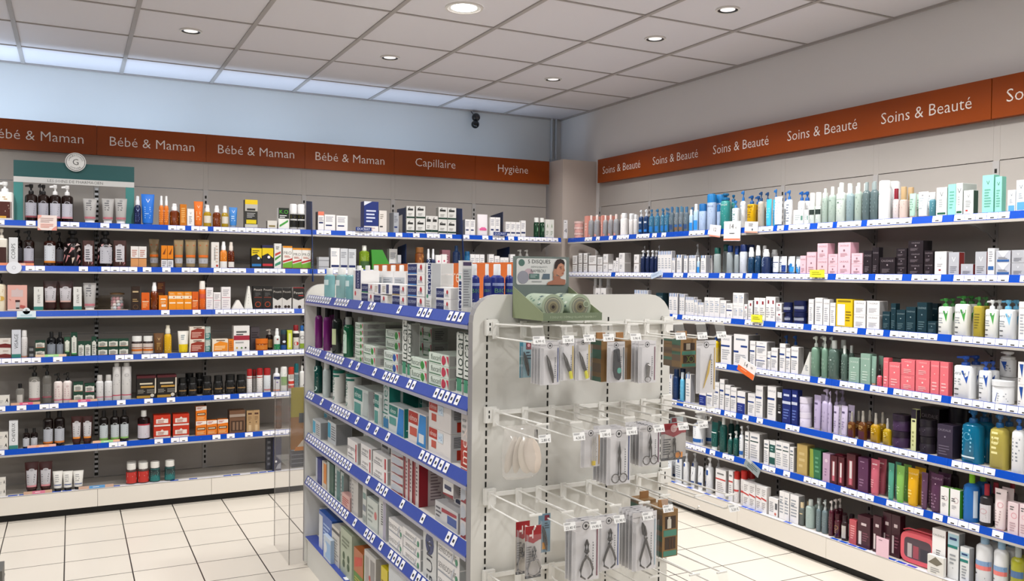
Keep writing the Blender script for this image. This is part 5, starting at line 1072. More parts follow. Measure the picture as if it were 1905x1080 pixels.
('tinyj',-4.106,-.699,.988,.027,.033,.03,0,2,0),
('tinyj',-4.106,-.699,1.022,.027,.033,.03,1,2,0),
('gbox1',-4.059,-.699,.988,.054,.052,.042,0,2,0),
('gbox1',-4.059,-.699,1.04,.054,.052,.042,1,2,0),
('dkbot',-3.999,-.699,.988,.051,.155,.05,0,1,0),
('dkbot',-3.952,-.699,.988,.042,.153,.049,0,1,0),
('gtube',-3.913,-.707,.988,.034,.122,.026,0,1,0),
('gtall',-3.875,-.699,.988,.035,.149,.03,0,1,0),
('gsm',-3.836,-.699,.988,.036,.093,.03,0,1,0),
('gsm',-3.799,-.699,.988,.036,.093,.03,0,1,0),
('gsm',-3.764,-.699,.988,.027,.12,.03,0,1,0),
('gbox',-3.715,-.699,.988,.058,.051,.045,0,2,0),
('gbox',-3.715,-.699,1.04,.058,.051,.045,1,2,0),
('gbox',-3.655,-.699,.988,.058,.051,.045,0,2,0),
('gbox',-3.655,-.699,1.04,.058,.051,.045,1,2,0),
('gbox',-3.595,-.699,.988,.058,.051,.045,0,2,0),
('gbox',-3.595,-.699,1.04,.058,.051,.045,1,2,0),
('pilo',-3.516,-.699,.988,.067,.116,.068,0,1,0),
('pilo',-3.45,-.699,.988,.063,.115,.065,0,1,0),
('brntv',-3.387,-.699,.988,.062,.133,.039,0,1,0),
('ylsp',-3.332,-.699,.988,.045,.184,.045,0,1,0),
('yltube',-3.238,-.699,.988,.068,.144,.042,0,1,0),
('rbox',-3.154,-.699,.988,.095,.086,.074,0,2,0),
('rbox',-3.154,-.699,1.074,.095,.086,.074,1,2,0),
('tealbx',-3.087,-.699,.988,.032,.085,.03,0,2,0),
('tealbx',-3.087,-.699,1.073,.032,.085,.03,1,2,0),
('orwide',-3.009,-.699,.988,.1,.086,.078,0,1,0),
('orside',-2.939,-.699,.988,.033,.084,.03,0,1,0),
('prbox',-2.871,-.699,.988,.102,.172,.081,0,1,0),
('greyrear',-2.766,-.609,.988,.059,.157,.046,0,1,1),
('drkpump',-2.669,-.629,.988,.048,.14,.048,0,1,1),
('orjar',-2.733,-.699,.988,.081,.079,.069,0,1,0),
('wgsp',-2.633,-.699,.988,.043,.149,.043,0,1,0),
('bbcan',-2.588,-.699,.988,.042,.137,.042,0,1,0),
('limebx',-2.55,-.699,.988,.033,.135,.03,0,1,0),
('redcap',-2.504,-.699,.988,.043,.17,.042,0,1,0),
('blucap',-2.463,-.699,.988,.035,.166,.035,0,1,0),
],
'B5': [
('wpic',-4.25,-.699,.702,.058,.063,.045,0,1,0),
('clrs',-4.167,-.699,.702,.046,.13,.046,0,1,0),
('clrpump',-4.09,-.699,.702,.066,.233,.065,0,1,0),
('clrpump2',-4.023,-.699,.702,.052,.239,.051,0,1,0),
('wpkp',-3.962,-.699,.702,.049,.185,.049,0,1,0),
('wpkp',-3.911,-.699,.702,.049,.186,.048,0,1,0),
('gbox',-3.852,-.699,.702,.055,.063,.042,0,2,0),
('gbox',-3.852,-.699,.765,.055,.063,.042,1,2,0),
('gboxp',-3.788,-.699,.702,.057,.057,.044,0,2,0),
('gboxp',-3.788,-.699,.759,.057,.057,.044,1,2,0),
('whtbot',-3.731,-.699,.702,.043,.164,.042,0,1,0),
('whtbot',-3.681,-.699,.702,.046,.163,.047,0,1,0),
('talcan',-3.634,-.699,.702,.048,.239,.048,0,1,0),
('talcan',-3.577,-.699,.702,.058,.239,.057,0,1,0),
('blkgold',-3.461,-.699,.702,.114,.147,.089,0,1,0),
('blkgold',-3.339,-.699,.702,.117,.147,.091,0,1,0),
('blkpot',-3.187,-.599,.702,.06,.139,.06,0,1,1),
('blkpot',-3.123,-.599,.702,.06,.138,.059,0,1,1),
('blkpot',-3.241,-.699,.702,.06,.121,.06,0,1,0),
('blkpot',-3.179,-.699,.702,.058,.121,.058,0,1,0),
('blkpot',-3.088,-.699,.702,.063,.126,.062,0,1,0),
('blkpot',-3.017,-.699,.702,.061,.127,.06,0,1,0),
('blkpot',-2.939,-.699,.702,.069,.13,.068,0,1,0),
('blkpot',-2.868,-.699,.702,.068,.126,.068,0,1,0),
('wredc',-2.773,-.639,.702,.028,.153,.028,0,1,1),
('wredc',-2.816,-.699,.702,.034,.164,.034,0,1,0),
('wredc',-2.748,-.699,.702,.04,.167,.04,0,1,0),
('wredc2',-2.698,-.699,.702,.048,.165,.048,0,1,0),
('wmix',-2.634,-.699,.702,.045,.164,.045,0,1,0),
('wgcan',-2.585,-.699,.702,.046,.17,.046,0,1,0),
('redwh',-2.535,-.699,.702,.04,.166,.039,0,1,0),
('tealc',-2.5,-.699,.702,.03,.189,.029,0,1,0),
('whsp',-2.461,-.699,.702,.035,.173,.035,0,1,0),
],
'B6': [
('wpic',-4.254,-.699,.438,.051,.054,.04,0,2,0),
('wpic',-4.254,-.699,.492,.051,.054,.04,1,2,0),
('cheveux',-4.2,-.704,.438,.046,.174,.036,0,1,0),
('smamb',-4.134,-.699,.438,.039,.119,.038,0,1,0),
('smamb',-4.092,-.699,.438,.039,.119,.039,0,1,0),
('ambor',-4.017,-.699,.438,.058,.217,.058,0,1,0),
('ambor',-3.955,-.699,.438,.06,.217,.059,0,1,0),
('brnt2',-3.861,-.699,.438,.059,.176,.037,0,1,0),
('brnt2',-3.801,-.699,.438,.06,.173,.038,0,1,0),
('ambgr',-3.708,-.699,.438,.053,.201,.053,0,1,0),
('ambgr',-3.644,-.699,.438,.054,.2,.054,0,1,0),
('ambgr',-3.589,-.699,.438,.052,.201,.051,0,1,0),
('ambred',-3.474,-.699,.438,.075,.186,.074,0,1,0),
('redor',-3.367,-.699,.438,.101,.076,.078,0,2,0),
('redor',-3.367,-.699,.515,.101,.076,.078,1,2,0),
('redor',-3.252,-.699,.438,.1,.076,.078,0,2,0),
('redor',-3.252,-.699,.514,.1,.076,.078,1,2,0),
('orvit',-3.127,-.699,.438,.066,.097,.051,0,2,0),
('orvit',-3.127,-.699,.535,.066,.097,.051,1,2,0),
('orvit',-3.059,-.699,.438,.063,.097,.049,0,1,0),
('orvit',-2.99,-.699,.438,.066,.099,.051,0,1,0),
('brndis',-2.897,-.699,.438,.102,.153,.08,0,1,0),
('kraft',-2.815,-.699,.438,.042,.146,.032,0,1,0),
('kraft',-2.772,-.699,.438,.042,.146,.032,0,1,0),
('brncan2',-2.608,-.649,.438,.041,.21,.041,0,1,1),
],
'B7': [
('wpic',-4.258,-.699,.158,.033,.057,.03,0,2,0),
('wpic',-4.258,-.699,.215,.033,.057,.03,1,2,0),
('brnt3',-4.105,-.699,.158,.075,.192,.048,0,1,0),
('brnt3',-4.03,-.699,.158,.073,.188,.047,0,1,0),
('whtube',-3.964,-.699,.158,.055,.124,.034,0,1,0),
('whtube',-3.909,-.699,.158,.056,.119,.034,0,1,0),
('whtube',-3.851,-.699,.158,.059,.116,.037,0,1,0),
('pillred',-3.547,-.699,.158,.064,.131,.063,0,1,0),
('pillred',-3.477,-.699,.158,.067,.129,.067,0,1,0),
('pillteal',-3.407,-.699,.158,.063,.129,.063,0,1,0),
('pillteal',-3.317,-.699,.158,.065,.13,.064,0,1,0),
('pillred',-3.541,-.609,.158,.065,.125,.064,0,1,1),
('pillred',-3.473,-.609,.158,.065,.122,.064,0,1,1),
('greyrear2',-2.675,-.649,.158,.041,.234,.032,0,1,1),
('navydot',-2.631,-.699,.158,.055,.234,.043,0,1,0),
],
'I1': [
('mouthw',2.489,-2.786,1.404,.054,.144,.053,0,1,0),
('mouthr',2.696,-2.786,1.404,.044,.145,.044,0,1,0),
('mouthw',2.86,-2.786,1.404,.038,.144,.037,0,1,0),
('mouthw',2.482,-2.626,1.404,.041,.158,.035,0,1,1),
('mouthw',2.621,-2.626,1.404,.039,.158,.035,0,1,1),
('mouthw',2.752,-2.626,1.404,.038,.158,.035,0,1,1),
('mouthw',2.875,-2.626,1.404,.037,.158,.035,0,1,1),
('mouthw',2.993,-2.626,1.404,.036,.158,.035,0,1,1),
('mouthw',3.104,-2.626,1.404,.035,.158,.035,0,1,1),
('brushb',3.029,-2.786,1.404,.107,.133,.083,0,1,0),
('elg1',3.176,-2.786,1.404,.166,.039,.11,0,2,0),
('elg1',3.178,-2.786,1.444,.169,.039,.11,1,2,0),
('elgs',3.342,-2.786,1.404,.164,.035,.11,0,1,0),
('elgv',3.313,-2.786,1.441,.084,.042,.066,0,1,0),
('elgv',3.41,-2.786,1.443,.093,.041,.072,0,1,0),
('wlabel',2.822,-2.676,1.404,.142,.131,.049,0,1,1),
('wlabel',2.969,-2.676,1.404,.142,.131,.049,0,1,1),
('wlabel',3.116,-2.676,1.404,.142,.131,.049,0,1,1),
('wlabel',3.263,-2.676,1.404,.142,.131,.11,0,1,1),
('elg2',3.567,-2.786,1.404,.156,.039,.11,0,2,0),
('elg2',3.567,-2.786,1.444,.156,.039,.11,1,2,0),
('elg3',3.745,-2.786,1.404,.172,.039,.11,0,4,0),
('elg3',3.745,-2.786,1.445,.172,.039,.11,1,4,0),
('elg3',3.745,-2.786,1.485,.172,.039,.11,2,4,0),
('elg3',3.745,-2.786,1.525,.172,.039,.11,3,4,0),
('tbrush',3.869,-2.786,1.404,.047,.159,.037,0,1,0),
('wlabel',3.654,-2.676,1.404,.061,.158,.03,0,1,1),
('elg4',4,-2.786,1.404,.124,.038,.05,0,2,0),
('elg4',4,-2.786,1.443,.124,.038,.05,1,2,0),
('tallw',4.141,-2.786,1.404,.028,.166,.036,0,1,0),
('mouthw',2.489,-2.721,1.404,.054,.144,.053,0,1,1),
('mouthr',2.696,-2.73,1.404,.044,.145,.044,0,1,1),
('mouthw',2.86,-2.736,1.404,.038,.144,.037,0,1,1),
],
'I2': [
('purpbot',2.315,-2.786,1.141,.038,.214,.038,0,1,0),
('purpbot',2.477,-2.786,1.141,.036,.214,.036,0,1,0),
('purpbot',2.254,-2.696,1.141,.038,.214,.037,0,1,1),
('grnbot2',2.638,-2.786,1.141,.047,.214,.046,0,1,0),
('grnbot2',2.48,-2.686,1.141,.053,.214,.052,0,1,1),
('fluobot',2.828,-2.786,1.141,.047,.183,.047,0,1,0),
('fluo',3.065,-2.786,1.141,.112,.028,.099,0,6,0),
('fluo',3.065,-2.786,1.17,.112,.028,.099,1,6,0),
('fluo',3.065,-2.786,1.198,.112,.028,.099,2,6,0),
('fluo',3.065,-2.786,1.226,.112,.028,.099,3,6,0),
('fluo',3.065,-2.786,1.254,.112,.028,.099,4,6,0),
('fluo',3.065,-2.786,1.283,.112,.028,.099,5,6,0),
('fluo',3.211,-2.786,1.141,.153,.041,.11,0,2,0),
('fluo',3.211,-2.786,1.183,.153,.041,.049,1,2,0),
('fluo',2.964,-2.686,1.141,.087,.04,.12,0,4,1),
('fluo',2.964,-2.686,1.182,.087,.04,.12,1,4,1),
('fluo',2.964,-2.686,1.222,.087,.04,.12,2,4,1),
('fluo',2.964,-2.686,1.263,.087,.04,.12,3,4,1),
('fluo',3.055,-2.686,1.141,.087,.04,.12,0,4,1),
('fluo',3.055,-2.686,1.182,.087,.04,.12,1,4,1),
('fluo',3.055,-2.686,1.222,.087,.04,.12,2,4,1),
('fluo',3.055,-2.686,1.263,.087,.04,.12,3,4,1),
('fluob',3.481,-2.786,1.141,.164,.04,.11,0,2,0),
('fluob',3.481,-2.786,1.182,.164,.04,.049,1,2,0),
('fluo',3.358,-2.736,1.214,.175,.041,.069,0,2,1),
('fluo',3.358,-2.736,1.256,.175,.041,.069,1,2,1),
('fluov',3.631,-2.786,1.141,.046,.214,.036,0,1,0),
('fluov',3.678,-2.786,1.141,.032,.201,.037,0,1,0),
('fluo',3.47,-2.666,1.141,.087,.059,.068,0,3,1),
('fluo',3.47,-2.666,1.201,.087,.059,.068,1,3,1),
('fluo',3.47,-2.666,1.261,.087,.059,.068,2,3,1),
('fluo',3.56,-2.666,1.141,.087,.059,.068,0,3,1),
('fluo',3.56,-2.666,1.201,.087,.059,.068,1,3,1),
('fluo',3.56,-2.666,1.261,.087,.059,.068,2,3,1),
('fluo',3.78,-2.786,1.141,.161,.041,.11,0,2,0),
('fluo',3.777,-2.786,1.183,.165,.041,.11,1,2,0),
('fluop',3.967,-2.786,1.141,.177,.038,.11,0,3,0),
('fluop',3.967,-2.786,1.18,.177,.038,.11,1,3,0),
('fluop',3.967,-2.786,1.219,.177,.038,.11,2,3,0),
('fluov',4.141,-2.786,1.141,.048,.2,.037,0,1,0),
('fluov',4.193,-2.786,1.141,.036,.199,.03,0,1,0),
('purpbot',2.315,-2.736,1.141,.038,.214,.038,0,1,1),
('purpbot',2.477,-2.736,1.141,.036,.214,.036,0,1,1),
('grnbot2',2.638,-2.728,1.141,.047,.214,.046,0,1,1),
('fluobot',2.828,-2.727,1.141,.047,.183,.047,0,1,1),
],
'I3': [
('tealmw',2.301,-2.786,.909,.042,.183,.042,0,1,0),
('whtmw',2.473,-2.786,.909,.038,.183,.038,0,1,0),
('whtmw',2.288,-2.686,.909,.023,.179,.022,0,1,1),
('whtmw',2.374,-2.686,.909,.022,.179,.022,0,1,1),
('whtmw',2.457,-2.686,.909,.022,.179,.022,0,1,1),
('tealmw',2.55,-2.686,.909,.04,.183,.04,0,1,1),
('elmcan',2.658,-2.786,.909,.057,.155,.056,0,1,0),
('elmcan',2.876,-2.786,.909,.071,.163,.07,0,1,0),
('elmbx',3.096,-2.786,.909,.203,.122,.12,0,1,0),
('elmbx',3.329,-2.786,.909,.095,.13,.049,0,1,0),
('elmtall',3.428,-2.786,.909,.065,.183,.049,0,1,0),
('elmtall',3.415,-2.736,.909,.127,.183,.069,0,1,1),
('elmbl',3.546,-2.786,.909,.169,.112,.049,0,1,0),
('elmred',3.768,-2.786,.909,.178,.121,.11,0,1,0),
('elmred2',3.979,-2.786,.909,.194,.091,.11,0,2,0),
('elmred2',3.979,-2.786,1.001,.194,.091,.11,1,2,0),
('elmv',4.185,-2.786,.909,.05,.183,.039,0,1,0),
('elmbx',3.497,-2.666,.909,.129,.16,.1,0,1,1),
('elmbl',3.219,-2.646,.909,.247,.169,.1,0,1,1),
('tealmw',2.301,-2.732,.909,.042,.183,.042,0,1,1),
('whtmw',2.473,-2.736,.909,.038,.183,.038,0,1,1),
],
'I4': [
('dentbx',2.354,-2.786,.691,.149,.085,.07,0,1,0),
('dentbx',2.313,-2.716,.691,.155,.053,.07,0,2,1),
('dentbx',2.313,-2.716,.745,.155,.053,.07,1,2,1),
('dentbx',2.531,-2.756,.691,.145,.104,.08,0,1,0),
('tealbx3',2.902,-2.675,.691,.231,.17,.11,0,1,1),
('parog',3.135,-2.675,.691,.168,.17,.11,0,1,1),
('parog',2.977,-2.786,.691,.148,.096,.11,0,1,0),
('parog',3.175,-2.786,.691,.145,.054,.11,0,2,0),
('parog',3.175,-2.786,.745,.145,.054,.11,1,2,0),
('parog',3.357,-2.786,.691,.179,.053,.039,0,2,0),
('parog',3.357,-2.786,.744,.179,.053,.039,1,2,0),
('greyt',3.304,-2.746,.691,.108,.157,.084,0,1,0),
('moon',3.557,-2.786,.691,.137,.033,.14,0,5,0),
('moon',3.557,-2.786,.725,.137,.033,.14,1,5,0),
('moon',3.557,-2.786,.759,.137,.033,.14,2,5,0),
('moon',3.557,-2.786,.793,.137,.033,.14,3,5,0),
('moon',3.557,-2.786,.827,.137,.033,.14,4,5,0),
('redtall',3.659,-2.786,.691,.043,.17,.1,0,1,0),
('redtall',3.703,-2.786,.691,.043,.17,.1,0,1,0),
('redtall',3.764,-2.786,.691,.054,.17,.1,0,1,0),
('redst',3.857,-2.685,.691,.193,.033,.1,0,5,1),
('redst',3.857,-2.685,.725,.193,.033,.1,1,5,1),
('redst',3.857,-2.685,.759,.193,.033,.1,2,5,1),
('redst',3.857,-2.685,.793,.193,.033,.1,3,5,1),
('redst',3.857,-2.685,.827,.193,.033,.1,4,5,1),
('redst2',4.058,-2.745,.691,.086,.051,.14,0,3,0),
('redst2',4.058,-2.745,.742,.086,.051,.14,1,3,0),
('redst2',4.058,-2.786,.794,.086,.051,.14,2,3,0),
('redlow',4.044,-2.786,.691,.192,.067,.04,0,1,0),
('moon',4.181,-2.786,.691,.044,.056,.14,0,3,0),
('moon',4.181,-2.786,.747,.044,.056,.14,1,3,0),
('moon',4.181,-2.786,.804,.044,.056,.14,2,3,0),
],
'I5': [
('navthin',2.4,-2.786,.467,.105,.123,.082,0,1,0),
('orthin',2.507,-2.786,.467,.081,.13,.063,0,1,0),
('grnthin',2.622,-2.786,.467,.118,.147,.091,0,1,0),
('tealthin',2.742,-2.786,.467,.086,.153,.067,0,1,0),
('tealthin',2.821,-2.786,.467,.048,.146,.041,0,1,0),
('greyt2',2.903,-2.763,.467,.085,.156,.066,0,1,0),
('redsm',2.907,-2.794,.467,.123,.062,.03,0,1,0),
('greyt2',3.018,-2.786,.467,.096,.168,.075,0,1,0),
('whtst',3.157,-2.786,.467,.049,.172,.038,0,1,0),
('wpharm',3.264,-2.786,.467,.142,.124,.079,0,1,0),
('wpharm',2.964,-2.686,.467,.139,.078,.108,0,1,1),
('pharmv',3.393,-2.786,.467,.087,.175,.067,0,1,0),
('greyt2',3.274,-2.706,.467,.115,.117,.089,0,1,1),
('sensod',3.55,-2.786,.467,.155,.054,.11,0,2,0),
('sensod',3.55,-2.786,.521,.157,.054,.11,1,2,0),
('sensod',3.723,-2.786,.467,.178,.038,.11,0,3,0),
('sensod',3.724,-2.786,.505,.175,.038,.11,1,3,0),
('sensod',3.721,-2.786,.544,.182,.038,.11,2,3,0),
('gumv',3.9,-2.786,.467,.123,.175,.096,0,1,0),
('sensod',4.065,-2.786,.467,.181,.054,.11,0,3,0),
('sensod',4.065,-2.786,.521,.181,.054,.11,1,3,0),
('sensod',4.065,-2.786,.575,.181,.054,.11,2,3,0),
],
'I6': [
('blubx',2.315,-2.736,.155,.161,.143,.11,0,1,1),
('blubx2',2.534,-2.786,.155,.235,.185,.11,0,1,0),
('smwb',2.64,-2.806,.155,.126,.11,.019,0,1,0),
('wbx6',2.717,-2.786,.155,.13,.175,.11,0,1,0),
('sagebx6',2.891,-2.786,.155,.179,.204,.11,0,1,0),
('orgrn',2.881,-2.676,.155,.208,.179,.11,0,1,1),
('orgrn',3.078,-2.786,.155,.133,.172,.103,0,1,0),
('wtxt',3.237,-2.786,.155,.152,.204,.11,0,1,0),
('yelsm',3.421,-2.786,.155,.079,.202,.061,0,1,0),
('blubx3',3.573,-2.786,.155,.197,.25,.11,0,1,0),
],
'IE': [
('bluetub',-2.724,-4.13,1.405,.035,.155,.035,0,1,0),
('bluetub',-2.681,-4.13,1.405,.023,.156,.023,0,1,0),
('bluetub',-2.638,-4.13,1.405,.048,.156,.048,0,1,0),
('bluetub',-2.598,-4.13,1.405,.027,.156,.027,0,1,0),
],
'R1': [
('pnkpot',.781,-.312,1.816,.078,.045,.073,0,3,0),
('pnkpot',.781,-.312,1.862,.078,.045,.073,1,3,0),
('pnkpot',.781,-.312,1.907,.078,.045,.073,2,3,0),
('pnkcardb',.942,-.312,1.816,.043,.17,.12,0,1,0),
('clrpk',.985,-.312,1.816,.042,.172,.044,0,1,0),
('clrpk',1.068,-.312,1.816,.047,.172,.044,0,1,0),
('pnkcardb',1.163,-.312,1.816,.015,.162,.12,0,1,0),
('clrpk',1.189,-.312,1.816,.037,.162,.038,0,1,0),
('clrpk',1.261,-.312,1.816,.041,.162,.038,0,1,0),
('clrpk',1.333,-.312,1.816,.041,.162,.038,0,1,0),
('wht1',1.425,-.312,1.816,.059,.165,.056,0,1,0),
('wht1',1.53,-.312,1.816,.033,.146,.031,0,1,0),
('wht1',1.587,-.312,1.816,.033,.146,.031,0,1,0),
('navpump',1.649,-.312,1.816,.036,.174,.034,0,1,0),
('navpump',1.71,-.312,1.816,.036,.174,.034,0,1,0),
('bluclr',1.773,-.312,1.816,.04,.17,.037,0,1,0),
('bluclr',1.838,-.312,1.816,.039,.17,.037,0,1,0),
('bluclr',1.903,-.312,1.816,.029,.171,.027,0,1,0),
('bluclr',1.949,-.312,1.816,.029,.171,.027,0,1,0),
('greyclr',1.999,-.312,1.816,.036,.174,.034,0,1,0),
('greybr',2.054,-.312,1.816,.03,.171,.028,0,1,0),
('greybr',2.102,-.312,1.816,.03,.171,.028,0,1,0),
('greyclr',2.152,-.312,1.816,.035,.164,.033,0,1,0),
('skyb',2.207,-.312,1.816,.027,.142,.025,0,1,0),
('skyb',2.252,-.312,1.816,.034,.176,.032,0,1,0),
('blucan3',2.309,-.312,1.816,.051,.174,.048,0,1,0),
('blucan4',2.389,-.312,1.816,.06,.23,.056,0,1,0),
('blucan3',2.442,-.282,1.816,.026,.161,.024,0,1,0),
('tealpump',2.504,-.222,1.816,.029,.22,.027,0,1,1),
('tealpump',2.516,-.312,1.816,.065,.224,.061,0,1,0),
('uriw',2.625,-.312,1.816,.046,.171,.032,0,1,0),
('uriw2',2.632,-.262,1.816,.038,.233,.035,0,1,1),
('oilpump',2.759,-.312,1.816,.057,.192,.039,0,1,0),
('greige',2.838,-.312,1.816,.04,.208,.037,0,1,0),
('cyan',2.908,-.312,1.816,.04,.16,.024,0,1,0),
('uriw2',2.855,-.212,1.816,.034,.227,.032,0,1,1),
('wtube',2.977,-.312,1.816,.059,.169,.035,0,1,0),
('wbpump',2.981,-.252,1.816,.018,.198,.017,0,1,1),
('wpump2',3.045,-.292,1.816,.038,.201,.026,0,1,0),
('wsbox',3.145,-.312,1.816,.072,.083,.056,0,1,0),
('wbpump',3.073,-.232,1.816,.044,.195,.041,0,1,1),
('wsbox',3.202,-.312,1.816,.029,.08,.03,0,1,0),
('wbpump',3.066,-.19,1.816,.057,.198,.054,0,1,1),
('wgrn',3.232,-.312,1.816,.031,.17,.032,0,1,0),
('wgrn',3.275,-.312,1.816,.034,.17,.032,0,1,0),
('frost',3.321,-.312,1.816,.033,.187,.031,0,1,0),
('frost',3.366,-.312,1.816,.041,.193,.039,0,1,0),
('frostc',3.421,-.312,1.816,.053,.209,.05,0,1,0),
('frostg',3.485,-.312,1.816,.042,.188,.039,0,1,0),
('frost',3.538,-.312,1.816,.038,.198,.036,0,1,0),
('greyclr2',3.587,-.312,1.816,.041,.197,.038,0,1,0),
('greyclr2',3.635,-.312,1.816,.04,.197,.038,0,1,0),
('bigwht',3.69,-.312,1.816,.058,.196,.055,0,1,0),
('redcap2',3.768,-.312,1.816,.029,.149,.027,0,1,0),
('goldcap',3.807,-.312,1.816,.039,.155,.037,0,1,0),
('minttube',3.863,-.312,1.816,.035,.118,.021,0,1,0),
('wtube2',3.917,-.312,1.816,.053,.122,.031,0,1,0),
('tealsm',3.968,-.312,1.816,.03,.114,.028,0,1,0),
('vwht',4.024,-.312,1.816,.052,.133,.04,0,1,0),
('mintbx',4.076,-.312,1.816,.038,.143,.03,0,1,0),
('vwht',4.113,-.312,1.816,.031,.145,.1,0,1,0),
('vgrn',4.158,-.312,1.816,.046,.109,.036,0,1,0),
('mintb2',4.249,-.312,1.816,.052,.168,.04,0,1,0),
('mintb2',4.297,-.312,1.816,.03,.157,.03,0,1,0),
('vblu',4.356,-.312,1.816,.033,.094,.03,0,1,0),
('vblu',4.397,-.312,1.816,.04,.133,.031,0,1,0),
('clrpk',1.068,-.256,1.816,.047,.172,.044,0,1,1),
('clrpk',1.261,-.262,1.816,.041,.162,.038,0,1,1),
('clrpk',1.333,-.262,1.816,.041,.162,.038,0,1,1),
('wht1',1.425,-.244,1.816,.059,.165,.056,0,1,1),
('wht1',1.53,-.262,1.816,.033,.146,.031,0,1,1),
('wht1',1.587,-.262,1.816,.033,.146,.031,0,1,1),
('navpump',1.649,-.262,1.816,.036,.174,.034,0,1,1),
('navpump',1.71,-.262,1.816,.036,.174,.034,0,1,1),
('bluclr',1.773,-.262,1.816,.04,.17,.037,0,1,1),
('bluclr',1.838,-.262,1.816,.039,.17,.037,0,1,1),
('bluclr',1.903,-.262,1.816,.029,.171,.027,0,1,1),
('bluclr',1.949,-.262,1.816,.029,.171,.027,0,1,1),
('greyclr',1.999,-.262,1.816,.036,.174,.034,0,1,1),
('greybr',2.054,-.262,1.816,.03,.171,.028,0,1,1),
('greybr',2.102,-.262,1.816,.03,.171,.028,0,1,1),
('greyclr',2.152,-.262,1.816,.035,.164,.033,0,1,1),
('skyb',2.207,-.262,1.816,.027,.142,.025,0,1,1),
('skyb',2.252,-.262,1.816,.034,.176,.032,0,1,1),
('blucan3',2.309,-.252,1.816,.051,.174,.048,0,1,1),
('blucan4',2.389,-.244,1.816,.06,.23,.056,0,1,1),
('blucan3',2.442,-.246,1.816,.026,.161,.024,0,1,1),
('oilpump',2.759,-.261,1.816,.057,.192,.039,0,1,1),
('greige',2.838,-.262,1.816,.04,.208,.037,0,1,1),
('cyan',2.908,-.262,1.816,.04,.16,.024,0,1,1),
('wgrn',3.231,-.262,1.816,.034,.17,.032,0,1,1),
('wgrn',3.275,-.262,1.816,.034,.17,.032,0,1,1),
('frost',3.321,-.262,1.816,.033,.187,.031,0,1,1),
('frost',3.366,-.261,1.816,.041,.193,.039,0,1,1),
('frostc',3.421,-.25,1.816,.053,.209,.05,0,1,1),
('frostg',3.485,-.261,1.816,.042,.188,.039,0,1,1),
('frost',3.538,-.262,1.816,.038,.198,.036,0,1,1),
('greyclr2',3.587,-.262,1.816,.041,.197,.038,0,1,1),
('greyclr2',3.635,-.262,1.816,.04,.197,.038,0,1,1),
('bigwht',3.69,-.245,1.816,.058,.196,.055,0,1,1),
('redcap2',3.768,-.262,1.816,.029,.149,.027,0,1,1),
('goldcap',3.807,-.262,1.816,.039,.155,.037,0,1,1),
('minttube',3.863,-.262,1.816,.035,.118,.021,0,1,1),
('wtube2',3.917,-.262,1.816,.053,.122,.031,0,1,1),
('tealsm',3.968,-.262,1.816,.03,.114,.028,0,1,1),
],
'R2': [
('wline',.781,-.312,1.544,.064,.135,.049,0,1,0),
('wline',.864,-.312,1.544,.049,.153,.038,0,1,0),
('wline',.94,-.312,1.544,.051,.152,.039,0,1,0),
('wlineb',1.042,-.312,1.544,.106,.132,.083,0,1,0),
('wline',1.147,-.312,1.544,.067,.119,.052,0,1,0),
('wcube',1.225,-.312,1.544,.063,.07,.049,0,2,0),
('wcube',1.225,-.312,1.614,.063,.07,.049,1,2,0),
('wlow2',1.294,-.312,1.544,.06,.064,.047,0,1,0),
('wcube',1.346,-.312,1.544,.032,.09,.03,0,1,0),
('wcube',1.381,-.312,1.544,.032,.112,.03,0,1,0),
('wcube2',1.439,-.312,1.544,.071,.072,.055,0,2,0),
('wcube2',1.439,-.312,1.617,.071,.072,.055,1,2,0),
('wcube',1.622,-.312,1.544,.059,.065,.046,0,2,0),
('wcube',1.622,-.312,1.61,.059,.065,.046,1,2,0),
('navyp',1.583,-.222,1.544,.021,.196,.02,0,1,1),
('navyp',1.753,-.222,1.544,.024,.195,.023,0,1,1),
('navyp',1.68,-.312,1.544,.034,.16,.032,0,1,0),
('navyp',1.739,-.312,1.544,.03,.159,.028,0,1,0),
('navyp',1.791,-.312,1.544,.032,.158,.03,0,1,0),
('navyp',1.841,-.312,1.544,.019,.156,.018,0,1,0),
('wbtop',1.891,-.312,1.544,.037,.149,.03,0,1,0),
('wbtop',1.929,-.312,1.544,.037,.149,.03,0,1,0),
('wbtop',1.967,-.312,1.544,.037,.149,.03,0,1,0),
('wbtop',2.005,-.312,1.544,.037,.149,.03,0,1,0),
('wbtop',2.045,-.312,1.544,.031,.102,.03,0,1,0),
('wbtop',2.104,-.312,1.544,.051,.122,.04,0,1,0),
('wbtop',2.172,-.312,1.544,.036,.115,.03,0,1,0),
('wbtop',2.223,-.312,1.544,.033,.117,.03,0,1,0),
('wbtop',2.257,-.312,1.544,.033,.117,.03,0,1,0),
('wpumpr',2.156,-.212,1.544,.028,.195,.026,0,1,1),
('skyb',2.291,-.312,1.544,.02,.103,.019,0,1,0),
('wbtop',2.348,-.312,1.544,.048,.115,.037,0,1,0),
('wbtop',2.351,-.262,1.544,.046,.116,.036,0,1,1),
('micg',2.458,-.312,1.544,.047,.161,.044,0,1,0),
('micg',2.46,-.242,1.544,.046,.183,.043,0,1,1),
('micb',2.576,-.312,1.544,.046,.171,.043,0,1,0),
('micb',2.642,-.312,1.544,.032,.151,.03,0,1,0),
('wbbot',2.693,-.312,1.544,.048,.175,.045,0,1,0),
('navspr',2.763,-.312,1.544,.041,.157,.039,0,1,0),
('navspr',2.822,-.312,1.544,.035,.167,.033,0,1,0),
('navspr2',2.879,-.312,1.544,.055,.143,.052,0,1,0),
('tubwb',2.969,-.312,1.544,.046,.101,.027,0,1,0),
('tubwn',3.034,-.312,1.544,.04,.1,.024,0,1,0),
('tubws',3.095,-.312,1.544,.041,.099,.024,0,1,0),
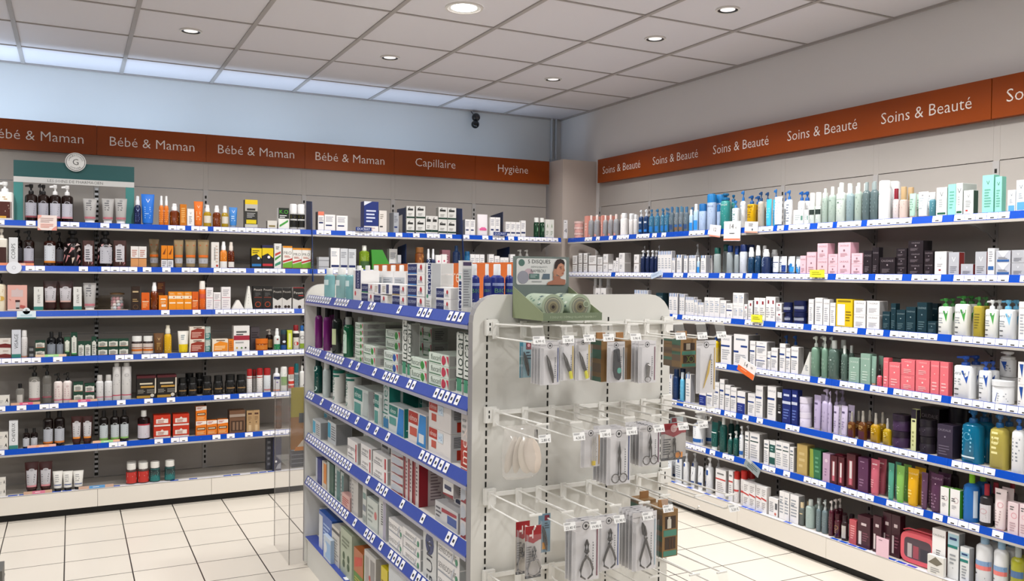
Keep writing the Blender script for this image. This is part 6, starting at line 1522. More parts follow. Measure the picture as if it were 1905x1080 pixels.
('tubws',3.144,-.312,1.544,.016,.073,.009,0,1,0),
('pk',3.186,-.312,1.544,.04,.101,.031,0,1,0),
('pk',3.245,-.312,1.544,.065,.12,.051,0,1,0),
('pk',3.322,-.312,1.544,.069,.082,.053,0,2,0),
('pk',3.322,-.312,1.627,.069,.082,.053,1,2,0),
('pk',3.393,-.312,1.544,.06,.053,.047,0,2,0),
('pk',3.393,-.312,1.598,.06,.053,.047,1,2,0),
('pk',3.467,-.312,1.544,.08,.083,.062,0,2,0),
('pk',3.467,-.312,1.627,.08,.083,.062,1,2,0),
('pk',3.549,-.312,1.544,.068,.054,.053,0,2,0),
('pk',3.549,-.312,1.599,.068,.054,.053,1,2,0),
('blk',3.616,-.312,1.544,.05,.12,.039,0,1,0),
('blk',3.664,-.312,1.544,.038,.136,.03,0,1,0),
('blk',3.742,-.322,1.544,.088,.085,.068,0,1,0),
('blk',3.814,-.312,1.544,.058,.042,.045,0,3,0),
('blk',3.814,-.312,1.587,.058,.042,.045,1,3,0),
('blk',3.814,-.312,1.63,.058,.042,.045,2,3,0),
('blk',3.892,-.312,1.544,.081,.054,.063,0,3,0),
('blk',3.892,-.312,1.599,.081,.054,.063,1,3,0),
('blk',3.892,-.312,1.653,.081,.054,.063,2,3,0),
('blk',3.963,-.312,1.544,.045,.057,.035,0,2,0),
('blk',3.963,-.312,1.601,.045,.057,.035,1,2,0),
('vw2',4.025,-.312,1.544,.059,.109,.046,0,1,0),
('vgry',4.092,-.312,1.544,.051,.105,.039,0,1,0),
('vgry',4.157,-.312,1.544,.058,.051,.045,0,1,0),
('vgry',4.223,-.312,1.544,.052,.105,.04,0,1,0),
('wthn2',4.27,-.312,1.544,.031,.119,.03,0,1,0),
('vblue',4.325,-.312,1.544,.064,.054,.05,0,2,0),
('vblue',4.325,-.312,1.598,.064,.054,.05,1,2,0),
('vgry',4.391,-.312,1.544,.056,.054,.043,0,2,0),
('vgry',4.391,-.312,1.599,.056,.054,.043,1,2,0),
('navyp',1.68,-.262,1.544,.034,.16,.032,0,1,1),
('navyp',1.739,-.262,1.544,.03,.159,.028,0,1,1),
('navyp',1.791,-.262,1.544,.032,.158,.03,0,1,1),
('navyp',1.841,-.262,1.544,.019,.156,.018,0,1,1),
('skyb',2.291,-.262,1.544,.02,.103,.019,0,1,1),
('micb',2.576,-.257,1.544,.046,.171,.043,0,1,1),
('micb',2.642,-.262,1.544,.032,.151,.03,0,1,1),
('wbbot',2.693,-.255,1.544,.048,.175,.045,0,1,1),
('navspr',2.763,-.261,1.544,.041,.157,.039,0,1,1),
('navspr',2.822,-.262,1.544,.035,.167,.033,0,1,1),
('navspr2',2.879,-.248,1.544,.055,.143,.052,0,1,1),
('tubwb',2.969,-.262,1.544,.046,.101,.027,0,1,1),
('tubwn',3.034,-.262,1.544,.04,.1,.024,0,1,1),
('tubws',3.095,-.262,1.544,.041,.099,.024,0,1,1),
('tubws',3.144,-.262,1.544,.016,.073,.009,0,1,1),
],
'R3': [
('wcube',1.123,-.312,1.269,.063,.157,.049,0,1,0),
('wcube',1.198,-.312,1.269,.071,.159,.055,0,1,0),
('wht1',.925,-.222,1.269,.038,.228,.035,0,1,1),
('wht1',.997,-.222,1.269,.037,.228,.035,0,1,1),
('wht1',1.104,-.222,1.269,.041,.228,.039,0,1,1),
('wbtop',1.622,-.312,1.269,.039,.154,.03,0,1,0),
('wbtop',1.662,-.312,1.269,.039,.154,.03,0,1,0),
('wbtop',1.703,-.312,1.269,.039,.154,.03,0,1,0),
('wbtop',1.743,-.312,1.269,.039,.154,.03,0,1,0),
('dkteal',1.895,-.312,1.269,.076,.14,.059,0,1,0),
('skyb',1.958,-.312,1.269,.028,.048,.027,0,1,0),
('wbtop',2.024,-.312,1.269,.044,.141,.034,0,1,0),
('wbtop',2.07,-.312,1.269,.044,.141,.034,0,1,0),
('wbtop',2.127,-.312,1.269,.025,.139,.03,0,1,0),
('wbtop',2.153,-.312,1.269,.025,.139,.03,0,1,0),
('wbtop',2.19,-.312,1.269,.028,.121,.03,0,1,0),
('wbtop',2.219,-.312,1.269,.028,.121,.03,0,1,0),
('wbtop',2.248,-.312,1.269,.028,.121,.03,0,1,0),
('wbtop',2.283,-.312,1.269,.033,.106,.03,0,1,0),
('wbtop',2.318,-.312,1.269,.027,.089,.03,0,1,0),
('wbtop',2.346,-.312,1.269,.027,.089,.03,0,1,0),
('wbig2',2.389,-.312,1.269,.046,.124,.036,0,1,0),
('wbig2',2.437,-.312,1.269,.046,.124,.036,0,1,0),
('wbig2',2.485,-.312,1.269,.046,.124,.036,0,1,0),
('wbig2',2.54,-.312,1.269,.054,.11,.042,0,1,0),
('wnv',2.599,-.312,1.269,.054,.093,.042,0,1,0),
('wbig2',2.653,-.312,1.269,.046,.079,.035,0,2,0),
('wbig2',2.653,-.312,1.349,.046,.079,.035,1,2,0),
('wbig2',2.7,-.312,1.269,.046,.079,.035,0,2,0),
('wbig2',2.7,-.312,1.349,.046,.079,.035,1,2,0),
('wrd',2.741,-.312,1.269,.026,.093,.03,0,1,0),
('wrd',2.78,-.312,1.269,.037,.117,.03,0,1,0),
('wrd',2.834,-.312,1.269,.044,.134,.034,0,1,0),
('wrd',2.88,-.312,1.269,.044,.134,.034,0,1,0),
('wrd',2.926,-.312,1.269,.036,.143,.03,0,1,0),
('wrd',2.963,-.312,1.269,.036,.143,.03,0,1,0),
('wrd',3.011,-.312,1.269,.046,.055,.046,0,2,0),
('wrd',3.009,-.312,1.324,.043,.055,.046,1,2,0),
('nvjar',3.061,-.312,1.269,.041,.057,.057,0,2,0),
('nvjar',3.056,-.312,1.327,.051,.057,.057,1,2,0),
('nvjar',3.143,-.312,1.269,.073,.063,.068,0,2,0),
('nvjar',3.143,-.312,1.333,.073,.063,.068,1,2,0),
('wpl',3.249,-.312,1.269,.034,.139,.03,0,1,0),
('wpl',3.303,-.312,1.269,.051,.148,.039,0,1,0),
('wpl',3.355,-.312,1.269,.04,.142,.031,0,1,0),
('wpl',3.398,-.312,1.269,.034,.124,.03,0,1,0),
('yelbx',3.474,-.312,1.269,.105,.146,.082,0,1,0),
('wcau',3.573,-.312,1.269,.071,.07,.055,0,2,0),
('wcau',3.573,-.312,1.34,.071,.07,.055,1,2,0),
('wcau',3.655,-.312,1.269,.075,.071,.058,0,2,0),
('wcau',3.655,-.312,1.341,.075,.071,.058,1,2,0),
('dkteal',3.733,-.312,1.269,.042,.093,.032,0,1,0),
('dkteal',3.774,-.312,1.269,.027,.135,.03,0,1,0),
('dkteal',3.817,-.312,1.269,.048,.105,.038,0,1,0),
('dkteal',3.872,-.312,1.269,.052,.121,.041,0,1,0),
('dkteal',3.933,-.312,1.269,.051,.145,.04,0,1,0),
('dkteal',3.986,-.312,1.269,.043,.058,.034,0,1,0),
('dkteal',3.928,-.222,1.269,.039,.14,.03,0,1,1),
('cvg',4.043,-.312,1.269,.057,.168,.039,0,1,0),
('cvg2',4.129,-.312,1.269,.065,.182,.044,0,1,0),
('cvy',4.21,-.312,1.269,.041,.18,.029,0,1,0),
('cvg3',4.27,-.312,1.269,.051,.168,.035,0,1,0),
('cvb',4.34,-.312,1.269,.063,.17,.043,0,1,0),
('wpl',4.414,-.312,1.269,.029,.165,.03,0,1,0),
('skyb',1.958,-.262,1.269,.028,.048,.027,0,1,1),
('cvg',4.043,-.261,1.269,.057,.168,.039,0,1,1),
('cvg2',4.129,-.256,1.269,.065,.182,.044,0,1,1),
('cvy',4.21,-.262,1.269,.041,.18,.029,0,1,1),
('cvg3',4.27,-.262,1.269,.051,.168,.035,0,1,1),
('cvb',4.34,-.257,1.269,.063,.17,.043,0,1,1),
],
'R4': [
('ubox',2.013,-.312,.988,.108,.126,.084,0,1,0),
('oily',2.459,-.312,.988,.041,.171,.039,0,1,0),
('ubox',2.574,-.312,.988,.093,.178,.072,0,1,0),
('ubox2',2.704,-.312,.988,.123,.191,.096,0,1,0),
('wblup',2.71,-.212,.988,.042,.194,.039,0,1,1),
('ubox',2.805,-.312,.988,.044,.159,.034,0,1,0),
('ubox',2.877,-.312,.988,.084,.08,.065,0,2,0),
('ubox',2.877,-.312,1.069,.084,.08,.065,1,2,0),
('ubox',2.939,-.312,.988,.024,.109,.03,0,1,0),
('ubox',2.981,-.312,.988,.049,.132,.038,0,1,0),
('wblup',2.957,-.212,.988,.038,.201,.036,0,1,1),
('wblup',3.026,-.212,.988,.039,.204,.037,0,1,1),
('ubox',3.044,-.312,.988,.042,.162,.033,0,1,0),
('ubox',3.087,-.312,.988,.032,.14,.03,0,1,0),
('ubox',3.136,-.312,.988,.052,.151,.04,0,1,0),
('tri',3.213,-.312,.988,.06,.133,.05,0,1,0),
('sagepump',3.267,-.312,.988,.046,.22,.05,0,1,0),
('sagepump',3.337,-.312,.988,.035,.221,.033,0,1,0),
('sageclr',3.39,-.312,.988,.059,.206,.055,0,1,0),
('sageclr',3.469,-.312,.988,.033,.184,.031,0,1,0),
('sagebx',3.543,-.312,.988,.063,.128,.049,0,1,0),
('sagebx',3.614,-.312,.988,.058,.155,.045,0,1,0),
('sagetube',3.66,-.312,.988,.029,.147,.017,0,1,0),
('corbot',3.693,-.312,.988,.025,.108,.023,0,1,0),
('coral',3.737,-.312,.988,.028,.146,.03,0,1,0),
('coral',3.787,-.312,.988,.062,.127,.048,0,1,0),
('coral',3.862,-.312,.988,.075,.074,.058,0,2,0),
('coral',3.862,-.312,1.063,.075,.074,.058,1,2,0),
('coral',3.943,-.312,.988,.073,.076,.057,0,2,0),
('coral',3.943,-.312,1.064,.073,.076,.057,1,2,0),
('coral',4.007,-.312,.988,.043,.155,.034,0,1,0),
('coral',4.055,-.312,.988,.042,.155,.032,0,1,0),
('cvn',4.141,-.312,.988,.088,.191,.06,0,1,0),
('cvn',4.246,-.312,.988,.049,.176,.034,0,1,0),
('cvjarp',4.279,-.212,1.096,.064,.113,.044,0,1,1),
('cvjar',4.273,-.212,.988,.075,.106,.07,0,1,1),
('cvjar',4.32,-.324,.988,.088,.101,.083,0,1,0),
('wbtopn',4.416,-.312,.988,.029,.095,.03,0,2,0),
('wbtopn',4.416,-.312,1.084,.029,.095,.03,1,2,0),
('oily',2.459,-.261,.988,.041,.171,.039,0,1,1),
('sagepump',3.264,-.25,.988,.053,.22,.05,0,1,1),
('sagepump',3.337,-.262,.988,.035,.221,.033,0,1,1),
('sageclr',3.39,-.245,.988,.059,.206,.055,0,1,1),
('sageclr',3.469,-.262,.988,.033,.184,.031,0,1,1),
('sagetube',3.66,-.262,.988,.029,.147,.017,0,1,1),
('cvn',4.141,-.24,.988,.088,.191,.06,0,1,1),
('cvn',4.246,-.262,.988,.049,.176,.034,0,1,1),
],
'R5': [
('wbtop',1.98,-.312,.702,.046,.162,.036,0,1,0),
('wbtop',2.025,-.312,.702,.042,.162,.036,0,1,0),
('navbot2',2.067,-.312,.702,.041,.202,.043,0,1,0),
('cyan2',2.139,-.312,.702,.034,.188,.032,0,1,0),
('wbtop',2.215,-.312,.702,.048,.185,.038,0,1,0),
('ubox3',2.361,-.312,.702,.064,.139,.05,0,1,0),
('ubox',2.429,-.312,.702,.057,.115,.044,0,1,0),
('ubox',2.49,-.312,.702,.051,.163,.04,0,1,0),
('ubox',2.543,-.312,.702,.039,.189,.03,0,1,0),
('ubox',2.594,-.312,.702,.045,.159,.035,0,1,0),
('ubox',2.647,-.312,.702,.049,.15,.038,0,1,0),
('ubox3',2.714,-.312,.702,.067,.135,.052,0,1,0),
('ubox',2.802,-.312,.702,.059,.134,.046,0,1,0),
('ubox',2.865,-.312,.702,.057,.188,.045,0,1,0),
('ubox',2.966,-.312,.702,.065,.197,.051,0,1,0),
('blkw',3.028,-.312,.702,.033,.171,.03,0,1,0),
('navb',3.081,-.312,.702,.062,.192,.048,0,1,0),
('navb',3.141,-.312,.702,.041,.197,.037,0,1,0),
('lavjar',3.196,-.312,.702,.064,.082,.065,0,2,0),
('lavjar',3.195,-.312,.784,.066,.082,.065,1,2,0),
('lavtube',3.295,-.312,.702,.047,.189,.027,0,1,0),
('lavpump',3.348,-.312,.702,.048,.229,.049,0,1,0),
('lavbx',3.431,-.291,.702,.037,.151,.028,0,1,0),
('lavpump',3.383,-.312,.702,.02,.222,.023,0,1,0),
('lavpump',3.367,-.212,.702,.046,.22,.043,0,1,1),
('lavtube2',3.426,-.312,.702,.035,.149,.02,0,1,0),
('lavtube2',3.479,-.312,.702,.041,.158,.024,0,1,0),
('oild',3.525,-.312,.702,.04,.133,.027,0,1,0),
('oild',3.593,-.312,.702,.045,.147,.031,0,1,0),
('oilg',3.67,-.312,.702,.049,.148,.034,0,1,0),
('oilg2',3.742,-.312,.702,.042,.131,.029,0,1,0),
('plumjar',3.804,-.312,.702,.082,.08,.077,0,2,0),
('plumjar',3.804,-.312,.782,.082,.08,.077,1,2,0),
('plumthin',3.9,-.312,.702,.027,.201,.03,0,1,0),
('blk',3.888,-.182,.702,.103,.197,.08,0,1,1),
('blkjar',3.953,-.312,.702,.072,.079,.072,0,2,0),
('blkjar',3.951,-.312,.782,.074,.079,.072,1,2,0),
('plumbx',4.066,-.312,.702,.077,.153,.06,0,1,0),
('blkjar',4.001,-.162,.702,.098,.237,.093,0,1,1),
('bigteal',4.184,-.312,.702,.091,.239,.063,0,1,0),
('bigteal',4.185,-.172,.702,.027,.231,.018,0,1,1),
('bigyel',4.311,-.312,.702,.075,.239,.052,0,1,0),
('bigwht2',4.401,-.312,.702,.053,.233,.037,0,1,0),
('navbot2',2.065,-.257,.702,.046,.202,.043,0,1,1),
('cyan2',2.139,-.262,.702,.034,.188,.032,0,1,1),
('lavtube',3.295,-.262,.702,.047,.189,.027,0,1,1),
('lavpump',3.381,-.262,.702,.024,.222,.023,0,1,1),
('lavtube2',3.426,-.262,.702,.035,.149,.02,0,1,1),
('lavtube2',3.479,-.262,.702,.041,.158,.024,0,1,1),
('oild',3.525,-.262,.702,.04,.133,.027,0,1,1),
('oild',3.593,-.262,.702,.045,.147,.031,0,1,1),
('oilg',3.67,-.262,.702,.049,.148,.034,0,1,1),
('bigteal',4.184,-.237,.702,.091,.239,.063,0,1,1),
('bigyel',4.311,-.248,.702,.075,.239,.052,0,1,1),
('bigwht2',4.401,-.262,.702,.053,.233,.037,0,1,1),
],
'R6': [
('wbband',2.287,-.312,.438,.086,.189,.081,0,1,0),
('tealbot',2.5,-.212,.438,.04,.21,.038,0,1,1),
('tealbot',2.56,-.212,.438,.031,.216,.029,0,1,1),
('tealtube',2.463,-.312,.438,.059,.174,.035,0,1,0),
('tealbot',2.538,-.312,.438,.047,.217,.045,0,1,0),
('tealp',2.611,-.312,.438,.032,.128,.03,0,1,0),
('tealp',2.66,-.312,.438,.034,.151,.032,0,1,0),
('wbband',2.711,-.312,.438,.03,.19,.028,0,1,0),
('rxbox',2.769,-.312,.438,.032,.166,.03,0,1,0),
('rxbox',2.833,-.312,.438,.079,.169,.061,0,1,0),
('rxbox',2.93,-.312,.438,.038,.144,.03,0,1,0),
('tealbx2',2.978,-.312,.438,.043,.149,.034,0,1,0),
('rxbox',3.03,-.312,.438,.05,.156,.039,0,1,0),
('rxbox',3.082,-.312,.438,.05,.156,.039,0,1,0),
('rxbox',3.127,-.312,.438,.028,.14,.03,0,1,0),
('goldbx',3.203,-.312,.438,.073,.168,.056,0,1,0),
('grnbx',3.297,-.312,.438,.076,.158,.059,0,1,0),
('lilacbx',3.373,-.312,.438,.047,.152,.037,0,1,0),
('winebx',3.426,-.277,.438,.048,.154,.037,0,1,0),
('winepic',3.424,-.312,.438,.043,.149,.034,0,1,0),
('winepic',3.472,-.312,.438,.039,.151,.031,0,1,0),
('winepic',3.536,-.312,.438,.055,.18,.043,0,1,0),
('plumb2',3.612,-.312,.438,.061,.176,.047,0,1,0),
('roset',3.674,-.312,.438,.053,.18,.031,0,1,0),
('tealt',3.773,-.312,.438,.034,.181,.02,0,1,0),
('greent',3.824,-.312,.438,.045,.179,.026,0,1,0),
('yelt',3.892,-.312,.438,.06,.179,.035,0,1,0),
('plumpump',3.878,-.192,.438,.033,.19,.031,0,1,1),
('plumpump',3.931,-.172,.438,.034,.204,.032,0,1,1),
('plumt',3.959,-.312,.438,.034,.174,.02,0,1,0),
('plumt2',4.017,-.312,.438,.064,.179,.039,0,1,0),
('plumpump',3.999,-.162,.438,.039,.217,.037,0,1,1),
('bioder',4.07,-.312,.438,.041,.13,.033,0,1,0),
('bioder',4.122,-.312,.438,.047,.131,.036,0,1,0),
('blubot',4.182,-.312,.438,.069,.216,.065,0,1,0),
('darkred',4.258,-.312,.438,.054,.185,.051,0,1,0),
('pinktube',4.328,-.312,.438,.054,.18,.032,0,1,0),
('pinkbot2',4.313,-.212,.438,.042,.191,.04,0,1,1),
('pinkbx2',4.393,-.312,.438,.045,.137,.035,0,1,0),
('pinkbx2',4.437,-.312,.438,.031,.141,.03,0,1,0),
('wbband',2.287,-.219,.438,.086,.189,.081,0,1,1),
('tealtube',2.463,-.262,.438,.059,.174,.035,0,1,1),
('tealp',2.611,-.262,.438,.032,.128,.03,0,1,1),
('tealp',2.66,-.262,.438,.034,.151,.032,0,1,1),
('wbband',2.711,-.262,.438,.03,.19,.028,0,1,1),
('roset',3.674,-.262,.438,.053,.18,.031,0,1,1),
('tealt',3.773,-.262,.438,.034,.181,.02,0,1,1),
('greent',3.824,-.262,.438,.045,.179,.026,0,1,1),
('yelt',3.892,-.262,.438,.06,.179,.035,0,1,1),
('plumt',3.959,-.262,.438,.034,.174,.02,0,1,1),
('plumt2',4.018,-.261,.438,.065,.179,.039,0,1,1),
('blubot',4.182,-.235,.438,.069,.216,.065,0,1,1),
('darkred',4.258,-.249,.438,.054,.185,.051,0,1,1),
('pinktube',4.328,-.262,.438,.054,.18,.032,0,1,1),
],
'R7': [
('tubwn2',2.002,-.312,.158,.071,.136,.042,0,1,0),
('wbtall',2.129,-.312,.158,.064,.169,.05,0,1,0),
('wpump3',2.188,-.312,.158,.042,.206,.039,0,1,0),
('wpump3',2.201,-.252,.158,.043,.205,.041,0,1,1),
('tubwk',2.275,-.322,.158,.042,.134,.025,0,1,0),
('tubwk',2.348,-.322,.158,.049,.152,.029,0,1,0),
('wpumpb',2.416,-.312,.158,.051,.223,.048,0,1,0),
('wpump3',2.398,-.222,.158,.039,.21,.037,0,1,1),
('redbx1',2.543,-.312,.158,.091,.173,.07,0,1,0),
('redbx1',2.634,-.312,.158,.036,.184,.03,0,1,0),
('redcapb',2.671,-.312,.158,.037,.188,.038,0,1,0),
('redcapb',2.731,-.312,.158,.041,.206,.042,0,1,0),
('redbx2',2.777,-.32,.158,.049,.15,.041,0,1,0),
('redbx2',2.829,-.32,.158,.052,.15,.041,0,1,0),
('redbx2',2.882,-.32,.158,.042,.152,.033,0,1,0),
('redbx2',2.925,-.32,.158,.042,.152,.033,0,1,0),
('wkid',2.992,-.312,.158,.07,.102,.054,0,1,0),
('wmed',3.058,-.312,.158,.037,.157,.03,0,1,0),
('wmed',3.096,-.312,.158,.037,.157,.03,0,1,0),
('wmed',3.152,-.312,.158,.061,.157,.047,0,1,0),
('greyb',3.198,-.312,.158,.029,.127,.028,0,1,0),
('clrg',3.248,-.312,.158,.054,.153,.051,0,1,0),
('greyp',3.317,-.312,.158,.027,.165,.026,0,1,0),
('greyp',3.358,-.312,.158,.033,.169,.031,0,1,0),
('winep',3.405,-.284,.158,.032,.192,.03,0,1,0),
('winep',3.403,-.312,.158,.028,.186,.027,0,1,0),
('wined',3.444,-.312,.158,.034,.124,.032,0,1,0),
('wined2',3.491,-.312,.158,.033,.13,.031,0,1,0),
('coralsm',3.554,-.312,.158,.044,.123,.034,0,1,0),
('winebx2',3.623,-.312,.158,.077,.16,.06,0,1,0),
('winebx2',3.704,-.312,.158,.049,.181,.019,0,1,0),
('winebx2',3.745,-.292,.158,.049,.208,.038,0,1,0),
('winebx2',3.796,-.292,.158,.049,.208,.038,0,1,0),
('wcaud',4.046,-.312,.158,.068,.208,.06,0,1,0),
('lowbx',4.052,-.342,.158,.082,.09,.02,0,1,0),
('senst',4.119,-.312,.158,.054,.214,.042,0,1,0),
('sens2',4.176,-.312,.158,.043,.162,.034,0,1,0),
('sensbot',4.249,-.312,.158,.072,.234,.067,0,1,0),
('sensbot',4.329,-.312,.158,.061,.234,.057,0,1,0),
('yelbot',4.404,-.312,.158,.056,.234,.053,0,1,0),
('tubwn2',2.002,-.258,.158,.071,.136,.042,0,1,1),
('tubwk',2.275,-.262,.158,.042,.134,.025,0,1,1),
('tubwk',2.348,-.262,.158,.049,.152,.029,0,1,1),
('redcapb',2.669,-.262,.158,.04,.188,.038,0,1,1),
('redcapb',2.733,-.258,.158,.044,.206,.042,0,1,1),
('greyb',3.198,-.262,.158,.029,.127,.028,0,1,1),
('clrg',3.248,-.249,.158,.054,.153,.051,0,1,1),
('greyp',3.317,-.262,.158,.027,.165,.026,0,1,1),
('greyp',3.358,-.262,.158,.033,.169,.031,0,1,1),
('winep',3.405,-.253,.158,.032,.192,.03,0,1,1),
('wined',3.444,-.262,.158,.034,.124,.032,0,1,1),
('wined2',3.491,-.262,.158,.033,.13,.031,0,1,1),
('sensbot',4.249,-.233,.158,.072,.234,.067,0,1,1),
('sensbot',4.329,-.243,.158,.061,.234,.057,0,1,1),
('yelbot',4.404,-.247,.158,.056,.234,.053,0,1,1),
]}
ORDW = 'first second third fourth fifth sixth seventh eighth ninth tenth eleventh twelfth thirteenth fourteenth fifteenth sixteenth'.split()
NUMW = 'one two three four five six seven eight nine ten eleven twelve thirteen fourteen fifteen sixteen'.split()
TIER = {1:[''],2:['lower ','upper '],3:['bottom ','middle ','topmost '],4:['bottom ','second-tier ','third-tier ','topmost '],5:['bottom ','second-tier ','third-tier ','fourth-tier ','topmost '],6:['bottom ','second-tier ','third-tier ','fourth-tier ','fifth-tier ','topmost ']}
for sh, rows in ITEMS.items():
    W = sh[0]; fam = {}
    if sh == 'IE': where, ref = 'behind island end panel', 'from island edge'
    else:
        lv = int(sh[1])-1; dk = (W != 'I' and lv == 6) or (W == 'I' and lv == 5)
        where = {'B':'back wall','R':'beauty wall','I':'island'}[W]+' '+('bottom deck' if dk else ORD[lv]+' shelf')
        ref = 'from corner' if W != 'I' else 'from end panel'
    for r in rows:
        key, a, pl, z, w_, h_, d_, k, s, rear = r
        fam.setdefault(TIER[s][k]+('rear ' if rear else '')+ST[key]['desc'],[]).append(r)
    kinds = {}
    for r in rows: kinds[r[0]] = kinds.get(r[0],0)+1
    for desc, L in fam.items():
        L.sort(key=lambda r: r[1] if (W == 'R' or sh == 'IE') else -r[1])
        for i, (key, a, pl, z, w_, h_, d_, k, s, rear) in enumerate(L):
            lb = desc+(', %s of %s %s'%(ORDW[i],NUMW[len(L)-1],ref) if len(L) > 1 else '')+', '+where
            if W == 'B' or sh == 'IE': loc, rz = (a,pl,z), 0
            else: loc, rz = (pl,-a,z), -PI/2
            g = ST[key]['desc'].split(',')[0]+' items, '+where if kinds[key] > 1 else None
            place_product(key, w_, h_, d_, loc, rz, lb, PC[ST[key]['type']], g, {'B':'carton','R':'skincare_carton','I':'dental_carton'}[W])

# ------------------------------------------------------------------ displays, cards and tags on the wall shelves
def flat_text(mb, body, x, y, z, h, mt, maxw=1e9, rot=False, ax='B'):
    V,F,r = txt(body); k = min(1,maxw/(h*r))*h
    P = [(-q,p) if rot else (p,q) for p,q in V]
    mb.poly([(x+p*k,y,z+q*k) for p,q in P],F,mt)
TEAL = mat('2c6a68',.4); TEALD = mat('1f4f50',.45)
e = empty('header_display',(-3.867,-.64,1.816)); tag(e,'teal framed counter header reading Les soins de pharmacien on back wall top shelf','display')
b = MB(); b.box(-.335,0,.27,.335,.012,.37,TEALD); b.box(-.335,0,.245,.335,.012,.27,TEALD); b.build('header_board',e,smooth=False)
b = MB(); b.box(-.335,-.002,.238,.335,0,.272,mat('c4c4c2',.45)); flat_text(b,'LES SOINS DE PHARMACIEN',.0,-.0025,.255,.017,mat('4a4a4a',.5),.44); b.build('title_strip',e,smooth=False)
for x in (-.335,.285):
    b = MB(); b.box(x,0,0,x+.05,.012,.24,mat('3f8380',.4)); b.build('leg',e,smooth=False)
b = MB(); b.disc((-.0,-.012,.378),.058,mat('d0d0ce',.4),seg=32,th=.009); b.build('badge',e)
b = MB(); n = 32
for R0,R1 in ((.050,.053),):
    for i in range(n):
        a0,a1 = 2*PI*i/n,2*PI*(i+1)/n
        b.face([(R*math.cos(a),-.0126,.378+R*math.sin(a)) for R,a in ((R0,a0),(R1,a0),(R1,a1),(R0,a1))],mat('444444',.5))
flat_text(b,'G',0,-.0127,.378,.036,mat('2a2a2a',.5))
for word, ra, up in (('LABORATOIRES',.040,True),('GYPHAR',.040,False)):
    m = len(word)
    for i, ch in enumerate(word):
        a = PI/2-(i-(m-1)/2)*.235 if up else -PI/2+(i-(m-1)/2)*.27
        V,F,r = txt(ch); rot = a-PI/2 if up else a+PI/2; h = .010
        b.poly([(ra*math.cos(a)+h*(p*math.cos(rot)-q*math.sin(rot)),-.0127,.378+ra*math.sin(a)+h*(p*math.sin(rot)+q*math.cos(rot))) for p,q in V],F,mat('4a4a4a',.5))
b.build('badge_print',e,smooth=False)

def cardB(name, label, x0, x1, z0, z1, y, col, ops=(), cat='card', th=.0025, tilt=0, group=None):
    W_, H_ = x1-x0, z1-z0; b = MB(); b.box(-W_/2,0,0,W_/2,th,H_,mat(col,.45))
    prints(b,ops,lambda u,v,e=0: ((u-.5)*W_,-.0004-e,v*H_),W_,H_,0)
    o = b.build(name,None,((x0+x1)/2,y,z0),0,False); o.rotation_euler = (0,tilt,0); return tag(o,label,cat,group)
def cardR(name, label, y0, y1, z0, z1, x, col, ops=(), cat='card', th=.0025, tilt=0, lean=0, group=None):
    W_, H_ = abs(y1-y0), z1-z0; b = MB(); b.box(-W_/2,0,0,W_/2,th,H_,mat(col,.45))
    prints(b,ops,lambda u,v,e=0: ((u-.5)*W_,-.0004-e,v*H_),W_,H_,0)
    o = b.build(name,None,(x,(y0+y1)/2,z0),-PI/2,False); o.rotation_euler = (lean,tilt,-PI/2); return tag(o,label,cat,group)
cardB('promo_card','small pink and white promotion card clipped on back wall top rail',-4.072,-3.969,1.763,1.854,-.7215,'e6d6d0',[('p',[(0,.0),(.2,0),(0,.2)],'e0988a'),('p',[(.7,0),(1,0),(1,.3),(.85,.2)],'dd9486'),('p',[(0,.7),(.2,.9),(.2,1),(0,1)],'e8a294'),('l',.15,.85,.5,.85,3,'b9a09c'),('l',.15,.85,.15,.45,3,'df9a8c')])
o = MB(); o.disc((0,0,.034),.037,mat('dcdee4',.4),seg=24,th=.003,sx=1.1); o.disc((0,-.0006,.034),.010,mat('9a9aa4',.5),seg=16,th=.0005); o.disc((0,-.001,.034),.008,mat('dcdee4',.5),seg=16,th=.0005)
tag(o.build('shelf_tag',None,(-4.196,-.7225,1.50)),'round white tag hanging on second rail below CORPS placard','tag')
o = MB(); o.box(-.05,0,0,.05,.003,.046,mat('d8e4ea',.4)); o.box(-.05,-.0006,0,.05,0,.007,TEAL); o.disc((0,0,.046),.02,mat('d4dce0',.4),seg=20,th=.003); o.disc((0,-.0008,.05),.006,mat('7a7a7a',.5),seg=12,th=.0005); o.box(-.03,-.0006,.015,.03,0,.026,mat('b4ccd4',.5))
tag(o.build('shelf_tag',None,(-4.131,-.7225,1.228)),'white arched tag with teal foot on third rail','tag')
for x0,x1,z0,c1,c2,lb in ((-4.269,-4.092,1.5445,'e08a6a','e8b4a0','coral colour strip in front of bottles, back wall second shelf'),
    (-4.084,-3.917,.9885,'e2c4a4','a4dc94','peach and green colour strip, back wall fourth shelf'),
    (-4.214,-4.059,.7025,'cfa48a','dc5a80','tan and pink colour strip under clear pump bottles'),
    (-3.9,-3.745,.7025,'cfa48a','dc5a80','tan and pink colour strip under green boxes'),
    (-4.127,-3.974,.4385,'eab4a4','eeaa80','peach colour strip under tall dark bottles'),
    (-3.771,-3.617,.4385,'e8b894','9cdc8c','green centred colour strip, back wall sixth shelf'),
    (-4.147,-3.995,.159,'c9a48c','d87a94','pink colour strip under brown tubes, bottom deck'),
    (-3.85,-3.652,.159,'c9a894','5a9ad0','blue centred colour strip on bottom deck')):
    cardB('colour_strip',lb,x0,x1,z0,z0+.018,-.7085,c1,[('r',.3,0,.75,1,c2),('l',.4,.65,.3,.7,1,'f0f0ee')],'shelf strip',.002)
cardB('tray_edge','thin beige tray edge along back wall third shelf',-4.243,-3.569,1.2695,1.2775,-.7045,'b4a294',(),'tray',.006)
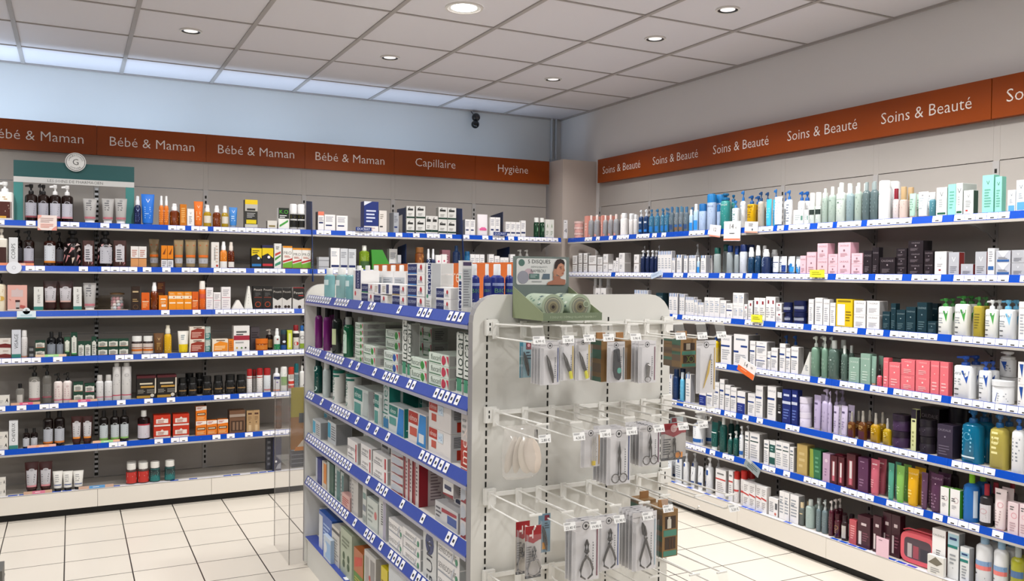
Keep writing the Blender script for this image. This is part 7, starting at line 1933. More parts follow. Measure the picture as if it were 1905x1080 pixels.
# jar of candies
e = empty('candy_jar',(-3.628,-.60,1.2698)); tag(e,'glass jar of pink and white candies, back wall third shelf','jar')
b = MB(); b.lathe([(.040,0),(.041,.004),(.041,.085),(.036,.095),(.036,.10)],clear('cfc8c0',.18),0,0,20); b.build('glass',e)
b = MB(); b.lathe([(.043,.10),(.043,.108),(.02,.112)],mat('7a5c3a',.5),0,0,20); b.build('lid',e)
b = MB(); rr = random.Random(3); cs = [mat(c,.4) for c in ('e0a4ac','e8dcd8','c9d4dc','d98f9c')]
for z in (.014,.034,.054,.074):
    for i in range(7):
        a = 2*PI*i/7+z*40; r_ = .027 if i < 6 else 0
        b.ball((r_*math.cos(a),r_*math.sin(a),z),.0125,cs[(i+int(z*1000))%4],8)
o = b.build('candies',e); o['kind'] = 'stuff'
e = empty('riser_stand',(-3.84,-.40,1.2698)); tag(e,'low clear acrylic riser behind tubes, back wall third shelf','stand')
b = MB(); b.box(-.25,-.05,.0,.25,-.047,.09,clear('8a7a62',.35)); b.build('panel',e,smooth=False)
# navy dividers
NAVY = mat('1b3160',.4); NAVY2 = mat('14284f',.4)
def divider(x, poly, label, m=NAVY, ops=None, group=None):
    b = MB(); b.prism(poly,-.0015,.0015,m,'x'); o = b.build('shelf_divider',None,(x,0,0),0,False)
    if ops:
        for s,y,z,h in ops:
            V,F,r = txt(s); c = MB(); c.poly([(-.0022,y-q*h,z-p*h) for p,q in V],F,mat('c4cde0',.5)); c.build('lettering',o,smooth=False)
    return tag(o,label,'divider',group)
BL = [(-.55,2.03),(-.71,2.015),(-.722,1.83),(-.745,1.62),(-.765,1.46),(-.728,1.46),(-.722,1.62),(-.7155,1.80),(-.7155,1.819),(-.55,1.819)]
divider(-2.405,BL,'navy curved divider blade between Bébé & Maman and hair shelves',ops=[('DUCRAY',-.738,1.60,.02)])
divider(-1.268,[(y,z if z > 1.75 else 1.62+(z-1.46)*.55) for y,z in BL],'navy curved divider blade under Capillaire and Hygiène sign joint')
divider(-1.708,[(-.50,2.005),(-.68,2.005),(-.68,1.8175),(-.62,1.8175),(-.62,1.96),(-.50,1.95)],'navy divider with cut-away back, back wall top shelf',NAVY2)
divider(-1.700,[(-.5,1.72),(-.68,1.74),(-.68,1.546),(-.5,1.546)],'navy divider beside slim white carton, back wall second shelf',NAVY2)
divider(-.898,[(-.44,1.99),(-.66,2.01),(-.66,1.818),(-.44,1.818)],'navy divider nearest corner, back wall top shelf',NAVY2)
divider(-.838,[(-.44,1.72),(-.66,1.74),(-.66,1.546),(-.44,1.546)],'navy divider nearest corner, back wall second shelf',NAVY2)
for x,lb in ((-2.037,'navy DUCRAY brand strip below the tall navy carton'),(-.95,'navy DUCRAY brand strip closest to the corner column')):
    cardB('brand_strip',lb.replace('DUCRAY brand','lettered'),x-.058,x+.058,1.8225,1.849,-.7235,'1c3474',[('t','DUCRAY',.5,.5,.6,'dfe4f0')],'label strip')
b = MB(); b.prism([(-.075,0),(.078,0),(-.0,.146),(-.083,.146)],0,.055,mat('3f8f34',.3),'y')
tag(b.build('leaflet_holder',None,(-1.885,-.69,1.5455)),'green slanted plastic leaflet holder, back wall second shelf','holder')
cardB('upright_card','white upright card with price sticker at corner column',-.371,-.335,1.8175,1.965,-.70,'e2e2e4',[('r',.15,.8,.85,.95,'f4f4f6'),('t','4',.5,.42,.24,'3a3a40'),('l',.2,.8,.84,.92,1,'55555c')],'card')
# price cards on the beauty wall
XR = -.3365
cardR('price_card','small white price card with orange edge, left of big 14 card'.replace('left of','nearer corner than'),-2.429,-2.53,1.772,1.845,XR,'e4e2e2',[('r',0,0,1,.12,'e8907a'),('t','12',.5,.62,.3,'333')],tilt=.12)
cardR('price_card','large white 14 price card with orange foot, top rail',-2.566,-2.712,1.742,1.86,XR-.002,'e6e6e6',[('r',0,.03,1,.12,'e07a5a'),('t','14',.48,.74,.26,'1c1c20'),('t','€',.74,.66,.1,'1c1c20'),('l',.35,.85,.34,.42,1,'44444a')],tilt=.03)
cardR('price_card','white price card under the golden oil pump bottle',-2.747,-2.855,1.785,1.85,XR,'e4e2e2',[('r',0,0,1,.14,'e8a08c'),('l',.3,.7,.55,.85,2,'555'),('c',.6,.3,.06,'55606c')],tilt=.06)
cardR('shelf_tag','yellow tag on second rail under pale pink cartons',-3.259,-3.359,1.527,1.567,XR,'e2e236',[('l',.15,.85,.3,.8,2,'a4a410')],'tag')
cardR('shelf_tag','yellow tag on third rail under red-marked cartons',-2.815,-2.904,1.262,1.305,XR,'e2e23a',[('l',.15,.85,.3,.8,2,'a4a410')],'tag')
cardR('leaflet','pale blue leaflet lying aslant on second rail',-1.832,-1.954,1.517,1.552,XR,'c4d4e8',[('l',.1,.9,.3,.7,2,'8fa4c4')],'leaflet',tilt=-.25)
cardR('price_card','tilted white and orange 14 price card on fourth rail',-2.70,-2.845,.945,1.03,XR-.003,'e8e4e2',[('r',0,0,1,.40,'e2682a'),('t','14',.42,.7,.3,'1c1c20'),('t','90',.75,.74,.14,'1c1c20'),('l',.2,.7,.2,.34,1,'f0a880')],tilt=.36)
cardR('leaflet','grey leaflet hanging aslant from sixth rail',-2.77,-2.9,.385,.442,XR-.004,'8f9a9c',[('l',.2,.9,.2,.8,3,'4a5a5c'),('r',0,.7,.4,1,'c4c8c8')],'leaflet',tilt=.42)
cardR('gift_tag','pale pink tag card before the coral vanity case',-3.727,-3.80,.1595,.252,-.345,'e4bfcb',[('l',.2,.6,.8,.9,1,'8f6f7a')],'card')
# coral vanity case
e = empty('vanity_case',(-.30,-3.925,.1578),-PI/2); tag(e,'coral pink vanity case with clear window, beauty wall bottom deck','case')
CO = mat('e2606a',.4); L2 = .098
b = MB(); R = []
for y,k in ((0,.96),(.008,1),(.122,1),(.13,.96)):
    R.append([(L2*k*_sp(math.cos(2*PI*i/28),5),y,.075+.075*k*_sp(math.sin(2*PI*i/28),5)) for i in range(28)])
b.rings(R,CO); b.build('case_body',e)
b = MB(); P = [(.073*_sp(math.cos(2*PI*i/28),6),.075+.050*_sp(math.sin(2*PI*i/28),6)) for i in range(28)]
b.prism([(p[0],p[1]) for p in P],-.0006,.001,mat('4a3a44',.25),'y'); b.build('window',e,smooth=False)
b = MB()
for x,w_,h_,c in ((-.042,.024,.066,'b4aaa8'),(-.008,.03,.06,'9c4452'),(.038,.042,.055,'33303c')): b.box(x-w_/2,-.0012,.03,x+w_/2,-.0006,.03+h_,mat(c,.4))
b.build('contents',e,smooth=False)
b = MB(); b.tube([(-.10,.03,.145),(-.07,.03,.158),(.07,.03,.158),(.10,.03,.145)],.004,CO); b.build('zip_edge',e)

# ------------------------------------------------------------------ island: long orange sign, counter display
e = empty('dental_sign_board',(-2.452,-3.06,1.4315)); tag(e,'long low orange sign board lettered Dentaire on island top','sign')
b = MB(); b.box(-.003,-.83,0,.003,.82,.14,mat('cf6412',.4)); b.build('board',e,smooth=False)
V,F,r = txt('Dentaire'); b = MB(); h = .058
b.poly([(-.0038,-.170-p*h,.088+q*h) for p,q in V],F,mat('ecd8c4',.45)); b.build('lettering',e,smooth=False)

e = empty('counter_display',(-2.581,-4.302,1.394)); tag(e,'sage green cardboard counter display for bamboo pads on peg end','display')
SG = mat('86906f',.5); SG2 = mat('6f7c62',.5); GT = mat('6a7672',.5)
for sx in (-.1,.0985):
    b = MB(); b.prism([(-.002,0),(-.196,0),(-.196,.022),(-.002,.098)],sx,sx+.0015,SG,'x'); b.build('side_wall',e,smooth=False)
b = MB(); b.box(-.1,-.198,0,.1,-.196,.023,SG2); flat_text(b,'5 DISQUES DÉMAQUILLANTS BAMBOU',0,-.1985,.011,.009,mat('b9c4aa',.5),.175); b.build('front_wall',e,smooth=False)
b = MB(); b.box(-.0985,-.196,0,.0985,-.002,.0015,SG2); b.build('base',e,smooth=False)
b = MB(); b.box(-.1,-.0035,0,.1,-.0015,.19,GT); b.build('back_card',e,smooth=False)
b = MB(); W_,H_ = .178,.082
def hd(u,v,e_=0): return ((u-.5)*W_,-.0045-e_,.102+v*H_)
pts = []
for cx,cy,a0 in ((.955,.9,0),(.045,.9,PI/2),(.045,.1,PI),(.955,.1,3*PI/2)):
    for k in range(5): a = a0+PI/2*k/4; pts.append((cx+.045*math.cos(a),cy+.1*math.sin(a)))
HP = [('p',pts,'cfd0ce'),('c',.1,.83,.062,'4f6f66'),('c',.24,.40,.10,'b9a4ac'),('c',.13,.28,.115,'8f8f9a'),('t','5 DISQUES',.45,.87,.17,'1c2022'),('t','DÉMAQUILLANTS',.45,.68,.09,'7a7f80'),('t','BAMBOU',.43,.53,.11,'6a7072'),
 ('r',.25,.22,.45,.42,'4f6f6a'),('p',[(.5,.22),(.66,.22),(.66,.42),(.53,.42)],'5a6a78'),('l',.27,.43,.26,.4,2,'a4b4b0'),('l',.3,.55,.1,.15,1,'8a8f90')]
prints(b,HP,hd,W_,H_,0)
# printed portrait: hair, neck, shoulders, face
prints(b,[('p',[(.60,0),(.62,.1),(.70,.16),(.74,.2),(.72,.34),(.86,.34),(.88,.24),(.98,.2),(.98,.04),(.96,0)],'a06a54'),('p',[(.745,.62),(.76,.86),(.80,.97),(.87,1.0),(.93,.96),(.96,.85),(.95,.7),(.9,.8),(.84,.76),(.8,.6),(.79,.5)],'2a1a18'),
 ('p',[(.79,.46),(.79,.62),(.83,.78),(.88,.84),(.94,.78),(.955,.62),(.965,.55),(.945,.5),(.94,.4),(.90,.33),(.85,.34),(.8,.4)],'b47f66'),('p',[(.74,.3),(.72,.5),(.75,.62),(.79,.6),(.8,.45),(.78,.32)],'a87860'),
 ('p',[(.85,.66),(.9,.68),(.9,.70),(.85,.69)],'3a2420'),('p',[(.86,.61),(.9,.62),(.9,.635),(.86,.63)],'33201c'),('p',[(.9,.46),(.94,.46),(.93,.44),(.905,.435)],'8a3a3c'),('p',[(.935,.63),(.96,.55),(.945,.53),(.925,.55)],'a06c56')],lambda u,v,e_=0: hd(u,v,e_+.003),W_,H_,0)
b.build('header_print',e,smooth=False)
for i,(x,lb) in enumerate(((-2.634,'round tin pack of bamboo pads, nearer the tiled aisle'),(-2.541,'round tin pack of bamboo pads, nearer the beauty wall'))):
    t = empty('pad_tin',(x,-4.472,1.4335)); tag(t,lb,'tin','round packs in the sage display')
    def ring(y0,y1,r): return [[(r*math.cos(2*PI*k/28),y,r*math.sin(2*PI*k/28)) for k in range(28)] for y in (y0,y1)]
    b = MB(); b.rings(ring(.002,.12,.0378),mat('aab8a4',.3)); 
    rr = random.Random(i+4)
    for k in range(26):
        a = rr.uniform(.1,PI-.1); y = rr.uniform(.004,.09); da=.16; dy = rr.uniform(.006,.02); c = rr.choice(['3f5a60','d8dcd2','6f8a7c','51686c'])
        b.face([(.0381*math.cos(a+s),y+t_,.0381*math.sin(a+s)) for s,t_ in ((0,0),(da,dy*.6),(da*.8,dy*1.5),(-da*.3,dy))],mat(c,.4))
    b.build('wrapper',t)
    b = MB(); y = .0
    for r0,c in ((.0375,'9aa68e'),(.029,'6f7468'),(.0265,'a4a48c'),(.0235,'77786a'),(.017,'8a8468'),(.0115,'6a6450'),(.005,'2c2420')):
        b.prism([(r0*math.cos(2*PI*k/28),r0*math.sin(2*PI*k/28)) for k in range(28)],y,.003,mat(c,.4),'y'); y -= .0003
    b.prism([(.02+.010*math.cos(2*PI*k/16),(-.026 if i == 0 else .008)+.010*math.sin(2*PI*k/16)) for k in range(16)] if i else [(-.004+.010*math.cos(2*PI*k/16),-.026+.010*math.sin(2*PI*k/16)) for k in range(16)],y-.0003,.0,mat('b4bda4',.4),'y')
    b.prism([(.02+.008*math.cos(2*PI*k/16),.008+.008*math.sin(2*PI*k/16)) for k in range(16)] if i else [(-.004+.008*math.cos(2*PI*k/16),-.026+.008*math.sin(2*PI*k/16)) for k in range(16)],y-.0006,.0,mat('7f8a72',.4),'y')
    b.build('front_print',t,smooth=False)

# ------------------------------------------------------------------ peg end of the island: cross bars, hooks, hanging packs
WIRE = mat('e6e5e0',.35); YP = -4.3
ROWN = ['top','second','third','lowest']
ZR = [1.372,1.106,.856,.607]
for i,z in enumerate(ZR):
    e = empty('peg_bar',(-2.42,YP,z)); tag(e,'white cross bar holding hooks, %s row of the peg end'%ROWN[i],'bar','peg end cross bars')
    b = MB(); b.box(-.335,-.016,-.006,.335,-.008,.006,WIRE); b.build('bar',e,smooth=False)
    for x in (-.347,.317):
        b = MB(); b.box(x-.008,-.0165,-.03,x+.03,-.002,.018,WIRE); b.box(x+.002,-.0172,-.016,x+.006,-.0165,-.006,SLOT); b.box(x+.002,-.0172,.0,x+.006,-.0165,.008,SLOT); b.build('bracket',e,smooth=False)
PL = clear('d8d8d4',.22)
HOOKS = [
 (0,[(-2.745,.275,'6,99 €'),(-2.65,.275,'3,30 €'),(-2.575,.26,'3,90 €'),(-2.505,.26,'3,90 €'),(-2.42,.27,'3,90 €'),(-2.262,.28,'4,00 €'),(-2.185,.29,'5,20 €'),(-2.105,.28,'5,90 €')]),
 (1,[(-2.741,.31,'2,80 €'),(-2.641,.32,'4,30 €'),(-2.545,.31,'2,80 €'),(-2.455,.31,'5,90 €'),(-2.36,.31,'8,90 €'),(-2.275,.31,'17,90 €'),(-2.195,.31,'26,90 €'),(-2.11,.26,None)]),
 (2,[(-2.755,.30,None),(-2.66,.31,'22,40 €'),(-2.59,.33,'19,90 €'),(-2.50,.31,'21,90 €'),(-2.405,.32,'20,90 €'),(-2.30,.28,'23,90 €'),(-2.21,.33,None),(-2.12,.36,'5,20 €')]),
 (3,[(-2.755,.28,None),(-2.66,.30,None),(-2.54,.30,'3,80 €'),(-2.44,.30,'4,60 €'),(-2.32,.26,None),(-2.20,.30,'2,80 €'),(-2.11,.32,'5,90 €')])]
HN = ['first','second','third','fourth','fifth','sixth','seventh','eighth']
TAGK = mat('ececea',.45)
for row, L in HOOKS:
    for i,(x,ln,pr) in enumerate(L):
        e = empty('display_hook',(x,YP,ZR[row])); tag(e,'white double wire display hook, %s from tiled aisle, %s row%s'%(HN[i],ROWN[row],', with price flap' if pr else ', no price'),'hook','wire hooks on the peg end')
        yb = -.012
        b = MB(); b.box(-.010,-.021,-.04,.010,-.0165,.012,WIRE); b.build('clip',e,smooth=False)
        b = MB(); b.tube([(0,-.018,.004),(0,-ln,.012)],.0026,WIRE,6); b.box(-.019,-ln-.003,.0095,.019,-ln+.002,.0145,WIRE); b.build('upper_wire',e,smooth=False)
        b = MB(); b.tube([(0,-.018,.0),(0,-.02,-.03),(0,-.03,-.036),(0,-ln+.022,-.034),(0,-ln+.008,-.030),(0,-ln+.001,-.019)],.0026,WIRE,6); b.build('lower_wire',e)
        if pr:
            sx = random.uniform(-.005,.005); b = MB()
            P = [(-.019,-ln-.0036,.012),(.019,-ln-.0036,.012),(.021+sx,-ln-.018,-.034),(-.017+sx,-ln-.018,-.034)]
            b.poly(P,[(0,1,2,3)],PL); f = b.build('price_flap',e,smooth=False)
            b = MB(); W_,H_ = .038,.0215
            def tg(u,v,e_=0,ln=ln,sx=sx): t = v*H_/.048; return (-.0195+u*W_+sx*(1-t)+.001,-ln-.0196+(.0145)*t-e_-.0004,-.0345+.0463*t)
            b.face([tg(0,0),tg(1,0),tg(1,1),tg(0,1)],TAGK)
            prints(b,[('l',.06,.6,.68,.94,2,'8a8a8c'),('t',pr,.56,.32,.40,'26262a')],lambda u,v,e_=0: tg(u,v,e_+.0006),W_,H_,0)
            b.build('price_tag',f,smooth=False)
STEELD = mat('57524f',.3,.6); STEELL = mat('8f8b88',.25,.7)
def arc(cx,cz,r,a0,a1,n,y,sx=1): return [(cx+sx*r*math.cos(a0+(a1-a0)*i/n),y,cz+r*math.sin(a0+(a1-a0)*i/n)) for i in range(n+1)]
def tool_tweezer(o,w,h,tip=None,col=STEELD,slant=.25):
    b = MB()
    for s in (-1,1):
        b.tube([(-slant*w+s*.0006,-.005,h*.70),(-slant*w*.5+s*.003,-.006,h*.55),(s*.0032,-.006,h*.36),(slant*w*.5+s*.002,-.006,h*.2),(slant*w*.75,-.005,h*.05)],[.0008,.0022,.0028,.0028,.002],col,6)
    b.build('tweezers',o)
    if tip: 
        b = MB(); b.tube([(slant*w*.42,-.0066,h*.24),(slant*w*.75,-.0066,h*.05)],.0048,mat(tip,.3),8); b.build('tip_cover',o)
def tool_scissors(o,w,h,ring=.012,blade=.72,col=STEELD):
    b = MB(); zc = h*.04+ring
    for s in (-1,1):
        b.tube(arc(s*(ring+.001),zc,ring,0,2*PI,16,-.006)[:-1],.0017,col,6,True)
        b.tube([(s*.004,-.006,zc+ring*.8),(s*.003,-.006,h*.45),(-s*.0022,-.006,h*.58),(-s*.0002,-.006,h*(blade+.08))],[.002,.0026,.003,.0005],col,6)
    b.build('scissors',o)
def tool_nipper(o,w,h,col=STEELD,bend=0,tall=.72):
    b = MB()
    for s in (-1,1):
        b.tube([(bend*.6+s*.001,-.008,h*tall),(bend*.4+s*.004,-.008,h*(tall-.08)),(s*.004+bend*.2,-.008,h*(tall-.2)),(-s*.002,-.008,h*(tall-.27)),(s*.012,-.008,h*.34),(s*.020,-.008,h*.2),(s*.018,-.008,h*.1),(s*.004,-.008,h*.045)],[.001,.0035,.0045,.004,.0034,.0034,.003,.0022],col,8)
    b.ball((bend*.15,-.011,h*(tall-.25)),.004,STEELL,8); b.build('nippers',o)
def tool_clipper(o,w,h):
    b = MB(); pts = [(-.006,h*.12),(.004,h*.06),(.011,h*.12),(.013,h*.3),(.009,h*.5),(.006,h*.8),(.002,h*.84),(-.010,h*.8),(-.011,h*.6),(-.012,h*.3)]
    b.prism(pts,-.012,-.003,mat('17171a',.35),'y'); b.build('clipper_body',o,smooth=False)
    b = MB(); b.disc((.004,-.0135,h*.3),.0085,mat('4f9c8a',.4),seg=20,th=.002,sx=.85); o2 = b.build('grip_pad',o)
    b = MB(); b.tube([(-.002,-.0125,h*.78),(.001,-.0135,h*.52)],.0035,mat('55575c',.25,.8),8); b.build('lever',o)
def tool_smallclip(o,w,h):
    b = MB(); b.tube([(.0,-.005,h*.48),(0,-.006,h*.42),(0,-.006,h*.3),(0,-.006,h*.14)],[.004,.0075,.0065,.004],STEELL,8); b.tube(arc(-.0,h*.09,.008,0,2*PI,12,-.006,1.3)[:-1],.0012,STEELD,5,True); b.build('nail_clipper',o)
def tool_stick(o,w,h):
    b = MB(); b.tube([(.012,-.005,h*.62),(.004,-.006,h*.4),(-.012,-.005,h*.1)],[.0022,.0036,.001],mat('c9a63a',.4),8); b.tube([(.012,-.005,h*.62),(.016,-.005,h*.74)],[.002,.0012],STEELL,6); b.build('cuticle_stick',o)
def tool_swabs(o,w,h):
    b = MB()
    for x in (.004,.010,.016): b.tube([(x,-.004,h*.8),(x,-.005,h*.14)],.0013,mat('c9c4bc',.4),6)
    b.build('probes',o); b = MB(); b.tube([(.008,-.005,h*.16),(.008,-.005,h*.05)],.0058,mat('dcc022',.35),10); b.build('end_cap',o)
def pack(x0,x1,z0,z1,y,label,card='d6d4d6',stripe=None,stripe2=None,tool=None,n_back=0,gap=.012,ry=0.0,ops=None,group=None,name='hanging_pack',lead=True):
    w_,h_ = x1-x0,z1-z0
    def one(yy,lb):
        o = empty(name,((x0+x1)/2,yy,z0),ry); tag(o,lb,'pack',group)
        b = MB(); b.box(-w_/2,-.001,0,w_/2,.0005,h_,mat(card,.4))
        pp = list(ops or [])
        if stripe: pp += [('o',.5,.915,.13,'55565a'),('c',.5,.915,.05,'3a3a3c'),('l',.02,.36,.91,.925,1,'77777a'),('l',.64,.98,.91,.925,1,'77777a'),('r',.90,.06,.945,.86,stripe),('l2',)]
        pp = [q for q in pp if q[0] != 'l2']
        prints(b,pp,lambda u,v,e_=0: ((u-.5)*w_,-.0014-e_,v*h_),w_,h_,0)
        if stripe:
            rr = random.Random(int(w_*1e5)); 
            for k in range(11): b.box(w_*.26,-.0019,h_*(.16+.045*k),w_*.26+.004*rr.uniform(.5,1),-.0016,h_*(.16+.045*k)+h_*.022,mat('5a5c62',.5))
        if stripe2: b.box(w_*.36,-.0019,h_*.06,w_*.40,-.0016,h_*.86,mat(stripe2,.45))
        b.build('backing_card',o,smooth=False)
        if tool: tool(o,w_,h_)
        b = MB(); b.box(-w_/2+.002,-.0162,h_*.02,w_/2-.002,-.0158,h_*.86,clear('dfe2e4',.05)); b.box(-w_/2+.002,-.016,h_*.02,-w_/2+.0024,-.001,h_*.86,clear('aeb0b4',.22)); b.build('blister',o,smooth=False)
        return o
    one(y,label)
    for k in range(n_back): one(y+.0175*(k+1),'%s, hanging %s behind the front one'%(' '.join(label.split()[:8]),['directly','second','third','fourth'][k]))
pack(-2.742,-2.701,1.230,1.337,-4.47,'pale blue tweezers pack hanging behind the first white pack','8fb4c0',tool=lambda o,w,h: tool_tweezer(o,w,h,None,STEELD,.22),ops=[('r',0,.6,.26,.95,'3f7f94'),('r',0,.36,.26,.56,'2f7478'),('r',0,.0,.26,.3,'4f8294'),('r',.5,.76,.9,.96,'7a2c38'),('c',.7,.87,.12,'d8a4ac'),('l',.5,.95,.48,.72,3,'2c3c4c')])
pack(-2.724,-2.663,1.218,1.339,-4.56,'white tweezers pack with dark blue stripe, top hook row',stripe='26408a',tool=lambda o,w,h: tool_tweezer(o,w,h,None,STEELD,.2),n_back=3)
pack(-2.660,-2.614,1.228,1.342,-4.56,'white yellow-striped tweezers pack beside the blue-striped pack',stripe='b9962a',stripe2='d8c47a',tool=lambda o,w,h: tool_tweezer(o,w,h,'d9d41a',STEELD,.34),n_back=1)
pack(-2.610,-2.559,1.226,1.345,-4.56,'white yellow-striped tweezers pack beside the kraft boxes',stripe='b9962a',stripe2='d8c47a',tool=lambda o,w,h: tool_tweezer(o,w,h,'d9d41a',STEELD,.30),n_back=1)
def kraft(x0,x1,z0,z1,y,d,label,windows=False,name='kraft_box',side='5a6a52'):
    w_,h_ = x1-x0,z1-z0; o = empty(name,((x0+x1)/2,y,z0)); tag(o,label,'box')
    K1 = mat('8a6a42',.55); b = MB(); b.box(-w_/2,0,0,w_/2,d,h_,K1)
    rr = random.Random(int(h_*1e4)); cs = ['4a6a5a','7a6448','3f5f52','66584a']
    for k in range(9):
        v0,v1 = k/9,(k+1)/9
        for j in range(2): b.face([(-w_/2-.0003,d*(j/2),h_*v0),(-w_/2-.0003,d*(j/2),h_*v1),(-w_/2-.0003,d*(j+1)/2,h_*v1),(-w_/2-.0003,d*(j+1)/2,h_*v0)],mat(cs[(k+j*2+rr.randrange(2))%4],.55))
    b.build('box',o,smooth=False)
    b = MB(); b.box(-w_*.3,d*.4,h_,w_*.3,d*.46,h_+.022,mat('a4784a',.55)); b.build('hang_tab',o,smooth=False)
    if windows:
        b = MB()
        for v0,v1 in ((.60,.86),(.16,.42)): b.box(-w_*.33,-.0006,h_*v0,w_*.36,0,h_*v1,mat('3a2c22',.2))
        b.build('window',o,smooth=False)
        b = MB()
        for v0,v1 in ((.44,.57),(.02,.13)): b.box(-w_*.42,-.0007,h_*v0,w_*.42,0,h_*v1,mat('4a8270',.5))
        b.build('label_band',o,smooth=False)
        b = MB(); 
        if h_ < .12:
            b.lathe([(w_*.13,h_*.62),(w_*.13,h_*.84)],mat('a49a8a',.4),-.004,-.002,10,.2)
            b.tube(arc(.008,h_*.29,.009,0,2*PI,14,-.0015)[:-1],.0012,mat('7a8a4a',.5),5,True); b.tube(arc(-.012,h_*.29,.009,-1.2,1.2,8,-.0015),.0012,mat('7a8a4a',.5),5)
        else:
            b.lathe([(w_*.13,h_*.61),(w_*.13,h_*.72),(w_*.13,h_*.8),(w_*.07,h_*.81),(w_*.07,h_*.85)],mat('c9c2b4',.4),-w_*.08,-.002,10,.2)
            b.box(-w_*.05,-.0012,h_*.18,w_*.0,-.0006,h_*.4,mat('5a3c24',.5)); b.box(w_*.12,-.0012,h_*.18,w_*.17,-.0006,h_*.4,mat('5a3c24',.5))
        b.build('contents',o,smooth=False)
    return o
kraft(-2.505,-2.455,1.214,1.335,-4.535,.10,'green and brown kraft box behind the black clipper pack')
pack(-2.496,-2.434,1.213,1.333,-4.552,'white pack with black teal-padded nail clipper',stripe='4a5f6a',tool=tool_clipper)
kraft(-2.425,-2.385,1.216,1.333,-4.525,.10,'green and brown kraft box behind the maroon-striped clipper pack')
pack(-2.398,-2.334,1.209,1.334,-4.570,'white nail clipper pack with maroon stripe, top hook row',stripe='6a1c3c',tool=tool_smallclip,n_back=2)
kraft(-2.233,-2.170,1.248,1.335,-4.56,.085,'small kraft box with two windows and teal bands',True)
pack(-2.205,-2.130,1.172,1.333,-4.60,'long white pack with yellow cuticle stick',stripe='c4a040',tool=tool_stick)
# bag of sponges
e = empty('sponge_bag',(-2.752,-4.53,.952)); tag(e,'clear plastic bag of beige oval sponges on second hook row','bag')
b = MB()
for i,(x,y,a) in enumerate(((-.03,.03,.25),(-.014,.018,.12),(.006,.004,-.05),(.022,-.004,-.14))):
    R = []
    for t in range(9):
        th = -PI/2+PI*t/8; R.append([(x+math.cos(th)*.034*math.cos(2*PI*k/14)*(.45 if i < 2 else .8)+math.sin(th)*.055*a,y+.006*math.cos(th)*math.sin(2*PI*k/14),.065+.052*math.sin(th)) for k in range(14)])
    c = MB(); c.rings(R,mat(['d2c8bc','cfc4b6','d9cebf','dccfc2'][i],.8)); c.build('sponge',e)
b.rings([[(-.01+.058*k_*math.cos(2*PI*k/18),.012+.03*k_*math.sin(2*PI*k/18)*m_,z) for k in range(18)] for z,k_,m_ in ((0,.75,.5),(.01,.95,.9),(.06,1,1),(.11,.95,.8),(.135,.9,.2),(.15,.8,.05))],clear('dedbd6',.30)); b.build('bag',e)
b = MB(); b.box(.05,.03,.01,.056,.04,.13,mat('1c1a1c',.5)); b.build('header_card',e,smooth=False)
pack(-2.600,-2.534,.979,1.085,-4.58,'white pack of steel probes with yellow end cap',stripe='b98a3a',tool=tool_swabs)
pack(-2.525,-2.443,.925,1.085,-4.60,'tall white pack with long scissors, second hook row',stripe='26356f',tool=lambda o,w,h: tool_scissors(o,w,h,.0125,.70),n_back=4)
pack(-2.402,-2.326,.965,1.085,-4.585,'white pack with short scissors and maroon stripe',stripe='5c1c44',tool=lambda o,w,h: tool_scissors(o,w,h,.0125,.72),n_back=4)
pack(-2.322,-2.229,.974,1.085,-4.585,'red-topped grey card pack with nail scissors','b4b0ac',tool=lambda o,w,h: tool_scissors(o,w,h,.011,.55),ops=[('r',0,.72,1,1.0,'8f1f28'),('p',[(.1,.74),(.9,.74),(.5,.62)],'8f1f28'),('c',.5,.86,.13,'cfa4a4'),('l',.08,.4,.14,.6,7,'4a4a4c'),('r',0,0,1,.07,'333336'),('r',.58,.05,.86,.2,'e08a1c')])
pack(-2.222,-2.172,.988,1.085,-4.50,'slim blue-grey pack behind the red-topped pack','9aaab0',tool=lambda o,w,h: tool_tweezer(o,w,h,None,STEELL,.2),ops=[('r',.1,.84,.5,.98,'7a2c34'),('l',.2,.9,.5,.8,4,'4a6a70')])
RD = [('r',0,.72,1,1,'96181f'),('p',[(.05,.73),(.95,.73),(.5,.66)],'96181f'),('r',.25,.8,.5,.84,'e0ccc8'),('r',.42,.76,.5,.92,'e0ccc8'),('l',.08,.4,.3,.62,7,'55504e'),('r',0,0,1,.05,'3a3a3c')]
pack(-2.785,-2.741,.688,.836,-4.54,'red-topped nipper pack hanging behind its twin','b9b2a8',ops=RD,tool=lambda o,w,h: tool_nipper(o,w,h,STEELL,.0,.6))
pack(-2.782,-2.732,.692,.836,-4.59,'red-topped nipper pack in front, third hook row','b9b4b0',ops=RD,tool=lambda o,w,h: tool_nipper(o,w,h,STEELL,.0,.62))
pack(-2.690,-2.651,.724,.836,-4.50,'slate blue pack with orange sticker, third hook row','6f8ea0',ops=[('r',.5,.82,.9,.96,'7a2c3c'),('r',.3,.08,.75,.26,'e29a1c'),('l',.5,.9,.6,.78,3,'2c3c4c')],tool=lambda o,w,h: tool_tweezer(o,w,h,None,STEELD,.2))
pack(-2.644,-2.554,.665,.836,-4.61,'white nipper pack with maroon stripe, third hook row',stripe='6a1c38',tool=lambda o,w,h: tool_nipper(o,w,h,STEELD,0,.7),n_back=2)
pack(-2.553,-2.477,.681,.836,-4.60,'white nipper pack with dark blue stripe, third hook row',stripe='2c4a8a',tool=lambda o,w,h: tool_nipper(o,w,h,STEELD,.002,.78),n_back=1)
pack(-2.432,-2.345,.662,.833,-4.60,'white pack with large bent nippers, third hook row',stripe='9ab0bc',tool=lambda o,w,h: tool_nipper(o,w,h,STEELD,-.022,.84),n_back=4)
kraft(-2.308,-2.250,.679,.822,-4.58,.085,'tall kraft box with two windows, third hook row',True)
kraft(-2.305,-2.250,.69,.825,-4.47,.06,'tall kraft box behind the front windowed one')
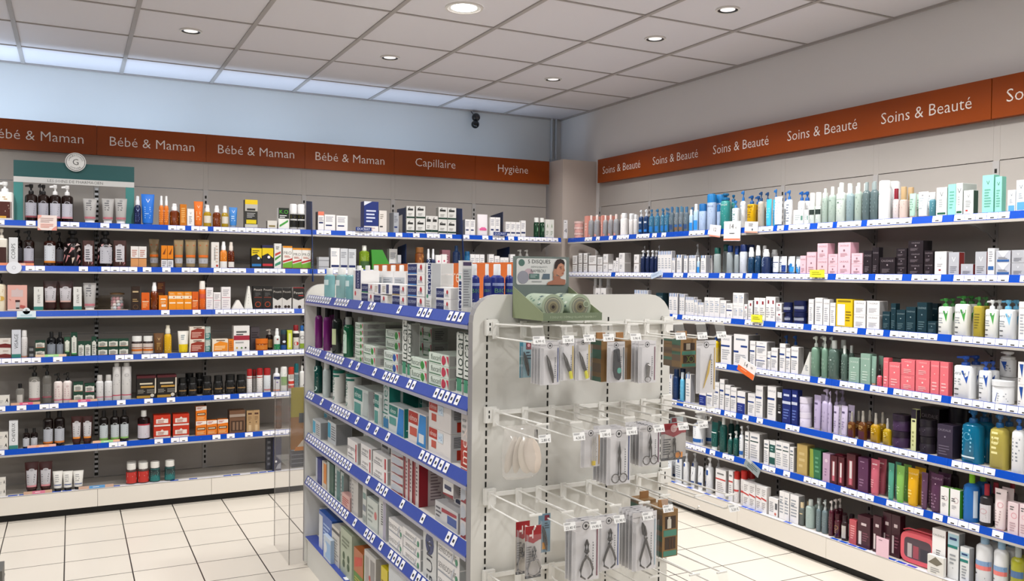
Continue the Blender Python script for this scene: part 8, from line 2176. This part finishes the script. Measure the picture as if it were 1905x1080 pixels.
# ------------------------------------------------------------------ acrylic floor stand beyond the island
e = empty('acrylic_stand',(-2.702,-1.985,0)); tag(e,'tall clear acrylic floor stand at far end of the island','stand')
AC = clear('c4c0bc',.13); ED = clear('8a8680',.5)
for nme,x0,y0,x1,y1 in (('front_panel',-.176,-.195,.17,-.191),('side_panel',-.18,-.195,-.176,.17),('side_panel',.17,-.195,.174,.17)):
    b = MB(); b.box(x0,y0,0,x1,y1,.935,AC); b.build(nme,e,smooth=False)
b = MB()
b.box(-.181,-.197,0,-.177,-.190,.936,ED); b.box(-.181,.166,0,-.177,.171,.936,ED); b.build('corner_edge',e,smooth=False)
b = MB(); b.box(-.176,-.19,.5,.17,.17,.505,AC); b.build('tray',e,smooth=False)
b = MB(); b.box(-.172,-.189,.77,.16,-.186,.925,mat('b4a40a',.4)); b.build('yellow_panel',e,smooth=False)
b = MB(); b.box(-.172,-.185,.60,.16,-.182,.77,clear('b87a14',.75)); b.build('amber_panel',e,smooth=False)
b = MB(); b.box(-.13,-.1895,.74,-.09,-.183,.79,mat('33404a',.4)); b.build('clip',e,smooth=False)
for z in (.506,.55): pass
for k,(z,lb) in enumerate(((.5055,'grey slotted pack low in the acrylic floor stand'),)):
    b = MB(); b.box(-.165,-.18,0,.0,-.12,.088,mat('55585f',.4)); 
    for q in range(3): b.box(-.165,-.1806,.02+.022*q,.0,-.18,.024+.022*q,mat('9a9ca4',.4))
    tag(b.build('carton',None,(-2.702,-1.985,z),0,False),lb,'box')
b = MB(); b.prism([(-.155,0),(-.03,0),(-.03,.062),(-.1,.062)],-.19,-.185,mat('e6dcc8',.4),'y'); b.prism([(-.155,0),(-.03,0),(-.03,.02),(-.145,.02)],-.1905,-.19,mat('e08a1c',.4),'y')
tag(b.build('slanted_card',None,(-2.702,-1.985,.594),0,False),'orange and white slanted card in the acrylic stand','card')
# grey bin corner at the picture edge
b = MB(); b.box(-.14,0,0,.0,.14,.26,mat('55534f',.5)); b.box(-.142,-.002,.2,.002,.142,.206,mat('8a8884',.4))
tag(b.build('waste_bin',None,(-4.148,-2.5,0),0,False),'small grey bin standing on tiles before the back wall','bin')
